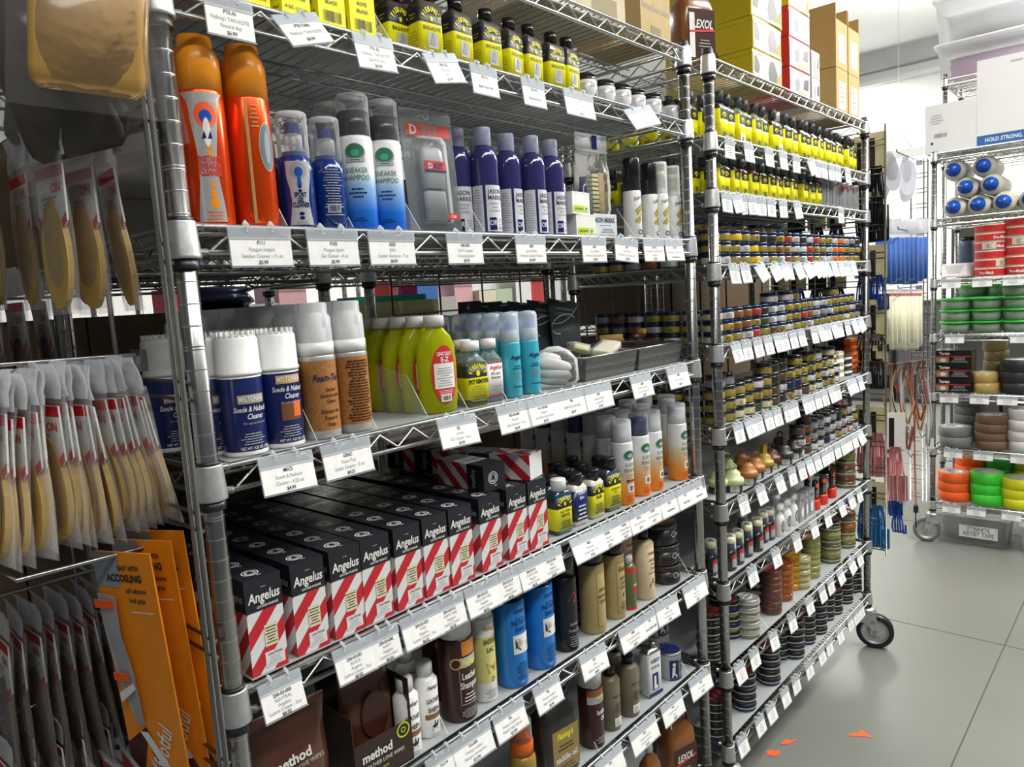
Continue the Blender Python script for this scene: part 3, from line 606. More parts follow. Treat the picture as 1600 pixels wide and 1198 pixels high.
def foam(v):
    t = thing('foam_bottle', 'x', 'bottle', 'foaming suede cleaner bottles'); b = MB(); r = .0250
    b.lathe([(0, 0), (.024, 0), (r, .003), (r, .012), (r, .108), (r, .112), (.022, .118)], [SILV, SILV, SILV, CORK, SILV, SILV], 26); part('bottle', b, t)
    b = MB(); b.lathe([(.0, .115), (.0245, .115), (.0245, .132), (.016, .134), (.016, .150), (.012, .152), (.012, .172), (0, .173)], WHITE, 24); part('pump', b, t)
    b = MB(); b.lathe([(.0236, .130), (.0230, .166), (.0195, .170), (.0195, .184), (.018, .186), (0, .186)], clear('frosted overcap', haze=.62, col=(.80, .82, .84), rough=.3), 24, closed=False); part('overcap', b, t)
    b = MB(); mp = CY(r)
    if v == 0:
        b.text(mp, 'Foam-Tex', .013, .000, .080, NAVY, .02, .3, sx=.75)
        for j, tx in enumerate(('Genuine', 'Suede & Leather', 'Cleaner')): b.text(mp, tx, .0062, .004, .066-.008*j, DKBROWN, .02, sx=.75)
        for j, tx in enumerate(('Discover the', 'Power of', 'Foam')): b.text(mp, tx, .0070, .002, .036-.009*j, DKBROWN, .02, sx=.75)
    else: b.lines(mp, -.020, .020, .016, .104, 22, DKBROWN, seed=17, th=.45)
    part('label', b, t); return t
f0, f1 = foam(0), foam(1)
put(f0, spot(506, 'S4', .029), R_(-6), 'cork-brown foam bottle with script lettering and white pump, front left'); put(f1, spot(556, 'S4', .029), R_(-8), 'cork-brown foam bottle turned to fine print, beside the green bottles')
for k in range(10): y = .083+.054*(k//2); put(f1, (.177+.056*(k % 2)+(.0 if k < 8 else -.056), y, SZ['S4']+LZ), 0, 'foam bottle behind, frosted cap showing, %s file, %s rank back' % (('left', 'right')[k % 2], NTH[k//2+1]), 'foam bottles in the rear ranks')
LIQG = clear('yellow green liquid', tint=(.62, .68, .03), haze=.62, col=(.62, .66, .01), rough=.12)
def green():
    t = thing('cleaner_flask', 'x', 'bottle', 'yellow-green cleaner flasks'); b = MB(); n = 26
    o = [(cos(2*pi*a/n), sin(2*pi*a/n)) for a in range(n)]
    b.loft(o, [(0, .026, .013), (.004, .031, .016), (.03, .0335, .0175), (.075, .0345, .018), (.105, .033, .018), (.122, .027, .016), (.133, .017, .013), (.138, .012, .012), (.142, .012, .012)], LIQG); part('flask', b, t)
    b = MB(); b.lathe([(0, .138), (.0165, .138), (.0165, .154), (.0155, .155), (0, .155)], mat('off-white cap', (.66, .66, .64), .5), 20); part('cap', b, t)
    b = MB()
    def em(u, w, k=0):
        a = u/.030; return ((.0345+k)*sin(a), -(.0185+k)*cos(a)-.0004, w)
    b.disc(em, .004, .062, .0215, .046, RED, 30, .0001); b.patch(em, -.013, .021, .040, .080, PAPER, 8, .0004); b.text(em, 'LINCOLN', .0085, .004, .092, PAPER, .03, sx=.62, k=.0006); b.text(em, 'E-Z', .011, .004, .082, PAPER, .03, sx=.8, k=.0006)
    b.lines(em, -.010, .018, .043, .074, 8, GINK, seed=12, k=.0006); b.lines(em, -.008, .016, .030, .038, 3, PAPER, seed=15, k=.0006); b.bars(em, -.003, .010, .021, .028, INK, PAPER); part('oval_label', b, t); return t
g = green()
for k in range(6): put(g, (xs(688, .026, SZ['S4'])-.004*k, .026+.0385*k, SZ['S4']+LZ), R_(-14), 'yellow-green cleaner flask, %s back in its file' % NTH[k] if k else 'yellow-green cleaner flask at the front, red oval label in full view')
for k in range(3): put(g, (xs(688, .026, SZ['S4'])+.062, .10+.045*k, SZ['S4']+LZ), R_(-16), 'flask in the right-hand file behind, cap showing, %s back' % NTH[k], 'flasks in the right-hand file')
GLS = mat('amber liquid glass', (.10, .09, .02), .1, coat=.5); GLS2 = clear('pale bottle glass', haze=.25, col=(.5, .58, .55), rough=.05)
def spotb(v):
    t = thing('remover_bottle', 'x', 'bottle', 'small remover bottles'); b = MB(); w = [.044, .038][v]
    b.rect(w, w*.8, .006, [(0, .002), (.003, 0), (.072, 0), (.084, w*.22), (.088, w*.26), (.094, w*.26)], [[GLS, GLS, GLS2, GLS2, GLS2], [mat('blue grey fluid', (.10, .18, .20), .1, coat=.5)]*2+[GLS2]*3][v]); part('bottle', b, t)
    b = MB(); b.lathe([(0, .092), (w*.36, .092), (w*.36, .108), (0, .109)], WHITE, 20); part('cap', b, t)
    b = MB(); mp = FL(w*.4, .0006)
    if v == 0:
        b.rect(w+.0008, w*.8+.0008, .006, [(.012, 0), (.048, 0), (.049, 0), (.068, 0)], [YEL, INK, INK]); b.arct(mp, "FIEBING'S", .0100, 0, .052, .0125, 172, 8, YEL, .03, .8); b.disc(mp, 0, .055, .004, .005, YEL, 8, .0004); b.text(mp, 'SPOT REMOVER', .0100, 0, .038, INK, .04, sx=.62, fit=.042); b.lines(mp, -.016, .016, .020, .036, 4, FY, seed=4)
        b.text(mp, '4 FL.OZ. (118 mL)', .0042, 0, .0145, INK, .01, sx=.8)
    else:
        b.rect(w+.0008, w*.8+.0008, .006, [(.010, 0), (.068, 0)], [PAPER]); b.patch(mp, -w*.42, w*.42, .066, .068, RED, 2); b.patch(mp, -w*.42, w*.42, .010, .012, RED, 2)
        b.text(mp, 'Angelus', .011, .001, .056, RED, .02, .3, sx=.75); b.text(mp, '802 Spot', .0065, .001, .047, INK, .01, sx=.85); b.text(mp, 'Remover', .0065, .001, .040, INK, .01, sx=.85); b.lines(mp, -.012, .013, .016, .030, 3, GINK, seed=5)
    part('label', b, t); return t
s0, s1 = spotb(0), spotb(1)
put(s0, spot(740, 'S4', .026), R_(-8), 'small spot remover bottle with yellow label and white cap'); put(s0, spot(728, 'S4', .075), 0, 'remover bottle hidden behind the yellow-labelled one, cap showing'); put(s1, spot(768, 'S4', .030), R_(-8), 'small remover bottle with white label and red script')
def blueb():
    t = thing('easy_cleaner_bottle', 'x', 'bottle', 'sky blue cleaner bottles'); b = MB(); r = .0178
    b.lathe([(0, 0), (.0165, 0), (r, .003), (r, .094), (.0165, .1)], SKY, 22); part('bottle', b, t)
    b = MB(); b.lathe([(.0, .1), (.0125, .1), (.0125, .118), (.0085, .119), (.0085, .132), (0, .133)], [WHITE, WHITE, WHITE, mat('blue nozzle', (.05, .20, .60), .4), mat('blue nozzle', (.05, .20, .60), .4)], 16); part('nozzle', b, t)
    b = MB(); b.lathe([(.0174, .098), (.0172, .143), (.014, .149), (0, .151)], clear('frosted blue overcap', haze=.5, col=(.72, .80, .86), rough=.2), 20, closed=False); part('overcap', b, t)
    b = MB(); mp = CY(r); b.text(mp, 'Angelus', .011, .001, .068, NAVY, .02, .4, sx=.75); b.lines(mp, -.010, .012, .050, .058, 2, NAVY, seed=4); b.lines(mp, -.010, .012, .032, .046, 5, GINK, seed=3); b.lines(mp, -.010, .012, .018, .022, 1, NAVY, seed=2); part('label', b, t); return t
bb = blueb(); x0 = xs(802, .024, SZ['S4']); x1 = xs(831, .024, SZ['S4'])
for k in range(6): put(bb, (x0-.003*k, .024+.039*k, SZ['S4']+LZ), R_(-10), 'sky blue cleaner bottle at the front of the left file' if not k else 'sky blue cleaner bottle, %s back in the left file' % NTH[k])
for k in range(5): put(bb, (x1, .024+.039*k, SZ['S4']+LZ), R_(-14), 'sky blue cleaner bottle at the front of the right file' if not k else 'sky blue cleaner bottle, %s back in the right file' % NTH[k])
# glove bag
t = thing('cleaning_mitt_bag', 'clear bag with a folded white glove mitt beside the blue bottles', 'bag', None, spot(868, 'S4', .030), R_(-20)); GLV = mat('white glove cotton', (.60, .60, .60), .9, 0, .08, 60, .2)
def sausage(b, p0, p1, r, m, n=10):
    p0, p1 = Vector(p0), Vector(p1); L = [0, .08, .25, .5, .75, .92, 1]; rr_ = [.25, .75, 1, 1.04, .98, .72, .2]; o = len(b.v); i = b.mi(m); t_ = (p1-p0).normalized(); u = t_.cross(Vector((0, 0, 1))).normalized(); w = t_.cross(u)
    for a, q in zip(L, rr_): b.v += [tuple(p0.lerp(p1, a)+(u*cos(2*pi*j/n)+w*sin(2*pi*j/n))*r*q) for j in range(n)]
    for k in range(6):
        for j in range(n): l = (j+1) % n; b.f.append((o+k*n+j, o+k*n+l, o+k*n+n+l, o+k*n+n+j)); b.m.append(i); b.sm.append(True)
b = MB(); sausage(b, (-.038, .01, .036), (.030, -.012, .018), .0125, GLV); sausage(b, (-.040, .0, .052), (.034, -.006, .034), .012, GLV); sausage(b, (-.036, .018, .018), (.018, -.018, .009), .0085, GLV); sausage(b, (-.036, .012, .062), (.020, .008, .050), .011, GLV); part('glove', b, t)
b = MB(); b.loft([(cos(2*pi*a/20), sin(2*pi*a/20)) for a in range(20)], [(.0005, .040, .020), (.01, .052, .028), (.05, .050, .026), (.068, .034, .016), (.078, .012, .004)], BAG); part('bag_film', b, t)
# kit cards
def kit():
    t = thing('kit_card', 'x', 'packaged kit', 'black suede kit cards'); b = MB(); b.rect(.092, .0016, .0007, [(0, 0), (.165, 0)], [CHAR]); b.rect(.060, .022, .008, [(.008, .001), (.012, 0), (.050, 0), (.056, .006)], [CLEARP]*3)
    mp = ML(FL(.0008), Matrix.Translation((0, 0, .042)) @ Matrix.Scale(1.12, 4)); b.text(mp, 'Suede & Nubuck Kit', .0085, .002, .090, GREYP, .0, .3, sx=.72); b.lines(mp, -.030, .034, .078, .086, 2, GINK, seed=4); b.poly(mp, [(-.010, .106), (.010, .108), (.011, .1095), (-.011, .1075)], PAPER)
    pts = [(-.038+.076*k/16, .060+.040*(k/16)**2.2) for k in range(17)]
    b.add([mp(u, w+dz, .0004) for u, w in pts for dz in (-.0012, .0012)], [(2*k, 2*k+2, 2*k+3, 2*k+1) for k in range(16)], GREYP)
    pts = [(.034*cos(a)-.006, .062+.018*sin(a)+.012*cos(a)) for a in [R_(250-260*k/18) for k in range(19)]]
    b.add([mp(u, w+dz, .0006) for u, w in pts for dz in (-.0014, .0014)], [(2*k, 2*k+2, 2*k+3, 2*k+1) for k in range(18)], GREYP)
    part('backing_card', b, t); b = MB(); b.box(-.020, .014, -.010, -.002, .014, .034, SPONGE); b.box(-.006, .022, -.010, -.002, .034, .046, mat('pale eraser', (.66, .62, .42), .7)); part('eraser', b, t); return t
kt = kit()
for k, (px, y, rz) in enumerate([(893, .115, -6), (868, .12, -8), (845, .125, -8), (822, .13, -6), (800, .14, -4)]):
    put(kt, (xs(px, y, SZ['S4']), y+.012*k, SZ['S4']+LZ+.003), 0, ['black suede kit card, frontmost and nearest the wire tray', 'black suede kit card, second in the leaning row', 'black suede kit card, third in the leaning row', 'black suede kit card, fourth in the leaning row', 'black suede kit card, furthest left of the leaning row'][k], rot=(R_(-14), R_(9), R_(rz)))
for k, (px, y) in enumerate([(742, .30), (775, .30), (800, .29), (826, .28), (765, .36)]):
    t = thing('hang_card', ['black hang card with white slot, tallest of the row behind the blue bottles', 'black hang card, second in the row behind the blue bottles', 'black hang card, third in the row behind the blue bottles', 'black hang card, last in the row behind the blue bottles', 'black hang card at the very back behind the blue bottles'][k], 'hang card', 'black hang cards'); b = MB(); b.rect(.072, .0014, .0006, [(0, 0), (.172-.004*k, 0)], [CHAR]); part('card', b, t)
    b = MB(); b.disc(FL(.0007), -.004, .158, .009, .0035, GREYP, 12); part('hang_slot', b, t); t.location = (xs(px, y, SZ['S4']), y, SZ['S4']+LZ)
# wire mesh trays with brushes and erasers
MESHM = bpy.data.materials.new('perforated steel mesh'); MESHM.use_nodes = True; nt = MESHM.node_tree; pb = nt.nodes['Principled BSDF']; pb.inputs['Base Color'].default_value = (.22, .22, .215, 1); pb.inputs['Metallic'].default_value = .7; pb.inputs['Roughness'].default_value = .35
tc = nt.nodes.new('ShaderNodeTexCoord'); vm = nt.nodes.new('ShaderNodeTexVoronoi'); vm.inputs['Scale'].default_value = 300; vm.inputs['Randomness'].default_value = .15; lt = nt.nodes.new('ShaderNodeMath'); lt.operation = 'GREATER_THAN'; lt.inputs[1].default_value = .42
tr = nt.nodes.new('ShaderNodeBsdfTransparent'); mx = nt.nodes.new('ShaderNodeMixShader'); nt.links.new(tc.outputs['Object'], vm.inputs['Vector']); nt.links.new(vm.outputs['Distance'], lt.inputs[0]); nt.links.new(lt.outputs[0], mx.inputs[0]); nt.links.new(tr.outputs[0], mx.inputs[1]); nt.links.new(pb.outputs[0], mx.inputs[2]); nt.links.new(mx.outputs[0], nt.nodes['Material Output'].inputs[0])
def tray(w, d, h):
    t = thing('mesh_tray', 'x', 'tray', 'wire mesh trays'); b = MB(); T_ = .0012; i = .008
    def wall(p0, p1):
        (xa, ya), (xb, yb) = p0, p1; q = Vector((xb-xa, yb-ya, 0)).normalized(); nx, ny = -q.y*T_, q.x*T_
        vs = [(xa*.94, ya*.9, 0), (xb*.94, yb*.9, 0), (xb, yb, h), (xa, ya, h)]; vs += [(x+nx, y+ny, z) for x, y, z in vs]
        b.add(vs, [(0, 1, 2, 3), (7, 6, 5, 4), (0, 3, 7, 4), (1, 5, 6, 2), (3, 2, 6, 7), (0, 4, 5, 1)], MESHM)
    c = [(-w/2, -d/2), (w/2, -d/2), (w/2, d/2), (-w/2, d/2)]
    for k in range(4): wall(c[k], c[(k+1) % 4])
    b.box(-w/2*.94, w/2*.94, -d/2*.9, d/2*.9, 0, .0012, MESHM); part('mesh_body', b, t)
    b = MB(); b.tube([(x, y, h) for x, y in c], .0022, CHROME, 6, True); part('rim', b, t); return t
ty = tray(.19, .17, .048); zt = SZ['S4']+LZ
put(ty, (.872, .094, zt), 0, 'wire mesh tray beside the white glove bag, erasers on it'); put(ty, (1.068, .094, zt), 0, 'wire mesh tray against the right post of the near rack')
def inbox(nm, lab, cat, px, y, dz, w, d, h, m, rot):
    t = thing(nm, lab, cat, None); b = MB(); b.rect(w, d, .003, [(0, .002), (.003, 0), (h-.003, 0), (h, .002)], [m]*3); part('block', b, t); b = MB(); b.rect(w+.006, d+.006, .004, [(-.002, 0), (h+.002, 0)], [CLEARP]); part('wrapper', b, t); t.location = (xs(px, y, zt), y, zt+dz); t.rotation_euler = rot; return t
inbox('eraser_block', 'cream eraser block in a clear box tilted on the mesh tray', 'eraser', 948, .075, .036, .062, .04, .022, mat('cream eraser', (.66, .62, .46), .6), (R_(8), R_(-14), R_(10)))
inbox('eraser_block', 'small yellowish eraser in crinkled wrap by the kit cards', 'eraser', 905, .105, .050, .040, .024, .016, SPONGE, (R_(-5), R_(16), R_(-14)))
t = thing('suede_brush', 'wooden suede brush lying across the mesh trays with yellow bristles', 'brush', None, (xs(1000, .14, zt), .14, zt+.054), R_(20)); b = MB(); b.rect(.10, .018, .008, [(0, .002), (.003, 0), (.010, 0), (.013, .003)], [DKBROWN]*3); part('handle', b, t); b = MB()
for k in range(5): b.box(.022+.006*k, .026+.006*k, -.008, .008, .010, .022, mat('yellow bristles', (.62, .42, .08), .8))
part('bristles', b, t)
t = thing('nail_brush', 'small brown brush lying behind the cream eraser', 'brush', None, (xs(955, .15, zt), .15, zt+.05), R_(-30)); b = MB(); b.rect(.07, .02, .008, [(0, .002), (.003, 0), (.010, 0), (.013, .003)], [mat('reddish wood', (.20, .07, .03), .5)]*3); part('handle', b, t); b = MB(); b.box(-.03, .03, -.008, .008, .013, .022, TAN); part('bristles', b, t)
# ---- fifth shelf: striped shoe cream boxes
STR = mat('stripe red', (.50, .018, .03), .4); BOXW = mat('stripe white', (.68, .68, .68), .45); BKC = mat('box black', (.014, .016, .022), .3)
def clip(poly, a, b_, c):               # keep a*u+b*w<=c
    out = []
    for k in range(len(poly)):
        p, q = poly[k], poly[(k+1) % len(poly)]; fp, fq = a*p[0]+b_*p[1]-c, a*q[0]+b_*q[1]-c
        if fp <= 0: out.append(p)
        if (fp < 0) != (fq < 0) and abs(fp-fq) > 1e-12: t = fp/(fp-fq); out.append((p[0]+(q[0]-p[0])*t, p[1]+(q[1]-p[1])*t))
    return out
def stripes(b, mp, u0, u1, w0, w1, per, m, k=.0001, ph=0., sl=1.1):
    c = (w0-u1*sl); n = int(((w1-u0*sl)-c)/per)+2
    for j in range(n):
        p = [(u0, w0), (u1, w0), (u1, w1), (u0, w1)]; lo = c+(j+ph)*per; p = clip(p, sl, -1, -lo) if 0 else clip(clip(p, -sl, 1, lo+per/2), sl, -1, -lo)
        if len(p) > 2: b.poly(mp, p, m, k)
AW, AD, AH = .050, .046, .126
def angelus(name='shoe cream box'):
    t = thing('shoe_cream_box', 'x', 'box', 'red striped shoe cream boxes'); b = MB(); b.box(-AW/2, AW/2, -AD/2, AD/2, 0, AH, BOXW)
    mp = FL(AD/2, .0002); lf = LF(AW/2, .0002)
    for m2, hw in ((mp, AW/2), (lf, AD/2)): stripes(b, m2, -hw, hw, 0, AH*.66, .046, STR, sl=1.15)
    b.patch(mp, -.004, .014, .033, .062, CREAM, 2, .0004); b.lines(mp, -.003, .013, .036, .060, 6, INK, seed=2, k=.0006)
    b.patch(mp, -.006, .021, .006, .026, BOXW, 2, .0004); b.text(mp, 'CAUTION', .0045, .008, .0205, INK, .02, k=.0006); b.lines(mp, -.004, .019, .008, .019, 4, GINK, seed=3, k=.0006)
    part('carton', b, t)
    b = MB(); b.box(-AW/2-.0004, AW/2+.0004, -AD/2-.0004, AD/2+.0004, AH*.66, AH+.0006, BKC); m2 = FL(AD/2, .0007)
    b.text(m2, 'Angelus', .0185, .000, .0955, PAPER, .020, .12, sx=.74); b.text(m2, 'LEATHER FINISHES', .0045, .004, .087, PAPER, .01, sx=.8); b.lines(m2, -.006, .006, .1125, .115, 1, GREYP)
    b.text(LF(AW/2, .0007), 'Angelus', .0150, .000, .097, GREYP, .012, .15, sx=.70)
    tp = TP(AH, .0008); b.ring(tp, -.004, .0, .0095, .0110, PAPER, 20, .0002); b.disc(tp, -.004, -.0, .0078, .0078, GREYP, 16, .0001); b.poly(tp, [(-.009, -.004), (.001, -.004), (-.001, .006), (-.006, .005)], INK, .0003); b.lines(tp, -.004, .006, -.016, -.012, 1, PAPER, k=.0003)
    part('black_lid', b, t); return t
ab = angelus(); z5 = SZ['S5']+LZ
edges = [(380, 455), (456, 515), (517, 567), (568, 615), (617, 661), (662, 702), (703, 742), (746, 790), (792, 825), (826, 859)]
for k, (l, r) in enumerate(edges):
    x = (xs(l, .006, z5+.06)+xs(r, .006, z5+.06))/2
    for j in range(8):
        if k > 7 and j > 5: continue
        jx = .0012*((k*7+j*3) % 3-1)
        put(ab, (x+jx, .006+AD/2+.0485*j+.001*((k+j) % 2), z5), R_(((k*5+j*7) % 5-2)*.6), 'striped shoe cream box, front rank, %s from the left post' % NTH[k] if j == 0 else 'striped shoe cream box, black lid showing, file %d rank %d back' % (k+1, j+1) if 0 else 'striped shoe cream box in the %s rank, %s from the left' % (NTH[j], NTH[k]))
def lying(px, y, dz, rz, lab, face):
    q = (xs(px, y, z5+.14), y, z5+AH+AW/2+.0016+dz)
    o = put(ab, q, 0, lab); o.rotation_euler = Matrix.Rotation(R_(rz), 4, 'Z').to_3x3().to_4x4().to_euler() if 0 else (Matrix.Rotation(R_(rz), 4, 'Z') @ Matrix.Rotation(R_(-90 if face else 90), 4, 'X') @ Matrix.Rotation(R_(90), 4, 'Z')).to_euler()
    return o
def lay(px, y, rz, lab, out):     # a box on its side on top of the others; out: its foot or its lid towards the aisle
    A = Matrix.Rotation(R_(rz), 4, 'Z') @ Matrix.Rotation(R_(-90 if out else 90), 4, 'X'); o = put(ab, (0, 0, 0), 0, lab); o.rotation_euler = A.to_euler()
    mid = A @ Vector((0, 0, AH/2)); c = Vector((xs(px, y, z5+AH+.025), y, z5+AH+.0015+AD/2)); o.location = c-mid; return o
lay(790, .075, 14, 'striped box lying on its side on top, red and white end towards the aisle', True)
lay(735, .085, -4, 'black-lidded box lying on top with its round emblem towards the aisle', False)
lay(700, .20, 10, 'striped box lying across the tops further back, stripes up', True)
lay(655, .28, 6, 'striped box lying furthest back across the black lids', True)
# salt remover, balms
def sq(name, grp, w, d, h, body, lab1, cap, texts, capr=.34, lid=None, hb=.80, arc=True, labz=(.10, .60), catg='bottle'):
    t = thing(name, 'x', catg, grp); b = MB(); H = h*hb; b.rect(w, d, .007, [(0, .003), (.003, 0), (H*.90, 0), (H*.97, w*.10), (H, w*.18)], [body]*4); part('bottle', b, t)
    b = MB(); b.lathe([(0, H-.001), (w*capr, H-.001), (w*capr, h-.002), (w*capr*.94, h), (0, h)], cap, 20); part('cap', b, t)
    b = MB(); mp = FL(d/2, .0009)
    if arc: b.rect(w+.001, d+.001, .007, [(H*labz[0], 0), (H*labz[1], 0), (H*(labz[1]+.01), 0), (H*.86, 0)], [lab1, INK if arc == 1 else body, INK if arc == 1 else body]); b.arct(mp, "FIEBING'S", w*.24, 0, H*(labz[1]+.04), w*.29, 168, 12, YEL, .03, .8); b.disc(mp, 0, H*(labz[1]+.10), w*.06, w*.09, YEL, 8, .0004)
    else: b.rect(w+.001, d+.001, .007, [(H*labz[0], 0), (H*labz[1], 0)], [lab1])
    z = H*(labz[1]-.10)
    for tx, s, mt in texts: b.text(mp, tx, s, 0, z, mt, .02, sx=.72); z -= s*1.05
    b.lines(mp, -w*.36, w*.36, H*(labz[0]+.03), z+.001, 4, texts[-1][2], seed=7); part('label', b, t); return t
DB = mat('dark teal fluid', (.015, .05, .09), .12, coat=.6); CRM = mat('cream fluid bottle', (.66, .64, .55), .2)
o = sq('stain_remover_bottle', 'leather care bottles', .045, .030, .106, DB, YEL, WHITE, [('SALT STAIN', .0075, INK), ('REMOVER', .0075, INK)]); put(o, spot(876, 'S5', .026), R_(-6), 'salt stain remover bottle, yellow label and white cap, by the striped boxes')
o = sq('leather_balm_bottle', 'leather care bottles', .043, .030, .104, CRM, NAVY, BLACK, [('Leather', .0095, PAPER), ('Balm', .0095, PAPER)], arc=0, labz=(.12, .86)); put(o, spot(902, 'S5', .030), R_(-4), 'leather balm bottle with navy label and black cap')
o = sq('leather_balm_bottle', 'leather care bottles', .043, .030, .100, CRM, YEL, BLACK, [('BALM', .010, INK)]); put(o, spot(928, 'S5', .030), R_(-2), 'cream-coloured balm bottle with yellow label between two black-capped bottles')
o = sq('dressing_bottle', 'leather care bottles', .048, .032, .112, mat('slate bottle', (.05, .06, .09), .15, coat=.5), YEL, BLACK, [('LEATHER BALM', .006, INK), ('4 OZ', .006, INK)]); put(o, spot(953, 'S5', .030), R_(-4), 'dark bottle with black domed cap and yellow label beside the suede renew cans')
sb_ = sq('leather_care_bottle', 'leather care bottles, rear ranks', .044, .030, .102, DB, YEL, BLACK, [('BALM', .009, INK)])
for k, (px, y) in enumerate([(862, .075), (886, .078), (912, .075), (938, .08), (870, .13), (897, .13)]): put(sb_, spot(px, 'S5', y), 0, 'black-capped balm bottle behind the front four, %s of the hidden ones' % NTH[k])
RNG = grad('renew sleeve', [(0, (.80, .22, .01)), (.22, (.78, .30, .04)), (.5, (.62, .50, .32)), (.68, (.68, .68, .68)), (1, (.66, .67, .68))], .004, .130)
CRW = mat('pearl white cap', (.62, .64, .66), .35)
def renew(cap=0, brown=0):
    t = thing('spray_can', 'x', 'spray can', 'suede renew cans'); b = MB(); r = .0238
    b.lathe([(0, 0), (.0228, 0), (r, .003), (r, .132), (.0225, .136)], RNG, 26); part('can', b, t)
    b = MB(); c = [CRW, NAVY][cap]; b.lathe([(.0, .134), (.0215, .134), (.0215, .150), (.0208, .151), (.0208, .170), (.019, .173), (0, .173)], [c]*6, 22); part('cap', b, t)
    b = MB(); b.lathe([(.0222, .135), (.0220, .180), (.020, .183), (0, .183)], HAZY if not cap else CLEARP, 22, closed=False); part('overcap', b, t)
    b = MB(); mp = CY(r); b.disc(mp, 0, .108, .0145, .011, GINK, 20); b.disc(mp, 0, .109, .013, .009, GREEN, 18, .0004); b.disc(mp, .001, .107, .007, .004, GREYP, 12, .0005)
    b.text(mp, 'SUEDE', .0115, .001, .084, GREEN, .0, sx=.75); b.text(mp, 'RENEW', .0115, .001, .072, GREEN, 0, sx=.75)
    b.lines(mp, -.013, .013, .058, .069, 2, GINK, seed=5)
    if brown: b.text(mp, 'BROWN', .0075, .002, .050, INK, .04, sx=.8)
    b.patch(mp, -.007, .012, .028, .045, PAPER, 5, .0002); b.bars(mp, -.003, .008, .031, .042, INK); b.lines(mp, -.014, .015, .008, .022, 3, RED, seed=9); part('label', b, t); return t
r0, r1, r2 = renew(), renew(1), renew(0, 1)
for p_, px, y, rz, lab in [(r2, 975, .030, -14, 'white to orange suede spray can marked BROWN, leftmost'), (r1, 1001, .036, -12, 'white to orange suede spray can with dark blue inner cap'), (r0, 1021, .034, -2, 'white to orange suede spray can third from left, just before the gap'), (r0, 1060, .030, -4, 'lone white to orange spray can right of the gap, next to the post')]: put(p_, spot(px, 'S5', y), R_(rz), lab)
for k, (px, y) in enumerate([(1006, .10), (952, .085), (975, .10), (930, .14), (950, .15), (905, .19), (925, .20), (880, .25), (903, .26), (855, .30), (880, .32), (832, .35), (1045, .12), (985, .17), (1010, .19)]):
    put(r1 if k in (5, 9) else r0, spot(px, 'S5', y), 0, 'suede renew can in the ranks behind, %s back from the front cans' % NTH[k])
SPB = None
# ---- sixth shelf
def can(name, grp, r, h, body, cap, caph, texts, labm=None, lz=(.03, .9), txm=INK, over=None, capr=.93, tip=None, neck=0, seed=1, extra=None, capmat=None, n=26, a0=0, catg='spray can'):
    t = thing(name, 'x', catg, grp); b = MB(); H = h-caph; b.lathe([(0, 0), (r*.96, 0), (r, .003), (r, H-.004), (r*.96 if not neck else r*.8, H), ]+([(neck, H+.006)] if neck else []), body if not neck else [body]*5, n); part('bottle' if neck else 'can', b, t)
    b = MB(); cr = neck*1.15 if neck else r*capr; b.lathe([(0, H-.001+(.006 if neck else 0)), (cr, H-.001+(.006 if neck else 0)), (cr, h-.003), (cr*.92, h), (0, h)], cap, 22); part('cap', b, t)
    b = MB(); mp = CY(r, a0)
    if labm: b.lathe([(r+.0002, H*lz[0]), (r+.0002, H*lz[1])], labm, n, closed=False)
    for tx, s, u, w, mt, sh, fx in texts: b.text(mp, tx, s, u, H*w, mt, .02, sh, sx=fx, k=.0008)
    if extra: extra(b, mp, H)
    if len(b.v): part('label', b, t)
    return t
IS = mat('bright blue can', (.01, .20, .62), .28, coat=.3)
def shoepic(b, mp, H):
    b.patch(mp, -.014, .022, H*.40, H*.62, PAPER, 8, .0004); c = H*.50
    b.poly(mp, [(-.010, c-.004), (.000, c-.010), (.014, c-.011), (.019, c-.004), (.017, c+.003), (.006, c+.004), (-.002, c+.011), (-.010, c+.012)], INK, .0008); b.poly(mp, [(-.007, c+.003), (.001, c-.001), (.004, c+.003), (-.002, c+.009), (-.007, c+.009)], GREYP, .0011); b.disc(mp, .014, c+.0, .002, .002, PAPER, 8, .0012)
    b.lines(mp, -.010, .018, H*.08, H*.30, 7, NAVY, seed=4); b.lines(mp, -.012, .016, H*.80, H*.83, 1, NAVY, seed=4, k=.0006)
ish = can('spray_can', 'instant shine cans', .0290, .205, IS, BLACK, .045, [('Cavalier', .010, .002, .88, NAVY, .3, .8), ('INSTANT', .013, .002, .735, NAVY, 0, .65), ('SHINE', .013, .002, .655, NAVY, 0, .65)], extra=shoepic, a0=R_(0))
put(ish, spot(802, 'S6', .031), R_(-10), 'bright blue shoe shine can, left of the two'); put(ish, spot(846, 'S6', .031), R_(-6), 'bright blue shoe shine can, right of the two')
put(ish, spot(778, 'S6', .105), 0, 'blue shine can in the second rank behind the left one'); put(ish, spot(826, 'S6', .105), 0, 'blue shine can in the second rank behind the right one')
blk = can('spray_can', 'black leather spray cans', .0245, .200, BLACK, BLACK, .05, [('Leather', .009, 0, .36, GINK, 0, .7), ('Protector', .009, 0, .27, GINK, 0, .7)], extra=lambda b, mp, H: (b.poly(mp, [(-.010, H*.70), (.004, H*.66), (.012, H*.74), (.002, H*.80)], RED), b.lines(mp, -.012, .012, H*.06, H*.22, 5, GINK, seed=6)))
put(blk, spot(886, 'S6', .030), R_(-10), 'black spray can with a red diamond, beside the blue shine cans'); put(blk, spot(893, 'S6', .088), 0, 'black spray can standing directly behind the one with the red diamond')
def tanlab(b, mp, H):
    for u0, u1, w0, w1 in ((-.016, -.0154, .10, .90), (.0154, .016, .10, .90), (-.016, .016, .10, .104), (-.016, .016, .896, .90)): b.patch(mp, u0, u1, H*w0, H*w1, DKBROWN, 4, .0004)
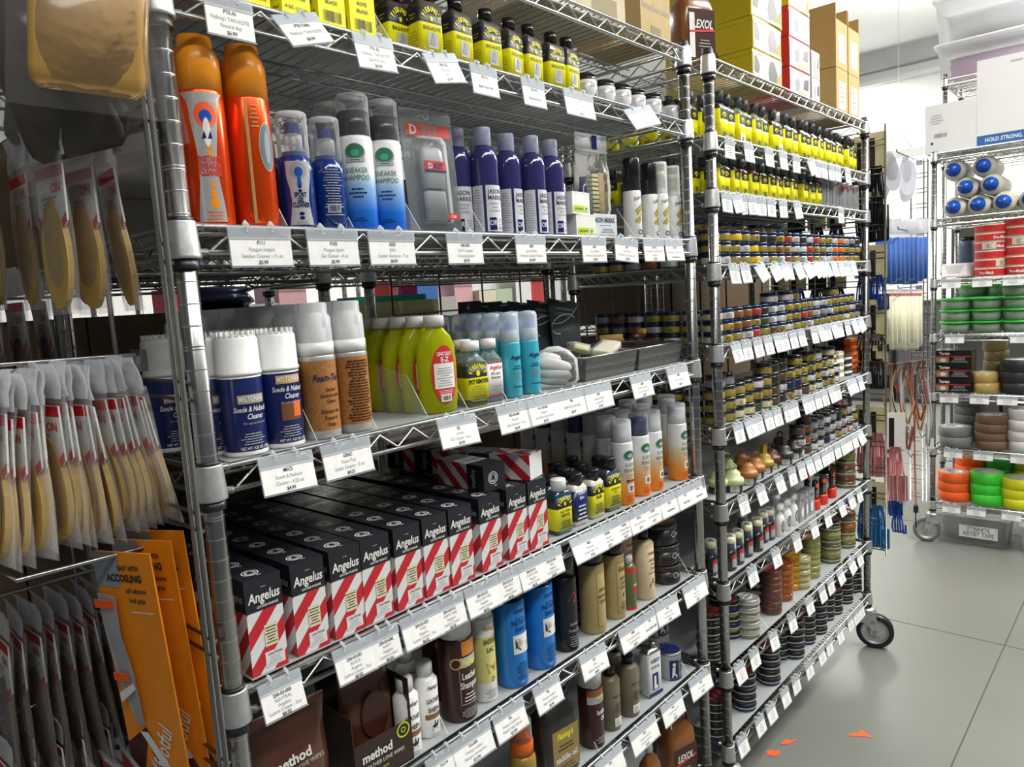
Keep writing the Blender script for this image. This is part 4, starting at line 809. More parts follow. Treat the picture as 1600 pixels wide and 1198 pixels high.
tc1 = can('spray_can', 'tan saddle care cans', .0268, .176, TANCAN, BLACK, .030, [('SADDLE', .009, 0, .62, DKBROWN, 0, .7), ('LEATHER &', .008, 0, .53, DKBROWN, 0, .7), ('CLEANER', .008, 0, .45, DKBROWN, 0, .7)], extra=tanlab)
put(tc1, spot(928, 'S6', .031), R_(2), 'tan parchment can with framed label, black cap, left one')
def scout(b, mp, H): tanlab(b, mp, H); b.lines(mp, -.010, .010, H*.14, H*.28, 5, DKBROWN, seed=3); b.poly(mp, [(-.003, H*.34), (.002, H*.36), (.004, H*.43), (.0, H*.40)], DKBROWN)
tc2 = can('spray_can', 'tan saddle care cans', .0232, .170, TANCAN, BLACK, .030, [('Scout', .015, 0, .76, DKBROWN, .4, .7), ('BOOT', .009, .002, .62, DKBROWN, 0, .7), ('CLEAN', .008, .002, .55, DKBROWN, 0, .7), ('CONDIT', .008, .002, .48, DKBROWN, 0, .7)], extra=scout)
put(tc2, spot(962, 'S6', .031), R_(-2), 'tan can with bold script heading, right of the framed one')
GRB = mat('olive green bottle', (.10, .13, .05), .25, coat=.3)
cg = can('conditioner_bottle', 'small saddle care bottles', .0150, .120, GRB, WHITE, .022, [('CAMP', .006, 0, .55, PAPER, 0, .8)], neck=.008, catg='bottle', extra=lambda b, mp, H: (b.patch(mp, -.007, .007, H*.40, H*.50, RED, 3), b.lathe([(.0152, 0), (.0152, .006)], RED, 20, closed=False), b.lathe([(.0152, H*.86), (.0152, H*.96)], RED, 20, closed=False)))
put(cg, spot(985, 'S6', .026), R_(-4), 'slim olive green bottle with white cap between tan can and cream bottle')
HUBM = mat('cream bottle skin', (.66, .52, .33), .35)
hb1 = can('tack_conditioner_bottle', 'small saddle care bottles', .0235, .158, HUBM, BLACK, .026, [("HUBERD'S", .008, 0, .80, DKBROWN, 0, .7), ('SADDLE', .008, .001, .68, DKBROWN, 0, .7), ('AND', .007, .001, .61, DKBROWN, 0, .7), ('TACK', .008, .001, .53, DKBROWN, 0, .7), ('CONDITIONER', .005, .001, .46, DKBROWN, 0, .75)], neck=.011, catg='bottle', extra=lambda b, mp, H: (b.ring(mp, 0, H*.24, .0085, .0095, DKBROWN, 12, .0004, 20, 200), b.add([mp(u, w, .0004) for u, w in [(-.010, H*.22), (.0, H*.38), (.001, H*.37), (-.009, H*.21)]], [(0, 1, 2, 3)], DKBROWN), b.add([mp(u, w, .0004) for u, w in [(.010, H*.20), (.0, H*.38), (-.001, H*.37), (.009, H*.19)]], [(0, 1, 2, 3)], DKBROWN)))
put(hb1, spot(1008, 'S6', .031), R_(-4), 'cream bottle with black cap and a saddle drawing'); 
PEARL = mat('dull black tub', (.016, .015, .016), .35, coat=.3)
def tub(h, lab, open_=False):
    t = thing('polish_tub', lab, 'tub', 'stacked black polish tubs'); b = MB(); r = .0375; b.lathe([(0, 0), (r*.92, 0), (r*.94, .003), (r*.99, h-.010)], PEARL, 30)
    part('tub', b, t); b = MB(); b.lathe([(0, h-.011), (r*1.03, h-.011), (r*1.03, h), (r*.97, h+.001), (r*.95, h-.002), (0, h-.002)], PEARL if not open_ else [PEARL, PEARL, PEARL, PEARL, mat('amber lid print', (.50, .18, .01), .3)], 30); part('lid', b, t)
    b = MB(); mp = CY(r, 0, .0006); b.ring(mp, -.008, h*.52, .0052, .0072, GREYP, 20); b.disc(mp, -.008, h*.52, .0015, .0015, RED, 8); b.text(mp, 'ne', .0165, .007, h*.52-.006, GREYP, .0, sx=.8); b.patch(mp, .003, .014, h*.52+.010, h*.52+.0112, GREYP, 3); b.patch(mp, .000, .012, h*.52+.013, h*.52+.0145, RED, 3); b.lines(mp, -.026, -.017, h*.50, h*.54, 1, GREYP); part('label', b, t); return t
q = spot(1040, 'S6', .042)
for k, (h, lab) in enumerate([(.044, 'black polish tub at the bottom of its stack of three'), (.048, 'black polish tub in the middle of the stack, lid tipped'), (.052, 'black polish tub on top, amber lid print catching light')]):
    t = tub(h, lab, k == 2); t.location = (q[0]-.004*k, q[1]+.002*k, q[2]+(0, .0455, .0955)[k]); t.rotation_euler = (0, 0, R_(-8+6*k))
WIPE = mat('brown pouch film', (.09, .035, .018), .22, 0, .1, 20, .3, coat=.5)
t = thing('wipes_pouch', 'glossy brown leather wipes pouch on the sixth shelf', 'pouch', None, spot(455, 'S6', .045), R_(-6))
b = MB(); b.loft([(cos(2*pi*a/28), sin(2*pi*a/28)) for a in range(28)], [(0, .050, .028), (.02, .060, .034), (.07, .062, .032), (.110, .060, .022), (.135, .062, .008), (.150, .064, .0015), (.160, .064, .0012)], WIPE); part('pouch', b, t)
b = MB(); mp = FL(.026, .004); b.disc(FL(.033, .001), .006, .040, .034, .034, DKBROWN, 26, 0); b.disc(FL(.034, .001), .006, .040, .030, .030, WIPE, 26, .0006); part('resealable_flap', b, t)
b = MB(); mp = FL(.0345); b.text(mp, 'method', .021, -.004, .094, PAPER, .03, sx=.85, rot=.10); b.text(mp, 'LEATHER LOVE WIPES', .009, .004, .084, GREYP, .01, sx=.85, rot=.10); part('label', b, t)
t = thing('display_box', 'dark brown leather wipes display box with lime ring logo', 'box', None, spot(577, 'S6', .052), R_(-3)); b = MB(); w = .104; DKB = mat('dark brown carton', (.035, .020, .016), .4)
for x0, x1, y0, y1, h in ((-w/2, w/2, -.045, -.0435, .066), (-w/2, -w/2+.0015, -.045, .05, .11), (w/2-.0015, w/2, -.045, .05, .13), (-w/2, w/2, .0485, .05, .15)): b.box(x0, x1, y0, y1, 0, h, DKB)
b.box(-w/2, w/2, -.045, .05, 0, .002, DKB); b.add([(w/2-.0008, -.045, .066), (w/2+.0008, -.045, .066), (w/2+.0008, -.02, .13), (w/2-.0008, -.02, .13)], [(0, 1, 2, 3)], DKB); part('carton', b, t)
b = MB(); mp = FL(.045); b.text(mp, 'method', .020, -.012, .036, PAPER, .03, sx=.85); b.text(mp, 'LEATHER LOVE WIPES', .0085, .0, .024, PAPER, .0, sx=.85); b.text(mp, 'cleansing cloths', .006, -.01, .014, LIME, .0, sx=.85); b.ring(mp, .036, .055, .0095, .012, LIME, 22); b.ring(mp, .036, .055, .003, .0045, LIME, 12); b.ring(mp, -.046, .010, .0, .006, LIME, 14); part('print', b, t)
t = thing('wipes_pouch', 'brown wipes pouch standing inside the dark display box', 'pouch', None, (xs(577, .058, SZ['S6']), .056, SZ['S6']+LZ+.0022), R_(-3)); b = MB(); b.loft([(cos(2*pi*a/28), sin(2*pi*a/28)) for a in range(28)], [(0, .040, .020), (.02, .046, .026), (.10, .046, .024), (.13, .044, .012), (.150, .044, .0015), (.158, .044, .0012)], WIPE); part('pouch', b, t); b = MB(); b.disc(FL(.026, .0015), 0, .085, .024, .036, DKBROWN, 24, 0); part('resealable_flap', b, t)
def sheenx(b, mp, H): b.patch(mp, -.016, .016, H*.33, H*.42, mat('brown band print', (.22, .11, .04), .5), 6); b.disc(mp, 0, H*.20, .0055, .003, INK, 10); b.poly(mp, [(.002, H*.22), (.006, H*.28), (.008, H*.26), (.005, H*.20)], INK); b.poly(mp, [(-.001, H*.22), (.001, H*.22), (.001, H*.30), (-.001, H*.30)], INK); b.lines(mp, -.006, -.004, H*.10, H*.20, 1, INK); b.lines(mp, .003, .005, H*.10, H*.20, 1, INK); b.lines(mp, -.012, .012, H*.04, H*.09, 2, GINK)
sheen = can('leather_sheen_bottle', 'white leather sheen bottles', .0200, .122, WHITE, WHITE, .026, [("Fiebing's", .0085, 0, .86, INK, .35, .7), ('LEATHER', .0105, 0, .62, DKBROWN, 0, .58), ('SHEEN', .0110, 0, .46, DKBROWN, 0, .65)], neck=.0118, extra=sheenx, catg='bottle')
put(sheen, spot(640, 'S6', .026), R_(-6), "white bottle with horse drawing, front left of the two"); put(sheen, spot(670, 'S6', .038), R_(-4), "white bottle with horse drawing, right one beside the brown can"); put(sheen, spot(640, 'S6', .10), 0, 'white sheen bottle in shadow behind the front two')
def shamp2(b, mp, H):
    b.patch(mp, -.005, .030, H*.80, H*.97, mat('amber print', (.55, .20, .03), .4), 6); b.disc(mp, -.016, H*.72, .010, .010, GOLD, 20, .0005); b.disc(mp, -.016, H*.72, .0075, .0075, DKBROWN, 16, .0007); b.patch(mp, -.010, .030, H*.66, H*.78, GREYP, 6, .0002)
    b.text(mp, "Fiebing's", .012, .008, H*.69, YEL, .02, .4, sx=.7, k=.0008); b.patch(mp, -.011, -.0105, H*.22, H*.64, PAPER, 1); b.patch(mp, -.011, .024, H*.215, H*.220, PAPER, 6); b.lines(mp, -.006, .020, H*.24, H*.36, 3, PAPER, seed=4); b.lines(mp, -.012, .022, H*.05, H*.17, 5, GREYP, seed=4)
lsh = can('spray_can', 'brown leather spray cans', .0300, .182, DKBROWN, WHITE, .038, [('Leather', .016, .008, .52, PAPER, 0, .62), ('Shampoo', .016, .008, .41, PAPER, 0, .62)], extra=shamp2, capr=.95)
put(lsh, spot(719, 'S6', .034), R_(-14), "brown leather shampoo spray can with white cap and round emblem")
def lacx(b, mp, H): b.text(mp, "Fiebing's", .011, .0, H*.86, FY, .02, .4, sx=.7, k=.0006); b.poly(mp, [(-.006, H*.34), (.006, H*.36), (.010, H*.46), (.004, H*.42), (-.004, H*.44), (-.010, H*.48)], mat('saddle drawing', (.40, .18, .04), .5)); b.ring(mp, .002, H*.27, .002, .003, INK, 10, .0004, 0, 360, 1.6); b.lines(mp, -.014, .014, H*.05, H*.16, 4, GINK, seed=8)
lac = can('spray_can', 'yellow saddle lac cans', .0222, .188, WHITE, WHITE, .036, [('SADDLE', .012, 0, .70, INK, 0, .6), ('LAC', .012, 0, .60, INK, 0, .7)], labm=mat('pale yellow label', (.66, .62, .20), .4), lz=(.24, .78), extra=lacx)
put(lac, spot(759, 'S6', .036), R_(-6), 'white saddle lac can with pale yellow label and saddle drawing')
for k, (px, y, p_) in enumerate([(690, .11, lsh), (728, .12, lac), (905, .10, tc1), (940, .10, tc2), (975, .10, hb1), (870, .15, blk)]): put(p_, spot(px, 'S6', y), 0, ['brown shampoo can standing behind the front one', 'saddle lac can standing behind the front one', 'tan framed can behind the front framed one', 'tan script can behind the front one', 'cream saddle bottle behind the front one', 'black spray can third back'][k])
# ---- seventh shelf
t = thing('oil_jug', 'black plastic jug of saddle oil with tan label and moulded handle', 'jug', None, spot(868, 'S7', .040), R_(-8)); b = MB(); JB = mat('dark jug plastic', (.022, .020, .018), .3, coat=.3)
b.rect(.098, .060, .018, [(0, .004), (.004, 0), (.110, 0), (.128, .004), (.146, .020), (.154, .030)], [JB]*5); part('jug_body', b, t); b = MB(); b.tube([(-.030, 0, .140), (-.034, 0, .158), (-.024, 0, .168), (-.004, 0, .168), (.012, 0, .158), (.020, 0, .146)], .008, JB, 10); part('handle', b, t)
b = MB(); b.lathe([(0, .150), (.014, .150), (.014, .170), (0, .172)], BLACK, 18, c=(.026, 0)); part('cap', b, t)
b = MB(); mp = FL(.030); OL = mat('olive tan label', (.28, .20, .07), .5); b.patch(mp, -.030, .040, .012, .100, OL, 2); b.text(mp, "Fiebing's", .017, .002, .080, YEL, .02, .4, sx=.75); b.text(mp, 'saddle oil', .018, .005, .034, PAPER, .02, sx=.85); b.lines(mp, -.024, .034, .055, .070, 2, DKBROWN); b.lines(mp, -.024, .034, .016, .028, 2, DKBROWN); part('label', b, t)
def oilx(b, mp, H): b.patch(mp, -.024, .028, H*.86, H*.97, mat('amber brown print', (.30, .09, .02), .4), 8); b.patch(mp, -.024, .028, H*.74, H*.86, GREYP, 8); b.text(mp, "Fiebing's", .010, .008, H*.77, FY, .02, .4, sx=.7, k=.0006); b.lines(mp, -.010, .020, H*.08, H*.2, 4, GREYP, seed=8)
ol = can('spray_can', 'brown leather spray cans', .0262, .172, DKBROWN, WHITE, .040, [('Saddle', .014, .006, .56, PAPER, 0, .62), ('Oil', .014, .010, .45, PAPER, 0, .7)], extra=oilx, capr=.95); put(ol, spot(926, 'S7', .032), R_(-16), 'brown saddle oil spray can with white cap')
NF = mat('murky grey oil bottle', (.15, .13, .08), .35, 0, .15, 30)
nf = can('neatsfoot_bottle', 'murky neatsfoot oil bottles', .0225, .138, NF, BLACK, .024, [('NEATSFOOT', .006, 0, .66, DKBROWN, 0, .7)], neck=.0115, catg='bottle', extra=lambda b, mp, H: (b.patch(mp, -.010, .012, H*.08, H*.25, PAPER, 4), b.lines(mp, -.008, .010, H*.10, H*.23, 3, GINK, k=.0007), b.lines(mp, -.010, .012, H*.35, H*.55, 4, DKBROWN)))
put(nf, spot(955, 'S7', .034), R_(-6), 'murky oil bottle with black cap, the shorter-looking left one'); put(nf, spot(984, 'S7', .030), R_(-10), 'murky oil bottle with black cap and small white sticker, beside the shoe oil tin'); put(nf, spot(962, 'S7', .085), 0, 'murky oil bottle in the second rank')
METAL = mat('tinplate', (.42, .42, .40), .3, .9)
t = thing('oil_tin', "rectangular shoe oil tin with boot picture", 'tin', None, spot(1018, 'S7', .032), R_(-10)); b = MB(); b.rect(.046, .030, .006, [(0, .001), (.002, 0), (.104, 0), (.112, .008)], [METAL, mat('white tin print', (.62, .63, .64), .35), METAL]); part('tin', b, t); b = MB(); b.lathe([(0, .108), (.009, .110), (.009, .122), (0, .123)], METAL, 16, c=(.008, 0)); part('screw_cap', b, t)
b = MB(); mp = FL(.015); b.text(mp, "HUBERD'S", .013, 0, .082, NAVY, .02, sx=.5); b.text(mp, 'SHOE OIL', .009, 0, .068, NAVY, .02, sx=.7); b.patch(mp, -.011, .009, .016, .056, NAVY, 2); b.poly(mp, [(-.007, .018), (.006, .018), (.006, .024), (.001, .028), (.001, .050), (-.006, .050)], PAPER, .0006); b.patch(mp, -.023, .023, .002, .010, NAVY, 2); part('label', b, t)
def htin(lab, q, rz):
    t = thing('grease_tin', lab, 'tin', 'round boot grease tins'); b = MB(); r = .0265; b.lathe([(0, 0), (r, 0), (r, .060), (r+.001, .061), (r+.001, .065)], [METAL, mat('white tin print', (.62, .63, .64), .35), METAL, METAL], 26); part('tin', b, t); b = MB(); b.lathe([(0, .062), (r-.001, .063), (r+.0006, .067), (r-.002, .0675), (r-.004, .0655), (0, .0655)], [METAL, METAL, METAL, NAVY, NAVY], 26); part('lid', b, t)
    b = MB(); mp = CY(r); b.patch(mp, -.022, .002, .006, .050, NAVY, 8); b.poly(mp, [(-.017, .008), (-.004, .008), (-.004, .014), (-.009, .018), (-.008, .034), (-.015, .034)], PAPER, .0006); b.disc(mp, -.011, .040, .004, .005, PAPER, 12, .0006); b.text(mp, 'HUBERD', .009, .013, .040, NAVY, .02, sx=.6); b.text(mp, 'SHOE', .009, .014, .030, NAVY, .02, sx=.6); b.text(mp, 'GREASE', .009, .014, .020, NAVY, .02, sx=.6); b.patch(mp, -.022, .026, .0, .0045, NAVY, 8); part('label', b, t); t.location = q; t.rotation_euler.z = rz
htin("round white and navy grease tin at the shelf front", spot(1048, 'S7', .036), R_(-16)); q = spot(1030, 'S7', .105); htin('round grease tin at the bottom of the stack behind', q, R_(-6)); htin('round navy-lidded tin on top of the stack behind the oil tin', (q[0], q[1], q[2]+.068), R_(-10))
# ---- lowest shelf
def lexol(big, lab, q, rz):
    t = thing('cleaner_jug', lab, 'jug', 'amber leather cleaner jugs'); A = mat('amber brown jug', (.22, .075, .018), .25, coat=.4); w, d, h = (.092, .062, .175) if big else (.052, .036, .150); b = MB()
    b.rect(w, d, .016 if big else .010, [(0, .004), (.004, 0), (h*.62, 0), (h*.74, w*.03), (h*.84, w*.16), (h*.92, w*.30), (h*.95, w*.33)], [A]*6); part('jug_body', b, t)
    b = MB(); b.lathe([(0, h*.94), (w*.17, h*.94), (w*.17, h+.012), (0, h+.013)], WHITE, 18, c=(-w*.02, 0)); part('cap', b, t)
    if big: b = MB(); b.tube([(.012, 0, h*.92), (.030, 0, h*.99), (.042, 0, h*.93), (.044, 0, h*.78), (.040, 0, h*.66)], .008, A, 10); part('handle', b, t)
    b = MB(); mp = FL(d/2); b.patch(mp, -w*.40, w*.44, h*.06, h*.56, DKBROWN, 2); b.text(mp, 'LEXOL', w*.26, 0, h*.36, PAPER, .03, .2, sx=.75); b.poly(mp, [(-w*.38, h*.30), (w*.42, h*.36), (w*.42, h*.40), (-w*.38, h*.33)], RED, .0004); b.lines(mp, -w*.3, w*.3, h*.10, h*.26, 4, GREYP); part('label', b, t); t.location = q; t.rotation_euler.z = rz
lexol(1, 'big amber cleaner jug on the lowest shelf by the right post', spot(1058, 'S8', .045), R_(-14)); lexol(0, 'slim amber bottle with white cap beside the big amber jug', spot(1018, 'S8', .040), R_(-10)); lexol(0, 'slim amber bottle left of the other slim one on the lowest shelf', spot(978, 'S8', .055), R_(-4))
t = thing('pump_bottle', 'orange pump bottle under a clear cap, beside the saddle oil jug', 'bottle', None, spot(820, 'S7', .040), R_(-10)); b = MB(); OR2 = mat('bright orange plastic', (.75, .14, .01), .3); b.lathe([(0, 0), (.024, 0), (.026, .004), (.026, .075), (.022, .088)], mat('golden bottle', (.30, .20, .04), .2), 24); part('bottle', b, t)
b = MB(); b.lathe([(0, .086), (.0225, .086), (.0225, .112), (.014, .118), (.012, .130), (.012, .142), (0, .143)], OR2, 22); b.box(-.006, .016, -.006, .006, .134, .142, OR2); part('pump_head', b, t); b = MB(); b.lathe([(.0205, .113), (.0205, .150), (.016, .156), (0, .158)], CLEARP, 20, closed=False); part('overcap', b, t)

# ---- top shelf cartons
def carton(name, lab, loc, w, d, h, m, rz=0, grp=None, flaps=False, extra=None, side=None):
    t = thing(name, lab, 'box', grp, loc, rz); b = MB(); b.box(-w/2, w/2, -d/2, d/2, 0, h, m); b.box(-w/2-.0006, -w/2, -.004, .004, 0, h, side or m); part('carton', b, t)
    b = MB(); b.box(-.002, .002, -d/2-.0004, d/2+.0004, h, h+.0006, mat('flap seam', (.20, .13, .06), .8))
    if flaps: b.box(-w/2, -w/2+.003, -d/2, d/2, h, h+.05, m); b.box(w/2-.003, w/2, -d/2, d/2, h, h+.05, m)
    part('flap', b, t)
    if extra: b = MB(); extra(b, FL(d/2)); part('marking', b, t)
    return t
TAPE = clear('packing tape', haze=.35, col=(.72, .66, .52), rough=.2)
def handw(b, mp):
    b.text(mp, 'Dr. Shoe 10 Dark', .022, .0, .100, GINK, -.004, .4, sx=.7, fit=.112); b.text(mp, 'Premium Sneaker Solution', .020, .0, .062, GINK, -.004, .4, sx=.7, fit=.116); b.patch(mp, -.022, .022, .002, .032, TAPE, 2, .0004)
KR2 = mat('pale kraft cardboard', (.50, .37, .17), .8, 0, .05, 40)
z1 = SZ['S1']+.004
carton('cardboard_box', 'kraft box with handwriting at the right end of the near rack top', (1.105, .10, z1), .125, .17, .22, KR2, 0, 'boxes on the near rack top', extra=handw, side=KRAFT)
carton('cardboard_box', 'pale closed box on the near rack top, left of the one with handwriting', (.84, .12, z1), .30, .20, .20, mat('pale board', (.60, .52, .36), .8, 0, .05, 30), 0, 'boxes on the near rack top', extra=lambda b, mp: b.patch(mp, .03, .12, .0, .05, TAPE, 2))
carton('cardboard_box', 'brown box hidden mostly above the picture on the near rack top', (.40, .16, z1), .36, .24, .16, KRAFTD, 0, 'boxes on the near rack top')
# ================================================================ goods on the second rack
def S(v): return .95+.1*rnd.random()
JAR = {}
LIDB = mat('dark navy lid', (.02, .035, .085), .18, .5); RIM = mat('bright rim', (.55, .56, .58), .2, 1.)
LIDK = mat('black jar lid', (.014, .014, .016), .2, coat=.4)
JC = dict(olive=(.30, .23, .05), gold=(.33, .25, .035), yellow=(.75, .45, .01), white=(.62, .62, .62), red=(.42, .03, .02), orange=(.70, .16, .01), rust=(.26, .08, .02), cream=(.62, .56, .36), brown=(.11, .05, .025), green=(.04, .07, .03), navy=(.01, .02, .07), dark=(.03, .025, .02), grey=(.22, .23, .25), black=(.015, .015, .016), orangespot=(.60, .60, .60))
def jar(col, lid='navy', h=.0292, r=.0245):
    k = (col, lid, h, r)
    if k in JAR: return JAR[k]
    t = thing('polish_jar', 'x', 'jar', 'x'); b = MB(); c = mat('jar label '+col, JC[col], .35, 0, .1, 90)
    gl = mat('jar glass '+lid, (.04, .045, .06) if lid == 'navy' else (.02, .02, .02), .08, coat=.8); L = LIDB if lid == 'navy' else LIDK
    b.lathe([(0, 0), (r*.90, 0), (r, .002), (r, .004), (r+.0002, .0045), (r+.0002, h*.62), (r, h*.64), (r*.94, h*.70)], [gl, gl, gl, c, c, gl, gl], 20)
    mp = CY(r, R_(-20))
    if col in ('white', 'orangespot'):
        b.bars(mp, -.010, .010, .006, h*.58, GINK)
        if col == 'orangespot': b.patch(CY(r, R_(-75)), -.005, .005, .005, h*.6, ORANGE, 4)
    elif col in ('olive', 'gold', 'cream'): b.lines(mp, -.006, .010, .007, h*.55, 3, DKBROWN, seed=len(col))
    part('jar', b, t); b = MB(); b.lathe([(0, h*.66), (r*.97, h*.66), (r*.99, h*.70), (r*.99, h*.90), (r*.96, h), (0, h)], [L, RIM, L, L, L], 20); part('lid', b, t); JAR[k] = t; return t
FD = .051
def jarrow(sh, cols, counts, lid='navy', seed=1, y0=.028, shelfname='', grp='', rank='front', h=.0292, r=.0245, x0=.052, x1=1.155):
    rr2 = random.Random(seed); n = len(counts); z = SZ[sh]+LZ
    for k in range(n):
        x = FX+x0+(x1-x0)*k/(n-1); base = cols[k] if k < len(cols) else 'olive'
        for j in range(counts[k]):
            c = base.split('/')[j % len(base.split('/'))]
            put(jar(c, lid, h, r), (x+rr2.uniform(-.0015, .0015), y0+rr2.uniform(-.002, .003), z+j*h*1.002), R_(rr2.uniform(-25, 35)),
                '%s jar, %s up in %s %sstack from left, %s' % (c if c != 'orangespot' else 'white-labelled', NTH[j], NTH[k], '' if rank == 'front' else 'rear ', shelfname.replace('the ', 'second rack ')), grp)
G4 = 'the shelf above the swung tags'
jarrow('F4', ['white/gold/gold', 'white/gold/gold', 'olive/olive/yellow', 'olive/white/gold', 'yellow/yellow/olive', 'white/olive/dark', 'gold/olive/dark', 'white/rust/gold', 'rust/gold/red', 'olive/white/white', 'white/white/dark', 'red/red/white', 'olive/gold/red', 'white/olive/gold', 'white/white/gold', 'orange/orange/white', 'orange/orange/orange', 'olive/gold/white', 'gold/gold/grey', 'gold/olive/dark'], [3]*20, 'navy', 3, shelfname='the fourth shelf', grp='shoe cream jars on the fourth shelf')
jarrow('F4', ['gold/gold/gold/gold', 'olive', 'olive/olive/olive/olive', 'olive', 'olive', 'olive', 'olive', 'grey', 'dark'], [4, 0, 4, 4, 3, 4, 4, 4, 3], 'navy', 4, .085, 'the fourth shelf', 'second rank jars on the fourth shelf', 'second', x0=.10, x1=.66)
jarrow('F5', ['white/cream/cream', 'gold/gold/white', 'olive/rust/rust', 'white/rust/rust', 'red/gold/red', 'gold/green/dark', 'brown/white/white/white', 'gold/white/white', 'white/gold/gold/white', 'gold/olive/gold', 'gold/red/gold', 'white/rust/gold', 'olive/white/white', 'gold/grey/white', 'olive/white/gold', 'olive/gold/gold/gold', 'gold/gold/gold', 'cream/gold/gold', 'olive/white/gold', 'grey/dark/gold'], [3, 3, 3, 3, 3, 3, 4, 3, 4, 4, 3, 3, 3, 3, 3, 4, 3, 3, 3, 2], 'navy', 5, shelfname='the fifth shelf', grp='shoe cream jars on the fifth shelf')
jarrow('F6', ['olive/olive/gold/grey', 'olive/gold/gold/grey', 'cream/cream/gold', 'cream/gold/gold', 'green/olive/white', 'cream/gold/gold/olive', 'brown/brown/dark/dark', 'dark/white/brown/dark', 'olive/navy/gold', 'white/navy/gold/gold', 'brown/gold/gold', 'cream/white/olive/gold', 'white/gold/gold/white', 'olive/white/olive', 'olive/cream/cream/cream', 'white/white'], [4, 4, 3, 3, 3, 4, 4, 4, 3, 4, 3, 4, 4, 3, 4, 2], 'black', 6, .030, 'the sixth shelf', 'dark-lidded jars on the sixth shelf', h=.032, r=.0265, x1=.93)
jarrow('F7', ['white/orangespot/brown', 'brown/rust/brown/brown', 'white/grey/grey', 'white/grey/grey', 'navy/grey/white', 'white/white/grey', 'olive/white/dark', 'orangespot/white/olive/orangespot', 'orangespot/white/white/dark', 'white/olive'], [3, 4, 3, 3, 3, 3, 3, 4, 4, 2], 'black', 8, .030, 'the seventh shelf', 'black-lidded cream jars on the seventh shelf', h=.034, r=.0245, x0=.60, x1=1.12)
for sh, nm, yy in (('F4', 'fourth', 7), ('F5', 'fifth', 7), ('F6', 'sixth', 4)):       # files running back at the rack's left end
    for j in range(1, yy):
        for s in range(3):
            c = ['olive', 'white', 'grey', 'gold', 'rust'][(j*3+s*2) % 5]
            put(jar(c, 'navy' if sh != 'F6' else 'black'), (FX+.038+.003*(j % 2), .030+.054*j, SZ[sh]+LZ+s*.0293), R_(-60), '%s jar in the left end file, second rack %s shelf, %s back, %s up' % (c, nm, NTH[j], NTH[s]), 'jars in the left end file')
# candle-like cream cups with looped lids
def conejar(c, lab, q, loop=True):
    t = thing('looped_lid_jar', lab, 'jar', 'jars with looped or peaked lids'); m = mat('coloured lid '+c, dict(mint=(.60, .66, .34), terra=(.40, .15, .03), mustard=(.40, .27, .03), brown=(.10, .035, .02), charcoal=(.04, .035, .03), black=(.012, .012, .012))[c], .45); b = MB()
    b.lathe([(0, 0), (.024, 0), (.025, .002), (.025, .020)], [mat('white jar glass', (.75, .75, .76), .15), DKBROWN, BROWNCAP], 22); b.bars(CY(.025, R_(-25)), -.010, .010, .004, .016, GINK, PAPER); part('jar', b, t)
    b = MB(); b.lathe([(0, .019), (.0285, .019), (.0285, .033), (.026, .036), (.020, .038), (.0185, .050), (.012, .056), (.004, .058), (0, .058)], m, 24)
    if loop: b.tube([(-.008, 0, .056), (-.011, 0, .066), (-.004, 0, .073), (.004, 0, .073), (.011, 0, .066), (.008, 0, .056)], .0026, m, 8)
    else: b.box(-.007, .007, -.007, .007, .055, .082, m)
    part('looped_lid', b, t); t.location = q; t.rotation_euler.z = R_(-30)
z7 = SZ['F7']+LZ
for k, (c, px, y, lp, lab) in enumerate([('mint', 1122, .055, 1, 'pale mint jar with looped lid, seen between the posts'), ('mint', 1146, .026, 1, 'pale mint jar with looped lid, just right of the post'), ('mint', 1136, .10, 1, 'pale mint jar set back in the shade'), ('terra', 1168, .026, 1, 'terracotta jar with looped lid, in front'), ('terra', 1159, .085, 1, 'terracotta jar in the second rank, left'), ('terra', 1180, .034, 1, 'terracotta jar right of the front one'), ('mustard', 1194, .036, 0, 'mustard jar with square peaked lid'), ('brown', 1205, .040, 1, 'brown jar with looped lid beside the mustard one'), ('charcoal', 1225, .028, 0, 'charcoal jar with peaked lid'), ('black', 1239, .034, 1, 'black jar with looped lid by the dark-lidded stacks'), ('charcoal', 1219, .085, 1, 'charcoal jar in the second rank')]): conejar(c, lab, (xs(px, y, z7), y, z7), lp)
# dye bottles on the two upper shelves
def dye(kind, h, w=.040, d=.026):
    t = thing('dye_bottle', 'x', 'bottle', 'x'); b = MB(); H = h*.80; c = dict(dark=BROWNCAP, pale=GLS2, red=mat('reddish dye', (.20, .03, .015), .15, coat=.5), olive=mat('olive dye', (.20, .20, .05), .15, coat=.5))[kind.split('/')[0]]
    b.rect(w, d, .006, [(0, .002), (.003, 0), (H*.84, 0), (H*.95, w*.20), (H, w*.26)], [c]*4); part('bottle', b, t); b = MB(); b.lathe([(0, H), (w*.27, H), (w*.28, h), (0, h)], WHITE if '/w' in kind else mat('dusty black cap', (.05, .06, .07), .5), 16); part('cap', b, t)
    b = MB(); mp = FL(d/2, .0009); b.rect(w+.001, d+.001, .006, [(.005, 0), (H*.80, 0)], [YEL]); b.patch(FL(d/2, .0007), -w*.44, w*.49, H*.54, H*.80, INK, 1, 0); s = w*.20
    for m2 in (mp,): b.ring(m2, 0, H*.62, s*.75, s*1.25, YEL, 12, .0003, 10, 170); b.disc(m2, 0, H*.62, s*.3, s*.45, YEL, 8)
    b.bars(mp, -.008, .008, .010, .022, INK); b.lines(LF(w/2, .0009), -.008, .008, H*.30, H*.46, 2, FY, seed=3)
    if '/s' in kind: b.patch(mp, -.015, .015, .006, .030, PAPER, 2, .0002)
    part('wrap_label', b, t); return t
dk = {k: dye(k, .122) for k in ('dark', 'pale', 'pale/s', 'olive', 'pale/w/s')}
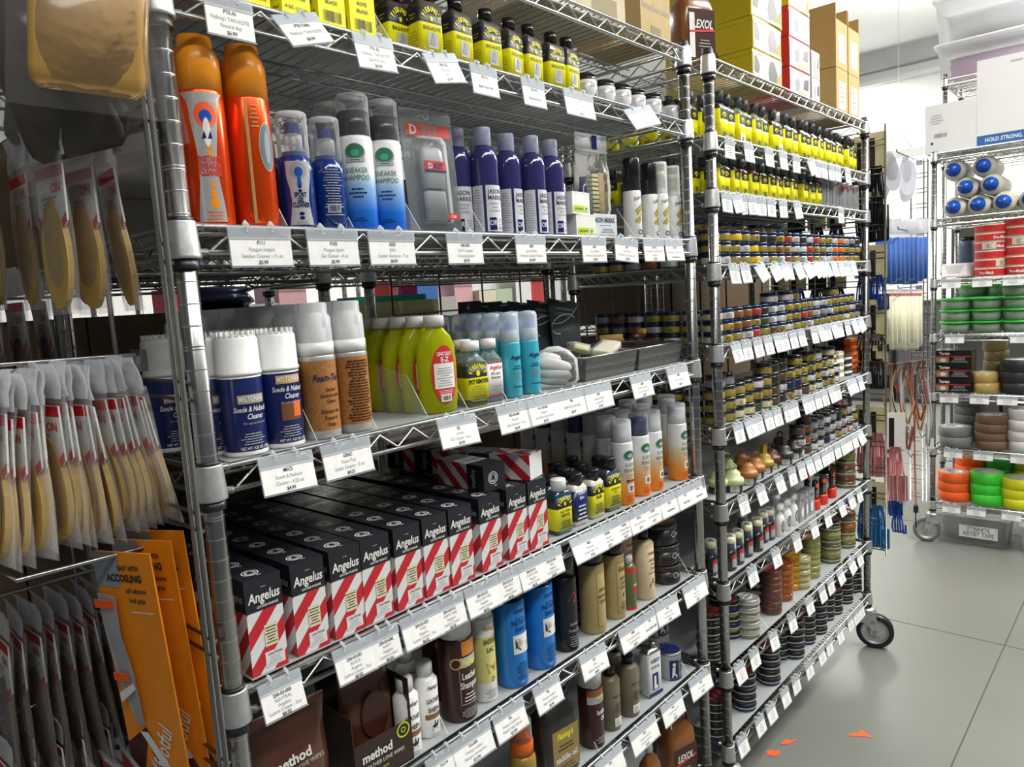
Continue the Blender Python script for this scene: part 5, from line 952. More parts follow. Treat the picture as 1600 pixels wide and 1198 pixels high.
px2 = [(1124, 'dark'), (1137, 'dark'), (1152.5, 'pale/s'), (1164, 'olive'), (1178, 'pale'), (1191, 'olive'), (1206, 'dark'), (1214, 'pale/w/s'), (1225, 'dark'), (1238, 'dark'), (1249.5, 'dark'), (1258, 'dark'), (1267, 'dark'), (1279, 'dark'), (1287.5, 'dark'), (1298, 'dark'), (1305, 'dark'), (1311, 'dark'), (1322.6, 'dark'), (1331, 'dark')]
for k, (px, kd) in enumerate(px2): put(dk[kd], (xs(px, .028, SZ['F2']), .026+.004*(k % 2), SZ['F2']+LZ), R_(rnd.uniform(-8, 8)), 'yellow-labelled dye bottle, %s from left, upper bottle shelf%s' % (NTH[k], ', white sticker' if '/s' in kd else ''), 'dye bottles on the upper bottle shelf')
for k in range(7): put(dk['dark'], (FX+.05+.06*k, .075, SZ['F2']+LZ), 0, 'dye bottle in the second rank, upper bottle shelf, %s from left' % NTH[k], 'second rank dye bottles')
for k in range(4): put(dk['dark'], (FX+.045, .13+.06*k, SZ['F2']+LZ), R_(-80), 'dye bottle at the left end of the upper bottle shelf, %s back' % NTH[k+1], 'left end dye bottles, upper')
d3 = {k: dye(k, .100) for k in ('dark', 'red', 'pale')}
px3 = [(1121, 'pale'), (1130, 'dark'), (1144, 'dark'), (1159, 'red'), (1173.5, 'red'), (1190, 'dark'), (1201, 'dark'), (1214.5, 'dark'), (1223, 'dark'), (1238, 'dark'), (1252.5, 'dark'), (1265.6, 'dark'), (1274, 'dark')]
for k, (px, kd) in enumerate(px3): put(d3[kd], (xs(px, .028, SZ['F3']), .026+.004*(k % 2), SZ['F3']+LZ), R_(rnd.uniform(-8, 8)), 'small yellow-labelled %sbottle, %s from left, lower bottle shelf' % ('reddish ' if kd == 'red' else '', NTH[k]), 'dye bottles on the lower bottle shelf')
for k in range(6): put(d3['dark'], (FX+.05+.06*k, .075, SZ['F3']+LZ), 0, 'small dye bottle in the second rank, lower bottle shelf, %s from left' % NTH[k], 'second rank small dye bottles')
for k in range(4): put(d3['dark'], (FX+.045, .13+.06*k, SZ['F3']+LZ), R_(-80), 'small dye bottle at the left end of the lower bottle shelf, %s back' % NTH[k+1], 'left end dye bottles, lower')
gb = can('spray_can', 'grey dye cans', .0235, .105, mat('silver grey can', (.36, .37, .38), .4, .3), BLACK, .014, [], extra=lambda b, mp, H: (b.patch(mp, -.004, -.002, H*.15, H*.8, INK, 1), b.patch(mp, .004, .006, H*.15, H*.8, INK, 1), b.lines(mp, -.014, -.006, H*.2, H*.9, 8, GINK), b.patch(CY(.0235, R_(-60)), -.006, .006, H*.7, H*.9, RED, 3)))
for k, px in enumerate([1283, 1292, 1302, 1312, 1321, 1331]): put(gb, (xs(px, .03, SZ['F3']), .03, SZ['F3']+LZ), R_(rnd.uniform(-20, 20)), 'silver-grey can with dark stripes, %s of the six beyond the yellow bottles' % NTH[k])
# sponge applicators
def sponge(kind):
    t = thing('sponge_applicator', 'x', 'bottle', 'x')
    if kind == 'dark':
        b = MB(); b.lathe([(0, 0), (.018, 0), (.0195, .003), (.0195, .045), (.017, .056)], mat('dark polish bottle', (.02, .02, .022), .2, coat=.5), 20, sq=.8); part('bottle', b, t)
        b = MB(); b.lathe([(0, .055), (.011, .056), (.011, .074), (.0125, .075), (.0125, .086), (0, .088)], [mat('slate collar', (.10, .12, .15), .4)]*2+[SPONGE]*3, 16); part('sponge_tip', b, t); b = MB(); b.lathe([(.0155, .054), (.0150, .094), (.013, .096), (0, .096)], CLEARP, 18, closed=False); part('overcap', b, t)
        b = MB(); mp = lambda u, w, k=0: ((.0198+k)*sin(u/.0195-.35), -(.0160+k)*cos(u/.0195-.35), w); b.disc(mp, 0, .038, .010, .008, RED, 16); b.patch(mp, -.009, .009, .010, .034, GINK, 6, .0004); b.lines(mp, -.008, .008, .012, .032, 5, PAPER, k=.0007, seed=4); part('label', b, t)
    elif kind == 'white':
        b = MB(); b.lathe([(0, 0), (.018, 0), (.0195, .003), (.0195, .050), (.014, .062), (.008, .070), (.008, .076), (.013, .078), (.013, .092), (0, .094)], WHITE, 20, sq=.8); part('bottle', b, t)
        b = MB(); mp = lambda u, w, k=0: ((.0198+k)*sin(u/.0195-.35), -(.0160+k)*cos(u/.0195-.35), w); b.disc(mp, 0, .030, .009, .018, DKBROWN, 16); b.disc(mp, 0, .030, .007, .015, GREYP, 16, .0004); b.lines(mp, -.005, .005, .018, .042, 6, INK, k=.0006); part('label', b, t)
        b = MB(); b.lathe([(.0150, .076), (.0150, .096), (0, .098)], CLEARP, 16, closed=False); part('overcap', b, t)
    elif kind == 'box':
        b = MB(); b.box(-.018, .018, -.015, .015, 0, .088, mat('silver print box', (.35, .36, .38), .35, .3)); part('carton', b, t); b = MB(); mp = FL(.015); b.disc(mp, 0, .030, .012, .022, GINK, 16); b.disc(mp, 0, .030, .009, .018, PAPER, 16, .0004); b.text(mp, 'SHINE', .009, 0, .066, INK, .02, sx=.7); part('print', b, t)
    else:
        b = MB(); b.lathe([(0, 0), (.019, 0), (.0205, .004), (.0195, .030), (.0175, .034)], mat('scarlet base', (.70, .04, .015), .35), 20, sq=.75); part('base', b, t); b = MB(); m = DKBROWN if kind == 'redb' else BLACK; b.lathe([(0, .033), (.0165, .034), (.017, .06), (.0165, .086), (.012, .097), (0, .101)], m, 20, sq=.6); part('cap', b, t)
        b = MB(); mp = lambda u, w, k=0: ((.0172+k)*sin(u/.017-.35), -(.0105+k)*cos(u/.017-.35), w); b.disc(mp, 0, .083, .010, .008, ORANGE, 14); b.lines(mp, -.008, .008, .045, .072, 4, GREYP, seed=4); part('label', b, t)
    return t
sp = {k: sponge(k) for k in ('dark', 'white', 'box', 'redk', 'redb')}; z8 = SZ['F8']+LZ
for k, (kd, px, y, lab) in enumerate([('dark', 1142, .024, 'dark sponge-tip polish bottle beside the post'), ('dark', 1154, .026, 'dark sponge-tip bottle, second right of the post'), ('dark', 1168, .030, 'dark sponge-tip bottle, third right of the post'), ('dark', 1184, .024, 'dark sponge-tip bottle, fourth, red oval clear'), ('dark', 1193, .040, 'dark sponge-tip bottle behind the fourth and fifth'), ('dark', 1203, .034, 'dark sponge-tip bottle just left of the white ones'), ('dark', 1112, .050, 'dark sponge-tip bottle seen left of the post'), ('dark', 1128, .090, 'dark sponge-tip bottle behind the post'), ('dark', 1160, .095, 'dark sponge-tip bottle in the second rank'),
        ('white', 1218, .024, 'white polish bottle with oval print, first of the white ones'), ('white', 1229, .026, 'white polish bottle, second of the white ones'), ('white', 1239, .030, 'white polish bottle, third of the white ones'), ('white', 1212, .075, 'white polish bottle in the second rank'), ('box', 1247, .028, 'silver printed shine box, left'), ('box', 1254, .028, 'silver printed shine box, middle'), ('box', 1262, .028, 'silver printed shine box, right'),
        ('redk', 1274, .026, 'black sponge with scarlet base, first of three'), ('redk', 1286, .026, 'black sponge with scarlet base, second of three'), ('redb', 1300, .028, 'dark brown sponge with scarlet base, tallest and furthest right'), ('redk', 1262, .08, 'black sponge with scarlet base behind the silver boxes')]): put(sp[kd], (xs(px, y, z8), y, z8), R_(rnd.uniform(-10, 10)), lab, 'applicators on the eighth shelf')
# polish tins
TN = {}
def tin(kind, r=.033, h=.0225):
    k = (kind, r)
    if k in TN: return TN[k]
    P = dict(silver=((.40, .40, .36), (.30, .29, .18), (.50, .50, .48)), navy=((.015, .03, .12), (.35, .28, .05), (.20, .03, .03)), maroon=((.16, .06, .045), (.22, .11, .08), (.35, .02, .03)), rust=((.35, .10, .02), (.40, .14, .03), (.60, .08, .02)), amber=((.60, .30, .02), (.55, .25, .02), (.75, .30, .02)), cream=((.50, .46, .24), (.42, .38, .18), (.60, .55, .35)), lime=((.34, .34, .12), (.40, .38, .14), (.62, .10, .03)), olive=((.13, .12, .05), (.22, .20, .08), (.28, .03, .02)), black=((.014, .014, .016), (.014, .014, .016), (.20, .015, .015)), blacknavy=((.014, .016, .03), (.012, .03, .10), (.03, .03, .03)))[kind]
    t = thing('polish_tin', 'x', 'tin', 'x'); b = MB(); c0, c1, c2 = [mat('tin %s %d' % (kind, j), c, .28, .1 if kind[:5] == 'black' else .4, .05, 50, coat=.3) for j, c in enumerate(P)]
    b.lathe([(0, 0), (r*.96, 0), (r*.98, .001), (r*.98, h*.52)], [c1]*3, 22); part('tin', b, t)
    RM = mat('pale tin rim', (.62, .60, .54), .3) if kind[:5] == 'black' or kind in ('silver', 'navy', 'olive') else c0
    b = MB(); b.lathe([(0, h*.4), (r*1.01, h*.38), (r*1.04, h*.42), (r*1.04, h*.54), (r*1.0, h*.60), (r, h*.92), (r*.97, h*.98), (r*.93, h), (r*.90, h*.95), (0, h*.95)], [RM, RM, RM, c0, c0, c0, RIM if kind == 'silver' else c0, c0, c2], 22)
    tp = TP(h*.95, .0002); b.disc(tp, 0, 0, r*.62, r*.40, PAPER if kind in ('silver', 'cream') else c0, 16); b.poly(tp, [(-r*.5, -.004), (r*.4, -.006), (r*.5, .003), (-r*.4, .005)], c2, .0005); part('lid', b, t); TN[k] = t; return t
def tstack(sh, px, y, kinds, lab, grp, r=.033, h=.0225, x=None, tilt=False):
    z = SZ[sh]+LZ; x = xs(px, y, z) if x is None else x; n = len(kinds)
    for j, kd in enumerate(kinds):
        o = put(tin(kd, r, h), (x+rnd.uniform(-.0012, .0012), y+rnd.uniform(-.0012, .0012), z+j*h*1.001), R_(rnd.uniform(0, 360)), '%s tin, %s up in %s' % (kd if kd != 'blacknavy' else 'navy-edged black', NTH[j], lab), grp)
T9 = 'polish tins on the ninth shelf'
tstack('F9', 1169, .036, ['silver']*5, 'the silver stack by the post', T9, .034)
tstack('F9', 1184, .095, ['navy']*6, 'the navy stack behind the silver one', T9, .034)
tstack('F9', 1206, .040, ['maroon']*7, 'the maroon stack', T9, .030, .0195)
tstack('F9', 1224, .050, ['rust']*6, 'the rust stack', T9, .030, .0195)
tstack('F9', 1236, .062, ['amber']*6, 'the amber stack', T9, .030, .0195)
tstack('F9', 1251, .040, ['cream']*5, 'the cream stack', T9, .031, .0205)
tstack('F9', 1267, .045, ['lime']*7, 'the tall pale green stack', T9, .031, .0205)
tstack('F9', 1297, .040, ['olive', 'lime', 'olive', 'olive', 'lime', 'olive', 'black'], 'the big olive stack', T9, .036, .0225)
tstack('F9', 1322, .042, ['olive', 'lime', 'olive', 'rust', 'olive', 'maroon'], 'the olive and maroon stack at the far end', T9, .034, .0225)
tstack('F9', 1110, .060, ['black']*6, 'the black stack seen between the two racks', T9, .034); tstack('F9', 1128, .11, ['black']*6, 'the black stack behind the post', T9, .034); tstack('F9', 1141, .075, ['black', 'navy', 'black', 'navy', 'black'], 'the dark stack peeping out right of the post', T9, .030)
T10 = 'black polish tins on the lowest shelf'; bl = ['black']*5
for px, y, n, r, lab in [(1163, .040, 5, .034, 'the front black stack nearest the post'), (1178, .090, 5, .034, 'the black stack behind the nearest one'), (1201, .040, 5, .034, 'the third black stack'), (1217, .075, 5, .032, 'the fourth black stack, set back'), (1240, .040, 6, .034, 'the fifth black stack'), (1258, .045, 5, .033, 'the sixth black stack'), (1276, .040, 6, .034, 'the seventh black stack'), (1290, .050, 5, .031, 'the eighth black stack'), (1302, .045, 4, .032, 'the ninth black stack'), (1318, .045, 6, .033, 'the tenth black stack'), (1332, .050, 6, .033, 'the last black stack by the caster'), (1118, .045, 5, .033, 'the black stack left of the post'), (1135, .095, 5, .033, 'the black stack behind the post foot'), (1149, .16, 6, .033, 'the rearmost black stack')]:
    tstack('F10', px, y, ['blacknavy' if (j == 0 and n == 5) else 'black' for j in range(n)], lab, T10, r)
tstack('F8', 1321, .034, ['olive', 'maroon', 'olive', 'maroon', 'olive', 'lime', 'rust'], 'the tall tin stack beside the scarlet sponges', 'tins on the eighth shelf', .034, .021)
tstack('F8', 1312, .085, ['silver', 'silver', 'olive'], 'the short silver stack behind it', 'tins on the eighth shelf', .030, .0205)
# eraser stacks on the sixth shelf
z6 = SZ['F6']+LZ
for k, (px, y, n, c, lab) in enumerate([(1296, .032, 4, 'rust', 'reddish brown'), (1308, .028, 4, 'cream', 'cream'), (1321, .040, 3, 'dark', 'dark'), (1329, .060, 5, 'orange', 'orange')]):
    for j in range(n):
        b = MB(); b.rect(.044, .030, .005, [(0, .002), (.003, 0), (.022, 0), (.025, .003)], mat('eraser '+c, JC[c] if c != 'cream' else (.66, .64, .42), .6)); b.rect(.0445, .0305, .005, [(.008, 0), (.017, 0)], PAPER if c != 'orange' else ORANGE); single('polish_cake', b, '%s polish cake, %s up in its stack near the far post' % (lab, NTH[j]), 'polish cake', 'stacked polish cakes', (xs(px, y, z6)+(.004*(j % 2)), y, z6+.0252*j), R_(-15+10*(j % 2)))
# top of the second rack
zt1 = SZ['F1']+.004
t = thing('cleaner_jug', 'amber cleaner jug on top of the second rack, left end', 'jug', 'amber leather cleaner jugs', (FX-.012, .085, zt1-.002), R_(-24)); A = MC['amber brown jug']; b = MB(); b.rect(.100, .070, .018, [(0, .004), (.004, 0), (.135, 0), (.155, .004), (.185, .022), (.20, .034)], [A]*5); part('jug_body', b, t); b = MB(); b.tube([(.012, 0, .19), (.034, 0, .215), (.045, 0, .19), (.045, 0, .16)], .009, A, 8); part('handle', b, t)
b = MB(); mp = FL(.035); b.patch(mp, -.036, .044, .018, .135, DKBROWN, 2); b.patch(mp, -.034, -.018, .020, .125, PAPER, 2, .0005); b.text(mp, 'LEXOL', .028, .006, .090, PAPER, .03, .2, sx=.72, k=.0008); b.poly(mp, [(-.034, .078), (.042, .084), (.042, .090), (-.034, .083)], RED, .0006); b.lines(mp, -.010, .036, .030, .066, 5, GREYP, k=.0006); part('label', b, t); t.location = (FX+.075, .075, zt1)
SHY = mat('yellow shoe box', (.62, .48, .01), .5, 0, .04, 20); SHR = mat('red shoe box', (.55, .02, .04), .5, 0, .04, 20); SHW = mat('white box end', (.70, .69, .66), .5)
def shoebox(x, y, z, w, d, h, m, lab, boot=True, rz=0):
    t = thing('shoe_box', lab, 'box', 'retail boxes on the second rack top', (x, y, z), R_(rz)); b = MB(); b.box(-w/2, w/2, -d/2, d/2, 0, h, m); part('carton', b, t); b = MB(); b.box(-w/2-.0006, w/2+.0006, -d/2-.0006, d/2+.0006, h-.012, h+.0004, m); part('lid', b, t)
    b = MB(); mp = FL(d/2, .001); b.patch(mp, -w*.48, w*.48, h*.03, h*.97, SHW, 2, 0)
    if boot:
        b.poly(mp, [(w*.06, h*.12), (w*.30, h*.16), (w*.34, h*.50), (w*.22, h*.88), (w*.08, h*.82), (w*.02, h*.45)], INK, .0004); b.poly(mp, [(-w*.44, h*.30), (-w*.30, h*.30), (-w*.26, h*.55), (-w*.36, h*.84), (-w*.44, h*.80)], INK, .0004); b.poly(mp, [(w*.30, h*.12), (w*.47, h*.12), (w*.47, h*.60), (w*.36, h*.45)], TAN, .0006); b.patch(mp, w*.1, w*.48, h*.03, h*.13, YEL, 1, .0008); b.lines(mp, -w*.40, -w*.08, h*.86, h*.95, 1, GINK)
    else: b.poly(mp, [(-w*.2, h*.25), (-w*.05, h*.25), (0, h*.6), (-w*.1, h*.75), (-w*.25, h*.6)], GINK, .0004); b.poly(mp, [(w*.15, h*.4), (w*.4, h*.4), (w*.42, h*.8), (w*.2, h*.75)], INK, .0004); b.patch(mp, -w*.1, w*.25, h*.08, h*.24, AMBER, 1, .0006)
    part('picture_end', b, t)
for k in range(5): shoebox(FX+.395+[0, .0, .004, -.006, .002][k], .145, zt1+.0845*k, .20, .26, .082, SHY, ['yellow boot box at the bottom of the stack', 'yellow boot box, second up', 'yellow boot box, third up with a glossy side', 'yellow boot box, fourth up, flap sagging', 'yellow boot box on top, cut by the frame'][k], True, [0, 1, -1, 2, 0][k])
for k in range(4): shoebox(FX+.635, .125, zt1+.0845*k, .165, .22, .082, SHR if k < 3 else SHY, ['red shoe box at the bottom of its stack', 'red shoe box, second up', 'red shoe box, third up, orange sticker', 'yellow picture box on top of the red ones'][k], k == 3)
for k in range(2): shoebox(FX+.765, .085, zt1+.082*k, .07, .14, .080, SHW, ['small white label box, lower, by the kraft cartons', 'small white label box, upper'][k], False)
KR3 = mat('bright kraft cardboard', (.50, .34, .13), .8, 0, .05, 40)
for k, (dx, zz, w, fl) in enumerate([(1.00, 0, .115, 0), (1.125, 0, .115, 0), (1.00, .152, .115, 1), (1.125, .152, .115, 1)]):
    carton('cardboard_box', ['lower left of four kraft cartons at the rack end', 'lower right of four kraft cartons at the rack end', 'upper left kraft carton, flaps open', 'upper right kraft carton, flaps open'][k], (FX+dx, .13, zt1+zz), w, .24, .150, KR3, 0, 'kraft cartons on the second rack', flaps=bool(fl), extra=lambda b, mp: (b.patch(mp, -.030, .034, .020, .110, PAPER, 2), b.lines(mp, -.02, .024, .04, .10, 4, GREYP, seed=2, k=.0007)))
t = thing('binder_clip', 'black wire clip lying on the rack top before the yellow boxes', 'clip', None, (FX+.16, .05, zt1), R_(20)); b = MB(); b.loft([(1, .5), (-1, .5), (-1, -.5), (1, -.5)], [(0, .028, .03), (.022, .026, .008)], BLACK, False); part('clip_body', b, t); b = MB(); b.tube([(-.012, 0, .020), (-.016, .0, .045), (0, 0, .055), (.016, 0, .045), (.012, 0, .020)], .0016, CHROME, 6); part('clip_handle', b, t)

# ================================================================ price tags
PAPERW = mat('bright tag card', (.84, .84, .82), .5)
def tagproto(lines, seed=1, wd=.057, ht=.048):
    t = thing('price_tag', 'x', 'price tag', 'x'); w = wd/2; b = MB()
    b.box(-w, w, -.0016, -.0006, -.015, .0, TAGC); b.box(-w, w, .0006, .0010, -ht-.0012, .0, TAGC); b.box(-w, w, -.0012, .0010, -ht-.0012, -ht, TAGC)
    for u in (-w*.4, w*.4): b.tube([(u, -.001, -.006), (u, -.004, .001), (u, .002, .0062), (u, .008, .001)], .0022, TAGC, 6)
    part('clip_holder', b, t); b = MB(); b.box(-w+.001, w-.001, -.0004, .0004, -ht+.001, -.013, PAPERW); mp = FL(.0004, .0002)
    if lines:
        n = len(lines); z = -.0215
        for j, tx in enumerate(lines): b.text(mp, tx, .0066, 0, z, GINK if 0 < j < n-1 else INK, .012 if j in (0, n-1) else 0, sx=.85, fit=wd*.84); z -= (ht-.018)/n+.0004
    else: b.lines(mp, -w*.5, w*.5, -ht+.006, -.018, 4, GINK, seed=seed, th=.28)
    part('card', b, t); return t
def hang(proto, px, sh, lab, grp, tilt=18, roll=0, yaw=0, X=None):
    z = SZ[sh]; x = xs(px, -.013, z-.015) if X is None else X
    o = put(proto, (x, -.0125, z+.0005), 0, lab, grp); o.rotation_euler = (R_(-tilt), R_(roll), R_(yaw)); return o
NT = [('S2', 357, ['FTK-N', "Fiebing's TAN KOTE", 'Neutral 4oz', '$6.99'], 4, 0), ('S2', 460, ['FTK-TAN', "Fiebing's TAN KOTE", '$6.99'], 30, -16), ('S2', 582, ['FTK-BL', "Fiebing's TAN KOTE", 'BLACK 4oz', '$6.99'], 10, -3), ('S2', 686, ['FBK-BL', 'Bag Kote', '4oz', '$5.99'], 20, -10), ('S2', 755, ['FBK-N', 'Bag Kote 4 oz'], 8, 0), ('S2', 832, ['FBK-BR', 'Bag Kote 4 oz'], 8, 0), ('S2', 903, ['JC', 'Shoe Cream', 'Jar 1.5 oz', '$4.50'], 10, 0), ('S2', 995, ['JC-N', 'Shoe Cream', '$4.50'], 28, -14),
 ('S3', 407, ['P111', 'Penguin Instant', 'Sneaker Cleaner - 11 oz', '$5.99'], 3, 0), ('S3', 520, ['P103', 'Penguin Sport', 'Gel Cleaner - 4 oz', '$5.99'], 3, 0), ('S3', 612, ['ES55', 'EMU', 'Sneaker Shampoo - 7 oz', '$4.99'], 3, 0), ('S3', 726, ['NR103K', 'DKIT Sneaker', 'Cleaning System', '$5.99'], 3, 0), ('S3', 829, ['1829', 'Jason Markk', 'Premium Sneaker Solution', '$14.99'], 3, 0), ('S3', 928, ['4365', 'Jason Markk', 'Premium Cleaning Brush', '$7.99'], 3, 0), ('S3', 979, ['3401', 'Jason Markk', 'Premium Shoe Cleaning Kit', '$15.99'], 4, 4), ('S3', 1021, ['DYE-FA', 'DYE FINISH & APPLICATOR', '2oz Black', '$7.50'], 5, 0), ('S3', 1052, ['DYE-FB', 'DYE FINISH & APPLICATOR', '2oz Dark Brown'], 9, 0),
 ('S4', 447, ['MSCS', 'Suede & Nubuck', 'Cleaner - 4.25 oz', '$4.99'], 14, 2), ('S4', 540, ['GSNC', 'Foam-Tex', 'Suede Cleaner - 5 oz', '$4.25'], 12, 0), ('S4', 713, ['EZ', 'Lincoln', 'E-Z Cleaner - 6 oz', '$5.99'], 16, 2), ('S4', 800, ['802-04-000', 'Angelus', 'Spot Remover - 4 oz', '$3.99'], 14, 0), ('S4', 845, ['811-03-000', 'Angelus', 'Easy Blue Gas Cleaner', '$2.99'], 14, 0), ('S4', 890, ['FBS', "FIEBING'S BUCK BAG", '$2.99'], 12, 0), ('S4', 932, ['K99', 'Nubuck/Suede', 'Cleaner Kit', '$7.99'], 12, 0), ('S4', 1000, ['2280', 'Deluxe Imported', 'Crepe Suede Brush', '$2.99'], 14, 0), ('S4', 1057, ['MSB', 'Fine Suede Brush', '$3.49'], 14, 0),
 ('S5', 437, ['200-03-000', 'NEUTRAL', 'Angelus', 'Lustre Cream - 3oz', '$4.50'], 16, 0), ('S5', 550, ['200-03-001', 'BLACK', 'Angelus', 'Lustre Cream - 3oz', '$4.50'], 16, 0), ('S5', 600, ['200-03-042', 'NAVY', 'Angelus', 'Lustre Cream', '$4.50'], 13, 0), ('S5', 655, ['200-03-029', 'TAN', 'Angelus', 'Lustre Cream - 3oz', '$4.50'], 16, 0), ('S5', 699, ['200-03-010', 'ARMY TAN', 'Angelus', 'Lustre Cream', '$4.50'], 13, 0), ('S5', 750, ['200-03-015', 'ENGLISH TAN', 'Angelus', 'Lustre Cream', '$4.50'], 16, 0), ('S5', 790, ['200-03-014', 'BROWN', 'Angelus', 'Lustre Cream', '$4.50'], 13, 0), ('S5', 826, ['200-03-011', 'CORDOVAN', 'Angelus', 'Lustre Cream', '$4.50'], 16, 0), ('S5', 858, ['200-03-064', 'RED', 'Angelus', 'Lustre Cream', '$4.50'], 13, 0), ('S5', 915, ['MLB', 'Meltonian', 'Leather Balm - 4oz', '$7.99'], 22, 0), ('S5', 945, ['FLB-BN', "Fiebing's", 'Leather Balm', '$6.75'], 16, 0), ('S5', 972, ['FLB-BK', "Fiebing's Black", 'Leather Balm', '$6.75'], 12, 0), ('S5', 995, ['ESR-N', 'Emu Suede Renew', '$5.75'], 14, 0), ('S5', 1017, ['ESR-BR', 'Emu Suede Renew', '$5.75'], 12, 0), ('S5', 1043, ['ESR-G', 'Suede Renew'], 14, 0), ('S5', 1068, ['ESR-T', 'Suede Renew'], 14, 0), ('S5', 1088, ['ESR-B', 'Suede Renew'], 12, 0),
 ('S6', 735, ['FLS-AER', "Fiebing's Leather", 'Shampoo Aerosol 5oz', '$13.99'], 18, 0), ('S6', 690, ['FLS-14', 'Leather Sheen'], 16, 0), ('S6', 793, ['FSL', "Fiebing's Saddle Lac", 'Flexible High Glosser', '$13.99'], 18, 0), ('S6', 852, ['PSL', 'Premier Instant', 'High Gloss Spray', '$5.99'], 18, 0), ('S6', 925, ['FLX', 'Kiwi', 'Leather Cleaner - 8oz', '$4.99'], 16, 2), ('S6', 985, ['CSMS', 'Scout Saddle Leather', 'Conditioner 7oz', '$6.99'], 16, 0), ('S6', 1012, ['SFL', 'Scout Feather Light'], 13, 0), ('S6', 1040, ['HST', 'Saddle & Tack', 'Conditioner 8 oz', '$7.99'], 16, 3), ('S6', 1083, ['UNI', 'Black One', 'Polish Tub', '$4.99'], 16, 0),
 ('S7', 950, ['FSO', 'Saddle Oil'], 18, 0), ('S7', 1003, ['HSO', 'Neatsfoot Oil and', 'Saddle Soap 8 oz', '$7.99'], 18, 0), ('S7', 1048, ['HSG', "Huberd's Shoe Oil", '8 oz', '$6.99'], 16, 0), ('S7', 1092, ['HBG', 'Boot Grease', '$7.50'], 16, 2)]
TW = {'S2': [77, 72, 62, 52, 42, 36, 46, 42], 'S3': [98, 80, 72, 56, 47, 38, 36, 32, 28], 'S4': [84, 76, 60, 50, 50, 46, 44, 32, 32], 'S5': [66, 60, 42, 60, 48, 50, 42, 36, 36, 50, 35, 35, 28, 28, 28, 28, 24], 'S6': [60, 50, 48, 40, 40, 38, 30, 34, 34], 'S7': [40, 40, 32, 32]}
for sh, px, ln, tl, rl in NT:
    pw = TW[sh].pop(0); wd = xs(px+pw/2, -.013, SZ[sh])-xs(px-pw/2, -.013, SZ[sh])
    nm = {'S2': 'second', 'S3': 'third', 'S4': 'fourth', 'S5': 'fifth', 'S6': 'sixth', 'S7': 'seventh'}[sh]
    hang(tagproto(ln, wd=wd), px, sh, 'price tag reading %s, near rack %s shelf' % ({'1829': '1829, under the violet bottles', '4365': '4365, under the zip bag', '3401': '3401, under the black-capped daubers', '2280': '2280, under the mesh tray'}.get(ln[0], ln[0]), nm), 'price tags on the near rack', tl, rl)
FT = dict(F2=[1140, 1169, 1201, 1223, 1244, (1266, 25), 1279, 1287.5, 1299, 1309, 1324], F3=[1135, (1150, 12), (1165, 8), 1175, 1190, 1205, 1223, (1245, 10), 1314], F4=[1146, 1163, (1185, 28), (1208, 24), (1223, 18), 1231, (1245, 16), (1259, 22), (1273, 20), (1281, 16), (1289, 12), 1302, (1313, 6), 1323, 1332],
          F5=[1149, 1166, 1183, 1199, 1214, 1224, 1238, 1251, 1271, 1281.5, 1292, 1302, 1311, 1323, (1333, 10), (1343, 22)], F6=[1152.6, 1169.6, 1183, 1199, 1213, 1229, 1240, 1258, 1265, 1276.5, 1287, 1298, 1307, (1326, 14), 1333, 1343], F7=[1160, 1187, 1216, 1236.5, 1251, 1263, 1275, 1286.5, 1296, 1306.5, 1316, 1325, 1333.6, (1342, 18)],
          F8=[(1174, 4), 1211, 1243, 1270, 1291.6, 1313, 1328, 1341], F9=[1154, 1177, (1207, -10), (1236, -6), 1263, 1283, 1296, (1311, 10), (1328, 20), 1341], F10=[1158, 1185.6, 1202.6, 1224.6, 1242, 1262.5, 1281.6, 1294, 1310, 1327, 1336, 1344])
tps = [tagproto(None, s) for s in range(4)]
for sh, L in FT.items():
    k10 = int(sh[1:])-1
    for k, e in enumerate(L):
        px, rl = e if isinstance(e, tuple) else (e, rnd.uniform(-3, 3)); tl = 4 if k10 < 3 else 14
        if abs(rl) > 8: tl += 6
        hang(tps[k % 4], px, sh, 'small white price tag, %s from left, second rack, %s shelf down' % (NTH[k], NTH[k10]), 'price tags on the second rack', tl+rnd.uniform(-3, 4), -rl*.55)
# shelf dividers: thin clear triangles
def divider(h=.050):
    b = MB(); vs = [(0, 0, 0), (0, .12, 0), (0, .12, h*1.6), (0, .045, h*1.3)]; vs += [(.0012, y, z) for _, y, z in vs]; b.add(vs, [(0, 1, 2, 3), (7, 6, 5, 4), (0, 3, 7, 4), (3, 2, 6, 7)], DIVP); b.tube([(.0006, .002, .002), (.0006, .045, h*1.3)], .0007, WHITE, 4); return b
DV = divider().mesh('shelf_divider')
def div(px, sh, lab, s=1.):
    o = bpy.data.objects.new('shelf_divider', DV); COL.objects.link(o); z = SZ[sh]+LZ; o.location = (xs(px, .004, z), .002, z); o.scale = (1, 1, s); tag(o, lab, 'shelf divider', 'clear shelf dividers')
for sh, L in dict(S2=[512, 562, 612, 668], S3=[448, 552, 656, 757, 884, 935, 992, 1034, 1062], S4=[495, 588, 668, 730, 792, 845], S6=[600, 700, 860, 945, 1078], S7=[935, 1075]).items():
    for k, px in enumerate(L): div(px, sh, 'clear slanted divider, %s from left, near rack %s shelf' % (NTH[k], NTH[int(sh[1:])-1]))
for sh, L in dict(F4=[1142, 1160, 1200, 1238, 1262, 1296], F5=[1146, 1164, 1212, 1262, 1300, 1325], F6=[1166, 1192, 1216, 1234], F7=[1200, 1335], F9=[1200, 1245]).items():
    for k, px in enumerate(L): div(px, sh, 'clear slanted divider, %s from left, second rack %s shelf' % (NTH[k], NTH[int(sh[1:])-1]), .8)
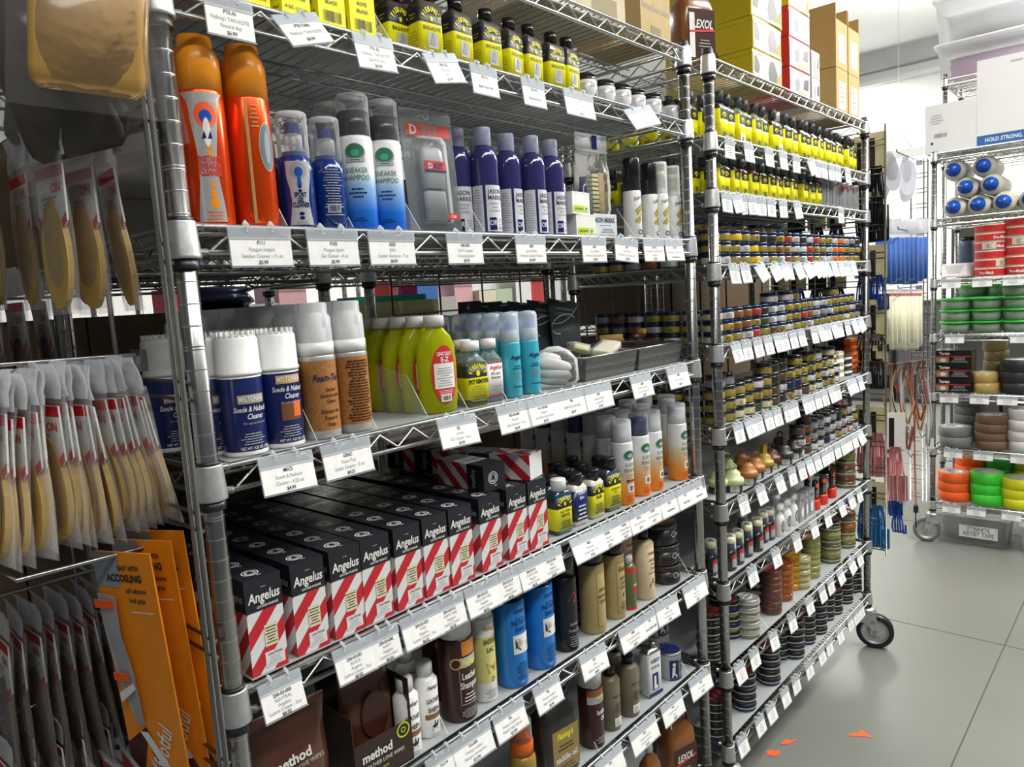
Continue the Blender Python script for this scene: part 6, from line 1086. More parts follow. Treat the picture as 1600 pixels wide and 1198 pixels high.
# ================================================================ goods on the far right rack
RF = RX+.004
def rz_(px, py=500): return atx(px, py, RF).y
def rput(o, px, z, dx, rz=0): o.location = (RF+dx, rz_(px), z); o.rotation_euler.z = R_(rz-90); return o
GLUEB = mat('milky glue bottle', (.62, .60, .50), .3)
gt = thing('glue_bottle', 'x', 'bottle', 'glue bottles lying with caps out'); b = MB(); b.lathe([(0, 0), (.048, .0), (.0515, .006), (.0515, .21), (.046, .235), (.026, .245), (.022, .25)], GLUEB, 28); b.v = [(x, -z+.0, y) for x, y, z in b.v]; b.v = [(x, y+.255, z) for x, y, z in b.v]; part('bottle', b, gt)
b = MB(); b.lathe([(.0, .243), (.033, .243), (.033, .256), (.020, .260), (.018, .282), (0, .284)], BLUE, 22); b.v = [(x, -z+.255, y) for x, y, z in b.v]; part('cap', b, gt)
for k, (px, py, lab) in enumerate([(1475, 316, 'bottom row, leftmost'), (1512, 313, 'bottom row, second'), (1547, 309, 'bottom row, third'), (1583, 305, 'bottom row, fourth'), (1494, 289, 'middle row, left'), (1529, 285, 'middle row, right'), (1475, 264, 'top row, left'), (1514, 261, 'top row, right')]):
    q = atx(px, py, RF+.03); row = 0 if py > 300 else (1 if py > 275 else 2); z = RZS[1]+.0045+.052+row*.091
    put(gt, (RF+.035, [RY-.075-.1065*k, 0][0] if row == 0 else (RY-.075-.0532-.1065*(k-4) if row == 1 else RY-.075-.1065*(k-6)*1.2), z), R_(-90), 'white glue bottle with blue cap lying on its side, '+lab)
def roll(col, r=.076, h=.050, core=True, nm='tape roll'):
    t = thing('tape_roll', 'x', 'tape roll', 'x'); b = MB(); b.lathe([(r*.50, .002), (r*.50, 0), (r-.003, 0), (r, .003), (r, h-.003), (r-.003, h), (r*.50, h), (r*.50, h-.002)], col, 30, closed=False); part('tape', b, t)
    b = MB(); b.lathe([(r*.46, .001), (r*.50, .001), (r*.50, h-.001), (r*.46, h-.001), (r*.46, .001)], PAPER, 24, closed=False); b.ring(TP(h, .0003), 0, 0, r*.52, r*.78, GREYP, 24); part('core', b, t); return t
def rolls(col, px, sh, n, lab, grp, r=.076, h=.050, dx=.0, off=.003):
    pr = roll(col, r, h)
    for k in range(n): o = put(pr, (RF+r+.008+dx+off*((k*3) % 2), rz_(px)+off*((k*2) % 3-1), RZS[sh]+.0045+h*1.005*k), R_(37*k), '%s tape roll, %s up%s' % (lab, NTH[k], ''), grp)
NEONO = mat('neon orange tape', (1.0, .13, .015), .5); NEONG = mat('neon green tape', (.05, .62, .04), .5); NEONY = mat('neon yellow tape', (.72, .72, .01), .5)
rolls(NEONO, 1488, 6, 3, 'neon orange', 'neon tape rolls'); rolls(NEONG, 1541, 6, 3, 'neon green', 'neon tape rolls', h=.055); rolls(NEONY, 1593, 6, 3, 'neon yellow', 'neon tape rolls')
rolls(NEONO, 1502, 6, 4, 'rear stack neon orange', 'neon tape rolls', dx=.19); rolls(mat('dark green tape', (.02, .28, .03), .5), 1550, 6, 4, 'rear stack green', 'neon tape rolls', dx=.19); rolls(mat('olive yellow tape', (.40, .40, .02), .5), 1600, 6, 5, 'rear stack olive yellow', 'neon tape rolls', dx=.19)
GT_ = mat('grey cloth tape', (.20, .21, .21), .6); BT_ = mat('brown cloth tape', (.17, .10, .055), .6); WT_ = mat('white cloth tape', (.68, .68, .66), .6); BKT = mat('black cloth tape', (.02, .02, .025), .5)
rolls(GT_, 1489, 5, 2, 'grey', 'gaffer tape rolls'); rolls(mat('dusky grey tape', (.13, .135, .14), .6), 1500, 5, 5, 'rear stack dusky grey', 'gaffer tape rolls', dx=.19, h=.046); rolls(BT_, 1548, 5, 4, 'brown', 'gaffer tape rolls', h=.043); rolls(WT_, 1602, 5, 4, 'white', 'gaffer tape rolls', h=.052)
TT_ = mat('tan packing tape', (.45, .32, .10), .35, coat=.3); rolls(TT_, 1537, 4, 2, 'tan packing', 'packing tape rolls', r=.058, h=.052); rolls(mat('olive tan packing tape', (.30, .23, .09), .35), 1545, 4, 5, 'rear stack tan packing', 'packing tape rolls', r=.055, h=.050, dx=.14); rolls(BKT, 1588, 4, 3, 'black', 'packing tape rolls', r=.075, h=.056)
def prow(px, n, lab, dx=0, r=.072, h=.042):
    for k in range(n):
        t = thing('masking_tape', '%s masking tape roll, %s up' % (lab, NTH[k]), 'tape roll', 'masking tape rolls'); b = MB(); b.lathe([(r*.5, 0), (r-.002, 0), (r, .002), (r, h-.002), (r-.002, h), (r*.5, h)], CREAM if k != 3 else GREYP, 26, closed=False); part('tape', b, t)
        b = MB(); b.lathe([(r+.0004, h*.12), (r+.0004, h*.88)], [RED], 26, closed=False); mp = CY(r, R_(-10+47*(k % 3)), .0008)
        if k % 2: b.patch(mp, -.030, .030, h*.15, h*.85, CREAM, 8); b.bars(mp, -.012, .012, h*.25, h*.75, GINK)
        b.text(mp, 'Pro-Mask', .020, .035 if k % 2 else -.01, h*.3, PAPER, .03, sx=.8, k=.001); part('wrapper', b, t); t.location = (RF+r+.01+dx, rz_(px), RZS[2]+.0045+k*h*1.004); t.rotation_euler.z = R_(-80)
prow(1543, 6, 'red and cream, middle stack,'); prow(1590, 6, 'red and cream, right stack,', h=.046)
LIDG = mat('bright green lid', (.03, .55, .06), .35); TUBW = clear('cloudy tub', haze=.45, col=(.45, .55, .45), rough=.3)
tb = thing('lidded_tub', 'x', 'tub', 'green-lidded tubs'); b = MB(); b.lathe([(0, 0), (.060, 0), (.063, .003), (.072, .050)], TUBW, 28); part('tub', b, tb); b = MB(); b.lathe([(0, .049), (.077, .049), (.078, .057), (.074, .0585), (.072, .056), (0, .056)], LIDG, 28); part('lid', b, tb)
b = MB(); b.lathe([(0, .003), (.058, .003), (.064, .040), (0, .042)], mat('pale green putty', (.35, .48, .32), .7), 24); part('contents', b, tb)
for k, (px, n) in enumerate([(1489, 3), (1537, 3), (1587, 4)]):
    for j in range(n): put(tb, (RF+.085, rz_(px), RZS[3]+.0045+j*.0585), 0, 'cloudy tub with bright green lid, %s up in %s stack' % (NTH[j], NTH[k]))
for k, px in enumerate([1505, 1550]):
    for j in range(4): put(tb, (RF+.26, rz_(px), RZS[3]+.0045+j*.0585), 0, 'green-lidded tub in the %s rear stack, %s up' % (NTH[k], NTH[j]))
for k in range(3):
    t = thing('tape_box', 'black tape box with red stripe, %s up' % NTH[k], 'box', 'stacked tape boxes'); b = MB(); b.box(-.080, .080, -.06, .06, 0, .072, BLACK); part('carton', b, t); b = MB(); mp = FL(.06); b.text(mp, 'Tartan', .020, -.040, .050, PAPER, .04, sx=.9); b.patch(mp, -.078, .078, .040, .044, RED, 2); b.patch(mp, -.076, -.020, .008, .038, mat('photo print', (.35, .20, .12), .5), 2); b.disc(mp, -.046, .022, .014, .010, PAPER, 12); b.lines(mp, -.014, .070, .010, .038, 4, GREYP, seed=3); part('print', b, t)
    t.location = (RF+.075, rz_(1489), RZS[4]+.0045+.0725*k); t.rotation_euler.z = R_(-90)
for k, px in enumerate([1494, 1511]):
    t = thing('blue_can', ['dark blue can behind the paper packets, left', 'dark blue can behind the paper packets, right'][k], 'can', 'dark blue cans'); b = MB(); b.lathe([(0, 0), (.040, 0), (.040, .18), (.036, .19), (0, .19)], mat('slate blue can', (.08, .14, .24), .3), 22); part('can', b, t); b = MB(); b.lathe([(0, .188), (.030, .188), (.030, .21), (0, .211)], BLACK, 18); part('cap', b, t); t.location = (RF+.26, rz_(px), RZS[2]+.004)
for k in range(5):
    t = thing('paper_packet', 'white printed packet, %s in the leaning row on the tape shelf' % NTH[k], 'packet', 'leaning white packets'); b = MB(); b.box(-.055, .055, -.002, .002, 0, .075, PAPER); part('packet', b, t); b = MB(); b.lines(FL(.002), -.045, .045, .02, .065, 5, GINK, seed=k); b.patch(FL(.002), -.05, .05, .003, .006, RED, 2); part('print', b, t); t.location = (RF+.05+.012*k, rz_(1487+4*k), RZS[2]+.010); t.rotation_euler = (R_(-24), 0, R_(-82))
BXW = mat('white carton board', (.78, .78, .77), .6, 0, .02, 10)
t = thing('white_carton', 'plain white carton with a small barcode sticker on the right rack top', 'box', 'white cartons on the right rack', (RF+.16, (rz_(1450, 200)+rz_(1523, 200))/2+.0, RZS[0]+.004), R_(-90)); b = MB(); b.box(-.115, .105, -.15, .15, 0, .235, BXW); part('carton', b, t); b = MB(); mp = FL(.15); b.lines(mp, -.10, -.03, .14, .19, 4, GREYP, seed=1); b.bars(mp, -.075, -.02, .075, .095, GINK); b.disc(mp, -.085, .05, .006, .006, INK); part('sticker', b, t)
t = thing('white_carton', 'large white carton with blue printed strip on the right rack top', 'box', 'white cartons on the right rack', (RF+.20, rz_(1523, 200)-.205, RZS[0]+.004), R_(-90)); b = MB(); b.box(-.20, .20, -.19, .19, 0, .40, BXW); part('carton', b, t); b = MB(); mp = FL(.19); b.patch(mp, -.197, .020, .004, .050, mat('carton blue', (.03, .14, .42), .5), 2); b.text(mp, 'HOLD STRONG.', .026, -.089, .018, PAPER, .03, .1, sx=.8); b.text(mp, 'MASKING TAPE', .028, .12, .235, INK, .02, sx=.7, rot=.05); b.text(mp, '2" NATURAL', .022, .12, .205, INK, .02, sx=.8, rot=.05)
b.poly(mp, [(.03, .15), (.20, .12), (.20, .19), (.09, .195), (.02, .18)], mat('dried glue stain', (.52, .47, .38), .7)); b.lines(mp, -.08, .0, .36, .38, 1, GREYP); part('print', b, t)
TOTE = clear('frosted tote', haze=.25, col=(.94, .95, .96), rough=.2)
def tote(lab, loc, w, d, h, fill, grp, sticker=None, rz=-90):
    t = thing('storage_tote', lab, 'tote', grp, loc, R_(rz)); b = MB(); b.rect(w, d, .03, [(0, .02), (.004, .016), (h-.02, .002), (h-.018, -.006), (h-.010, -.006)], [TOTE]*4); part('tote_body', b, t); b = MB(); b.rect(w+.03, d+.03, .03, [(h-.012, 0), (h+.002, 0), (h+.006, .02)], [clear('tote lid', haze=.5, col=(.92, .93, .94), rough=.3)]*2); part('lid', b, t)
    b = MB(); lump(b, w*.86, d*.8, h*.72, fill, 22, 8, 5, .006, .03); part('contents', b, t)
    if sticker:
        b = MB(); mp = FL(d/2+.001); b.patch(mp, -.07+w*.08, .10+w*.08, h*.28, h*.66, PAPER, 2, .001)
        for j, tx in enumerate(sticker): b.text(mp, tx, .030, .015+w*.08, h*(.50-.16*j), GINK, .03, sx=.8, k=.002)
        part('sticker', b, t)
    return t
tote('clear floor tote labelled 1" WHITE ARTIST TAPE under the right rack', (RF+.14, rz_(1513, 820), .0005), .34, .26, .165, mat('pale tape rolls', (.50, .50, .48), .7), 'floor totes', ['1" WHITE', 'ARTIST TAPE'])
tote('clear floor tote cut off by the right edge of the frame', (RF+.14, rz_(1513, 820)-.385, .0005), .34, .26, .150, mat('pale tape rolls', (.50, .50, .48), .7), 'floor totes', ['1" BLACK', 'GAFF TAPE'])
uz = 2.505; uy = atx(1535, 90, 4.7).y
tote('clear tote of purple cloth on the highest shelf under the ceiling', (4.82, uy-.03, uz), .50, .36, .20, mat('mauve cloth', (.66, .42, .64), .9, 0, .1, 10, .3), 'high totes'); tote('clear tote stacked on the purple one, nearly empty', (4.82, uy-.03, uz+.212), .52, .36, .24, mat('grey fabric', (.80, .81, .84), .9), 'high totes')
t = carton('cardboard_box', 'flat kraft carton tucked under the highest shelf', (4.80, atx(1502, 150, 4.7).y, 2.055), .22, .3, .16, KR3, R_(-90), 'back boxes')
for zi, L in ((2, [1487, 1535, 1583]), (3, [1493, 1596]), (4, [1485, 1533, 1577]), (5, [1492, 1540, 1600]), (6, [1490, 1530, 1587])):
    for k, px in enumerate(L):
        o = put(tps[k % 4], (RX-.0125, rz_(px, 500), RZS[zi]+.0005), 0, 'white price tag, %s from the left, right rack %s shelf' % (NTH[k], NTH[zi]), 'price tags on the right rack'); o.rotation_euler = (R_(-10), 0, R_(-90)); o.scale = (1.5, 1, .9)

# ================================================================ things hanging at the rack ends
SHEET = clear('thin poly bag', haze=.11, col=(.88, .89, .90), rough=.18, bump=.3, scale=60, fres=.7)
def bagsheet(b, w, z0, z1, m, bul=.004, seed=1, nu=6, nw=8, flare=0.):
    r = random.Random(seed)
    for sgn in (-1, 1):
        vs = []
        for j in range(nw+1):
            for i in range(nu+1):
                u = i/nu; v = j/nw; e = sin(pi*u)*sin(pi*min(1, v*1.15)) ; ww = w*(1-flare*v)
                vs.append(((u-.5)*ww+r.uniform(-.001, .001), sgn*(bul*e+.0004)+.004*sin(v*5+seed)*v, z1+(z0-z1)*(1-v)+r.uniform(-.001, .001)))
        b.add(vs, [(j*(nu+1)+i, j*(nu+1)+i+1, (j+1)*(nu+1)+i+1, (j+1)*(nu+1)+i) for j in range(nw) for i in range(nu)], m, True)
INSOLE = TAN; INS2 = mat('suede insole edge', (.12, .08, .05), .8)
def insolebag(seed, w=.080, h=.200, big=0):
    t = thing('insole_pack', 'x', 'insole pack', 'x'); b = MB(); bagsheet(b, w, -h, -.028, SHEET, .006, seed); part('bag', b, t)
    b = MB(); bagsheet(b, w*.98, -.032, .006, BAGW, .002, seed+3, 6, 3, -.05 if seed % 2 else .1); part('bag_header', b, t)
    b = MB(); c = -.040; hw = w*.40
    b.add([(-hw, .001, c), (hw, .001, c), (hw, .001, c-.060), (0, .001, c-.085), (-hw, .001, c-.060), (-hw, -.001, c), (hw, -.001, c), (hw, -.001, c-.060), (0, -.001, c-.085), (-hw, -.001, c-.060)], [(0, 1, 2, 3, 4), (9, 8, 7, 6, 5), (0, 4, 9, 5), (1, 6, 7, 2), (4, 3, 8, 9), (3, 2, 7, 8), (0, 5, 6, 1)], PAPER)
    for sg in (-1, 1):
        mp = (lambda s_: lambda u, w_, k=0: (u*(-s_), s_*(.0012+k), w_))(sg)
        b.patch(mp, -hw, hw, c-.012, c, RED, 2); b.poly(mp, [(-hw, c-.050), (0, c-.075), (0, c-.086), (-hw, c-.061)], RED); b.poly(mp, [(0, c-.075), (hw, c-.050), (hw, c-.061), (0, c-.086)], RED); b.text(mp, 'PEDAG ON'[6:] if 0 else 'ON', .014, hw*.45, c-.028, RED, .02, k=.0006); b.lines(mp, -hw*.7, hw*.5, c-.046, c-.030, 3, GINK, k=.0006, seed=seed)
    part('card', b, t)
    b = MB(); n = 22; o = []
    for a in range(n):
        q = 2*pi*a/n; z = -h*.67+cos(q)*h*.30; o.append((sin(q)*w*.36*(1-.20*max(0, cos(q))), z))
    b.add([(x, -.0032, z) for x, z in o]+[(x, .0032, z) for x, z in o], [tuple(range(n)), tuple(range(2*n-1, n-1, -1))]+[(a, a+n, (a+1) % n+n, (a+1) % n) for a in range(n)], [INSOLE, INS2][big]); part('insole', b, t); return t
ib = [insolebag(k) for k in range(4)]; ibd = insolebag(9, .082, .235, 1)
def hangrow(protos, n, y, z, x0, x1, labs, grp, rot0=-90, lean=(-12, 14), jit=3, s=1., tw=0):
    r = random.Random(int(abs(z)*1000)+n)
    for k in range(n):
        f = k/max(1, n-1); o = put(protos[k % len(protos)], (x0+(x1-x0)*f, y+r.uniform(-.003, .003), z+r.uniform(-.006, .004)), 0, labs % NTH[k], grp)
        o.rotation_euler = (Matrix.Rotation(R_(rot0+tw+r.uniform(-jit, jit)), 4, 'Z') @ Matrix.Rotation(R_(lean[0]+(lean[1]-lean[0])*f+r.uniform(-1, 1)), 4, 'X')).to_euler(); o.scale = (s, s, s)
hangrow(ib, 24, .075, 1.378, -.222, -.052, 'clear pack of tan insoles with red bands, %s from the left on the full hook', 'insole packs on the full hook', lean=(-9, 10), jit=9, tw=6)
hangrow(ib, 5, .20, 1.645, -.150, -.050, 'insole pack on the sparse upper hook, %s from the left', 'insole packs on the upper hook', lean=(-4, 4), jit=12, tw=4)
hangrow(ib, 3, .07, 1.635, -.105, -.050, 'insole pack nearest the post on the upper hooks, %s from the left', 'insole packs by the post', lean=(-2, 5), jit=10, tw=4)
hangrow([ibd], 9, .24, 1.075, -.175, -.050, 'dark-edged insole pack in the shaded lower row, %s from the left', 'dark insole packs, lower row', lean=(-3, 6), jit=5)
hangrow([ibd], 6, .25, .915, -.22, -.08, 'dark insole pack in the lowest shaded row, %s from the left', 'dark insole packs, lowest row', lean=(-3, 3), jit=5)
hangrow([ibd], 6, .34, 1.50, -.20, -.06, 'dark insole pack in the row set back against the rear, %s from left', 'dark insole packs, set back', lean=(-3, 3), jit=6)
# orange heel grip cards
ORC = mat('orange hang card', (.82, .26, .01), .4); STL = mat('steel blue grey print', (.25, .29, .33), .45)
def gripcard():
    t = thing('heel_grip_card', 'x', 'hang card', 'orange heel grip cards'); w, h = .085, .30; b = MB(); b.box(-w/2, w/2, -.0012, .0012, -h, .012, ORC); part('card', b, t); b = MB(); mp = FL(.0012)
    b.poly(mp, [(-w/2, .011), (-.004, .011), (-.008, -.032), (-w/2, -.032)], STL); b.text(mp, 'EASY WITH', .0085, .008, -.010, INK, .03, sx=.7, k=.0008); b.text(mp, 'ACCOSLING', .0125, .000, -.024, INK, .04, sx=.72, k=.0008); b.text(mp, 'self adhesive', .0085, .014, -.038, INK, .02, sx=.7, k=.0008); b.text(mp, 'heel grips', .0085, .014, -.050, INK, .02, sx=.7, k=.0008)
    b.patch(mp, .002, .034, -.0635, -.062, PAPER, 1); b.text(mp, 'footful', .030, .020, -.245, PAPER, .01, .4, sx=.75, k=.0008, rot=1.25); b.poly(mp, [(-w/2, -.24), (-.010, -.215), (.012, -.262), (.034, -h), (.022, -h), (.0, -.268), (-.012, -.235), (-.030, -h), (-w/2, -h+.02)], DKBROWN)
    b.poly(mp, [(-.020, -.222), (-.008, -.222), (.022, -.276), (.012, -.280)], PAPER, .0005); part('print', b, t)
    b = MB(); b.add([(-.044, -.003, -.040), (-.012, -.008, -.040), (-.012, -.010, -.090), (-.004, -.010, -.135), (-.004, -.008, -.205), (-.020, -.003, -.215), (-.038, -.003, -.150), (-.044, -.003, -.080)], [(0, 1, 2, 3, 4, 5, 6, 7)], GREYP); b.box(-.044, -.016, -.0095, -.0085, -.056, -.046, ORANGE); b.box(-.036, -.014, -.0095, -.0085, -.150, -.140, ORANGE); b.add([(-.030, -.011, -.165), (-.006, -.011, -.150), (-.004, -.011, -.158), (-.030, -.011, -.178)], [(0, 1, 2, 3)], PAPER); part('grip_insert', b, t); return t
gc = gripcard()
for k, (x, lab) in enumerate([(-.088, 'orange heel grip card in front, grey inserts showing'), (-.062, 'orange heel grip card, middle of the three'), (-.045, 'orange heel grip card nearest the rack post')]):
    o = put(gc, (x, .055+.006*k, 1.148+.006*k), 0, lab); o.rotation_euler = (Matrix.Rotation(R_(-66+2*k), 4, 'Z') @ Matrix.Rotation(R_(4), 4, 'X')).to_euler()
# big wrapped insoles at the top left and small red header packs at the bottom left
HIDE = mat('tan hide', (.50, .29, .07), .35, 0, .12, 12, .1, coat=.5); HIDED = mat('dark hide', (.07, .05, .03), .5, 0, .2, 14, .2, coat=.3)
def hidepack(seed, w, h, m, c0=(0, 0)):
    t = thing('wrapped_sole', 'x', 'wrapped sole', 'plastic-wrapped soles'); b = MB(); b.rect(w, .020, .009, [(-h, .010), (-h+.008, .002), (-h+.02, 0), (-.02, 0), (0, .008)], [m]*4); part('sole', b, t)
    b = MB(); bagsheet(b, w*1.35, -h*1.14, .03, BAG, .020, seed, 8, 10); part('bag', b, t); return t
for k, (px, py, y, w, h, m, rz, ry_, lab) in enumerate([(140, -62, -.03, .108, .130, HIDE, -30, 7, 'tan hide sole in shiny plastic, biggest at the top left corner'), (75, -20, .10, .10, .17, HIDED, -50, -10, 'dark sole in plastic left of the big tan one'), (10, -60, .06, .10, .20, HIDED, -30, -14, 'dark olive sole in plastic cut by the left edge'), (176, -50, .075, .080, .185, HIDE, -62, -6, 'long tan sole in plastic nearest the post at the top'), (92, 60, .14, .10, .13, HIDED, -40, 12, 'dark sole hanging under the big tan one'), (150, 72, .20, .075, .11, HIDED, -52, -8, 'brownish sole in crumpled plastic above the sparse hook')]):
    q = aty(px, py, y); t = hidepack(k, w, h, m); t.location = (q.x, y, q.z); tag(t, lab); t.rotation_euler = (Matrix.Rotation(R_(rz), 4, 'Z') @ Matrix.Rotation(R_(ry_), 4, 'Y')).to_euler()
def redpack():
    t = thing('header_pack', 'x', 'header pack', 'x'); b = MB(); b.box(-.045, .045, -.001, .001, -.16, 0, GREYP); part('card', b, t); b = MB(); mp = FL(.001); b.patch(mp, -.045, .045, -.038, -.004, RED, 2); b.text(mp, 'WOODY', .018, 0, -.060, RED, .02, sx=.8); b.lines(mp, -.034, .030, -.12, -.07, 5, GINK, seed=3); b.patch(mp, .024, .036, -.020, -.008, PAPER, 1, .0006); part('print', b, t)
    b = MB(); bagsheet(b, .094, -.165, .012, SHEET, .005, 5); part('bag', b, t); return t
hangrow([redpack()], 9, .09, .885, -.215, -.075, 'red-headed pack near the bottom left, %s from the left', 'red-headed packs at the bottom left', lean=(-3, 5), jit=5)
for k in range(3):
    b = MB(); lump(b, .062, .05, .14, BAGW, 20, 8, 20+k, 0, .10); single('crumpled_bag', b, 'crumpled frosted bag top at the bottom edge, %s from the left' % NTH[k], 'bag', 'crumpled bags at the bottom', (-.20+.066*k, .08+.01*(k % 2), .665), R_(-70+10*k))
# cards and laces on the second rack's right end
GX = FX+LN+.040; PURP = mat('dark purple cord', (.06, .02, .10), .7); YC = mat('pale yellow card', (.66, .58, .32), .6); LACEB = mat('blue lace', (.02, .09, .42), .7); LACEP = mat('pink lace', (.75, .32, .33), .8); LACEL = mat('sky blue lace', (.05, .28, .62), .7)
def lacepack(col, lab, grp, y, z, n=8, L=.22, x=GX+.03, card=YC, cl=.10, spread=.05, rz=-84):
    t = thing('lace_pack', lab, 'shoe laces', grp, (x, y, z), R_(rz)); b = MB(); b.box(-.034, .034, -.001, .001, -cl, 0, card); b.box(-.022, -.004, -.0018, -.001, -cl*.95, -.02, BLACK); part('header_card', b, t)
    b = MB(); r = random.Random(int(z*997))
    for k in range(n): u = (k/(n-1)-.5)*spread; v = r.uniform(-.01, .01); b.tube([(u*.6, 0, -cl+.01), (u, v, -cl-L*.3), (u*1.2, v, -cl-L*.7), (u*1.15+.004, v, -cl-L+.0), (u*1.15+.010, v, -cl-L*.98), (u*1.1+.010, v, -cl-L*.5)], .0034, col, 5)
    part('laces', b, t); return t
for k, (c, z, L, cd, n, cl, lab) in enumerate([(BLACK, 1.93, .26, YC, 9, .13, 'black laces under a yellow card at the top of the end grid'), (LACEB, 1.53, .12, YC, 8, .12, 'blue laces under a yellow card on the end grid'), (BLACK, 1.33, .05, YC, 6, .14, 'yellow card pack with dark laces, middle of the end grid'), (BLACK, 1.16, .10, YC, 7, .06, 'dark green-black laces low on the end grid'), (LACEP, .93, .16, YC, 10, .11, 'pink laces under a yellow card on the end grid'), (LACEL, .64, .16, YC, 10, .10, 'sky blue laces under a yellow card at the foot of the end grid'), (BLACK, 1.72, .12, YC, 9, .03, 'black laces hanging beneath the top card pack')]):
    for j in range(2): lacepack(c, lab+(', front pack' if j == 0 else ', rear pack'), 'lace packs on the end grid', -.028+.052*j, z, n, L, GX+.012+.03*j, cd, cl)
for k in range(24):
    yk = .115+.075*(k % 4); zk = [1.93, 1.70, 1.47, 1.24, 1.00, .74][k//4]; c_ = [BLACK, NAVY, BLACK, PURP, LACEB, BLACK][(k*5+k//4) % 6]
    lacepack(c_, '%s lace pack on the end grid, %s back, %s row' % ({BLACK: 'black', NAVY: 'navy', PURP: 'dark purple', LACEB: 'blue'}[c_], NTH[k % 4], NTH[k//4]), 'lace packs on the rear of the end grid', yk, zk, 9, .12, GX+.014+.008*(k % 2), YC if k % 3 else BLACK, .095, .055)
lacepack(LACEP, 'pink laces hanging outside the end grid', 'lace packs on the end grid', -.075, .90, 10, .20, GX+.07, PAPER, .14, .05, -70); lacepack(LACEB, 'bright blue lace coil hanging outside the end grid', 'lace packs on the end grid', -.070, .66, 6, .10, GX+.07, PAPER, .06, .03, -70); lacepack(LACEB, 'blue laces on a white card lowest outside the end grid', 'lace packs on the end grid', -.080, .56, 5, .07, GX+.08, PAPER, .06, .03, -70)
# packs hanging off the right rack's ladder grid
def scoop(k, lab, x, y, z):
    t = thing('insole_bag', lab, 'hanging bag', 'white insole bags'); b = MB(); bagsheet(b, .10, -.30, 0, SHEET, .015, k); part('bag', b, t); b = MB(); n = 20
    b.add([(sin(2*pi*a/n)*.034*(1-.25*cos(2*pi*a/n)), -.008-.003*(j), -.19+cos(2*pi*a/n)*.095) for j in (0, 1) for a in range(n)], [tuple(range(n)), tuple(range(2*n-1, n-1, -1))]+[(a, a+n, (a+1) % n+n, (a+1) % n) for a in range(n)], mat('blue grey insole', (.74, .76, .84), .6)); part('insole', b, t); t.location = (x, y, z); t.rotation_euler = (0, R_([8, -4, 10, -8][k]), R_(-90+[0, 8, -6, 4][k]))
for k, (px, py, X_) in enumerate([(1392, 225, 3.55), (1412, 222, 3.65), (1432, 232, 3.72), (1384, 215, 3.50)]): q = atx(px, py, X_); scoop(k, ['white insole bag, leftmost of the cluster by the chain', 'white insole bag, middle of the cluster', 'white insole bag, right of the cluster', 'white insole bag hanging highest at the cluster left'][k], X_, q.y, q.z+.03)
def flatpack(name, lab, cat, grp, px, py0, py1, X_, w, m, rz=-90, head=.06, ys=0):
    q = atx(px, py0, X_); q2 = atx(px, py1, X_); h = q.z-q2.z; t = thing(name, lab, cat, grp, (X_, q.y, q.z), R_(rz)); b = MB(); bagsheet(b, w*1.1, -h*1.02, -head, SHEET, .006, int(px)); part('bag', b, t)
    b = MB(); bagsheet(b, w*1.05, -head-.005, 0, BAGW, .004, int(px)+1, 6, 3); part('bag_header', b, t)
    b = MB(); b.rect(w*.98, .010, .0035, [(-h, .004), (-h+.006, 0), (-head-.03, 0)], [m]*2); part('pack_fill', b, t); return t
BLUEI = mat('royal blue insoles', (.02, .10, .38), .6, 0, .15, 30); CREAMF = mat('cream ribbons', (.66, .64, .48), .7, 0, .1, 40); PINKT = mat('rose ribbon ends', (.55, .16, .14), .7)
for k in range(9):
    px = 1380+7*k; flatpack('blue_insole_pack', 'royal blue insole pack, %s from the left on the far hook' % NTH[k], 'hanging bag', 'royal blue insole packs', px, 342+2*(k % 2), 444-(k % 3)*4, 3.50+.03*k, .075, BLUEI, -90+(k*37) % 20-10)
for k in range(8):
    px = 1386+6.5*k; t = flatpack('cream_ribbon_pack', 'cream ribbon pack with rose top, %s from the left' % NTH[k], 'hanging bag', 'cream ribbon packs', px, 452, 545-(k % 3)*6, 3.52+.03*k, .060, CREAMF, -90+(k*31) % 24-12, .004)
    b = MB(); b.box(-.024, .024, -.004, .004, -.10, -.02, PINKT); part('rose_top', b, t)
# cords with hooks
CORDS = [mat('tan cord', (.30, .20, .09), .7, 0, .3, 300), mat('red brown cord', (.30, .06, .04), .7, 0, .35, 300), mat('grey check cord', (.40, .40, .38), .7, 0, .45, 400)]
for k in range(9):
    px = 1398+5*k; q = atx(px, 565, 3.72); q3 = atx(px+[-4, 8, -3, 6, 0, -6, 4, -2, 3][k], 700-(k % 4)*14, 3.72); b = MB(); u = rnd.uniform(.02, .05); x_ = 3.62+.025*k
    t = thing('bungee_cord', '%s cord with metal hook, %s from the left on the lower hook' % (['tan', 'red-brown', 'grey checked'][k % 3], NTH[k]), 'cord', 'cords hanging by the right rack'); b.tube([(x_, q.y, q.z), (x_, q.y+u, (q.z*2+q3.z)/3), (x_, q3.y+u*.4, (q.z+q3.z*2)/3), (x_, q3.y, q3.z), (x_, q3.y-.008, q3.z-.005), (x_, q3.y-u*.7, (q.z+q3.z*2)/3), (x_, q.y-.01, (q.z*3+q3.z)/4), (x_, q.y-.012, q.z)], .0055, CORDS[k % 3], 6); part('cord', b, t)
    b = MB(); b.tube([(x_, q3.y-.004, q3.z-.0), (x_, q3.y-.004, q3.z-.025), (x_, q3.y-.016, q3.z-.045), (x_, q3.y-.030, q3.z-.030)], .003, CHROME, 6); b.box(x_-.001, x_+.001, q3.y-.03, q3.y+.02, q3.z-.02, q3.z+.035, PAPER); part('end_hook', b, t)
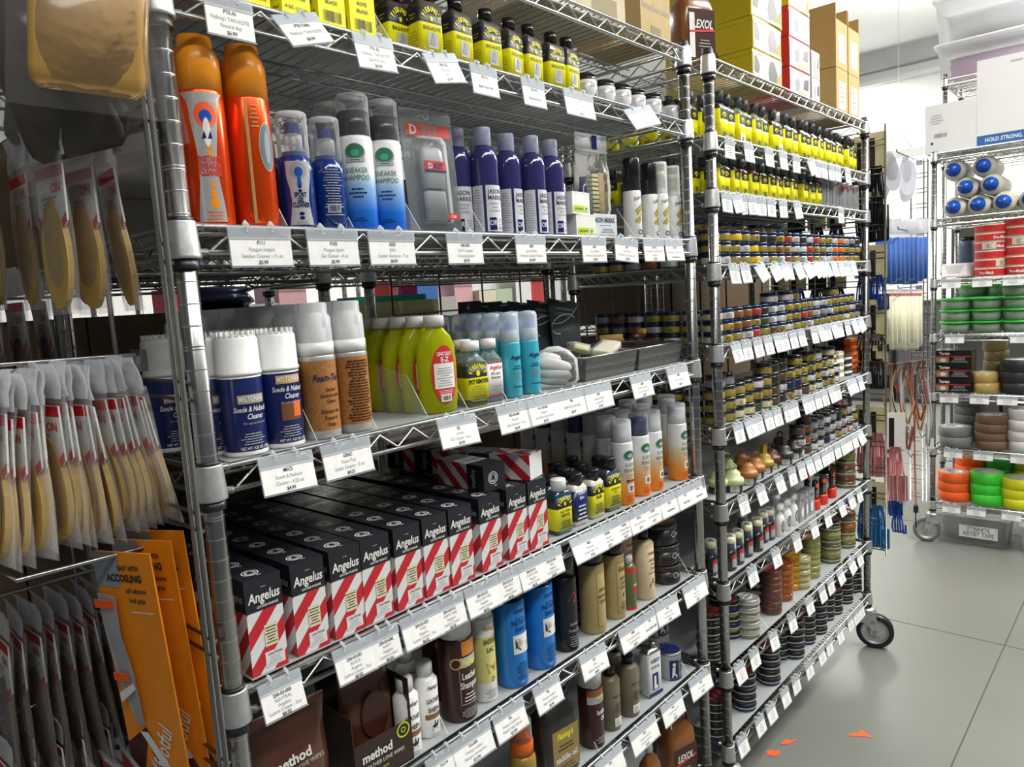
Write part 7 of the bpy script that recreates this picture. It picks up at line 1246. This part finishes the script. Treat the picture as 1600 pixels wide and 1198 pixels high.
q = atx(1430, 690, 3.74); q2 = atx(1431, 800, 3.74); t = thing('bungee_cord', 'single long red-brown cord hanging almost to the caster', 'cord', 'cords hanging by the right rack'); b = MB(); b.tube([(3.74, q.y, q.z+.35), (3.74, q.y+.004, q.z), (3.74, q2.y, q2.z+.04)], .005, CORDS[1], 6); part('cord', b, t); b = MB(); b.lathe([(0, 0), (.012, 0), (.012, .03), (.005, .045), (0, .045)], BLACK, 12); b.tube([(0, 0, 0), (-.004, 0, -.03), (.004, 0, -.07), (.012, 0, -.085)], .003, BLACK, 6); o = part('end_hook', b, t); o.location = (3.74, q2.y, q2.z)
# hanging lamp with chain beyond the racks
t = thing('hanging_lamp', 'bright tube lamp hanging by a chain beyond the white bags', 'lamp'); X_ = 6.2; q = atx(1365, 238, X_); q2 = atx(1445, 262, X_); b = MB(); b.box(-.06, .06, -abs(q.y-q2.y)*.8, abs(q.y-q2.y)*.8, 0, .07, WHITE); part('lamp_housing', b, t); b = MB(); b.box(-.045, .045, -abs(q.y-q2.y)*.76, abs(q.y-q2.y)*.76, -.03, -.001, mat('lit tube', (1, 1, .97), .5, emit=7, noise=0)); part('tube', b, t)
b = MB(); b.tube([(0, -.10, .07), (0, 0, .24), (0, .10, .07)], .004, CHROME, 5); b.tube([(0, 0, .24), (0, 0, 4.4-(q.z+q2.z)/2)], .0015, CHROME, 5); part('chain', b, t); t.location = (X_, (q.y+q2.y)/2, (q.z+q2.z)/2)

# ================================================================ racks behind
def shelfbox(rack_, x, y, z, w, d, h, m, lab, grp, rz=0, txt=None):
    t = thing('stock_carton', lab, 'box', grp, (x, y, z), R_(rz)); b = MB(); b.box(-w/2, w/2, -d/2, d/2, 0, h, m); part('carton', b, t); b = MB(); b.box(-w/2, w/2, -d/2-.0005, d/2+.0005, h*.5-.001, h*.5+.001, KRAFTD)
    if txt: b.text(FL(d/2, .001), txt, h*.26, 0, h*.56, INK, .01, .4, sx=.8)
    part('tape_seam', b, t); return t
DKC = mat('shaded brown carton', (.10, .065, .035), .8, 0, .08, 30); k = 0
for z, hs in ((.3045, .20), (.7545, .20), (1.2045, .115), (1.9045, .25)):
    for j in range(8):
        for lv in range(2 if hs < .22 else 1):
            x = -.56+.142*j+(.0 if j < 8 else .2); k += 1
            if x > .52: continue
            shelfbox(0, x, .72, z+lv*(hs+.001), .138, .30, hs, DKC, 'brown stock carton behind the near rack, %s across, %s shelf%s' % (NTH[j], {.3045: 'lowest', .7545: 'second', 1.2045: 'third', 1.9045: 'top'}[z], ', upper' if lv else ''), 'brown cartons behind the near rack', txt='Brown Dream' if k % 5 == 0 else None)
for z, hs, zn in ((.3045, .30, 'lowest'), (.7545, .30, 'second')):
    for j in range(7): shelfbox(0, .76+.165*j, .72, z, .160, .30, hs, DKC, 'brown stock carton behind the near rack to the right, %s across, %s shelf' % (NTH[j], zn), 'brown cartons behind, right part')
YBX = mat('pale yellow carton', (.74, .70, .36), .6)
for j in range(3):
    for lv in range(3): t = shelfbox(0, [xs(570, .62, 1.4), xs(626, .62, 1.4), xs(676, .62, 1.4)][j], .62+.10*(j == 2), 1.2045+.076*lv, .10, .14, .075, YBX, 'pale yellow box, %s across and %s up, seen through the gap' % (NTH[j], NTH[lv]), 'pale yellow boxes in the gap')
for j in range(5):
    t = thing('clear_jar', 'clear empty jar seen through the gap, %s from the left' % NTH[j], 'jar', 'clear jars in the gap', (xs(742+27*j, .72, 1.35), .72, 1.2045)); b = MB(); b.lathe([(0, 0), (.036, 0), (.038, .004), (.038, .14), (.026, .165)], HAZY, 20); part('jar', b, t); b = MB(); b.lathe([(0, .163), (.028, .163), (.028, .19), (0, .191)], WHITE, 18); part('lid', b, t)
b = MB(); lump(b, .16, .10, .06, mat('crumpled blue foil bag', (.05, .06, .14), .2, .4, .1, 30, .5), 20, 8, 3, 0, .15); single('foil_bag', b, 'crumpled dark blue foil bag seen through the gap', 'bag', None, (.44, .80, 1.436))
TEAL = mat('teal box', (.02, .42, .34), .5); t = shelfbox(0, xs(600, .86, 1.4), .86, 1.2045, .26, .08, .245, TEAL, 'teal box seen through the gap behind the yellow boxes', 'pale yellow boxes in the gap', 0, None)
PINK = mat('hot pink card', (.85, .05, .35), .5); t = shelfbox(0, xs(648, .90, 1.4), .925, 1.2045, .06, .02, .275, PINK, 'hot pink card standing upright, seen through the gap', 'pale yellow boxes in the gap')
cols = [('blue', (.02, .16, .50)), ('white', (.75, .75, .75)), ('cream', (.70, .66, .50)), ('grey', (.40, .40, .38)), ('red', (.45, .04, .04)), ('pale green', (.45, .55, .40)), ('pink', (.70, .40, .45))]
for z, zn in ((.7545, 'second'), (1.1745, 'third'), (1.6045, 'fourth')):
    for j in range(16):
        n_, c = cols[(j*3+int(z*7)) % 7]; x = .78+.150*j; h = rnd.uniform(.12, .27) if z != 1.1745 else rnd.uniform(.24, .37); shelfbox(0, x, 2.08+rnd.uniform(-.02, .03), z, .135, .2, h, mat('carton '+n_, c, .6), '%s carton across the rear aisle, %s along, %s shelf' % (n_, NTH[j], zn), 'cartons across the rear aisle')
for j in range(10):
    if 4 <= j <= 6: continue
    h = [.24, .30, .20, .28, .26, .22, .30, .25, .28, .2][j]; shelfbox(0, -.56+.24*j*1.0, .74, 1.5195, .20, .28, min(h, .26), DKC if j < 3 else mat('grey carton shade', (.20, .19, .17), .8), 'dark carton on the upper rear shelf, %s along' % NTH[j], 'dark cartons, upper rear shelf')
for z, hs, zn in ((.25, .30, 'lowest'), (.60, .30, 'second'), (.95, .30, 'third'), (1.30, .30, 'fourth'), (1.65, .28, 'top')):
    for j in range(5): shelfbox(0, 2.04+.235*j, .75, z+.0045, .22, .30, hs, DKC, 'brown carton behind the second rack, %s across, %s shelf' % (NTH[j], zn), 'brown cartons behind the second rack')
for zi, z in enumerate((.3, .68, 1.06, 1.44)):
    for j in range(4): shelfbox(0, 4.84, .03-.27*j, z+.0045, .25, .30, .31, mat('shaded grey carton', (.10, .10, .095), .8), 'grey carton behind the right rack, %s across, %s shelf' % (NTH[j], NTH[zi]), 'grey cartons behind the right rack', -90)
# distant dark shelving by the back wall
for k, (px, X_, w, h, m) in enumerate([(1368, 8.6, .62, 1.10, BKT), (1395, 8.3, .40, .85, BKT), (1425, 8.6, .62, 1.00, mat('dark cabinet', (.03, .035, .04), .5)), (1338, 8.4, .7, 1.3, mat('dark cabinet', (.03, .035, .04), .5))]):
    y_ = atx(1450, 560, 8.6).y-.15+.68*k; X_ = 8.6; w = .64; t = thing('stock_cabinet', 'dark distant stock cabinet beyond the racks, %s of four from the right' % NTH[k], 'cabinet', 'distant cabinets', (X_, y_+.1, .001), R_(-90)); b = MB(); b.box(-w/2, w/2, -.2, .2, 0, h, m); part('cabinet_body', b, t)
    for j in range(3): b = MB(); b.box(-w/2+.02, w/2-.02, -.206, -.2, h*(.04+.32*j), h*(.32+.32*j), mat('dark drawer front', (.06, .06, .065), .5)); b.box(-.05, .05, -.216, -.206, h*(.24+.32*j), h*(.26+.32*j), CHROME); part('drawer', b, t)
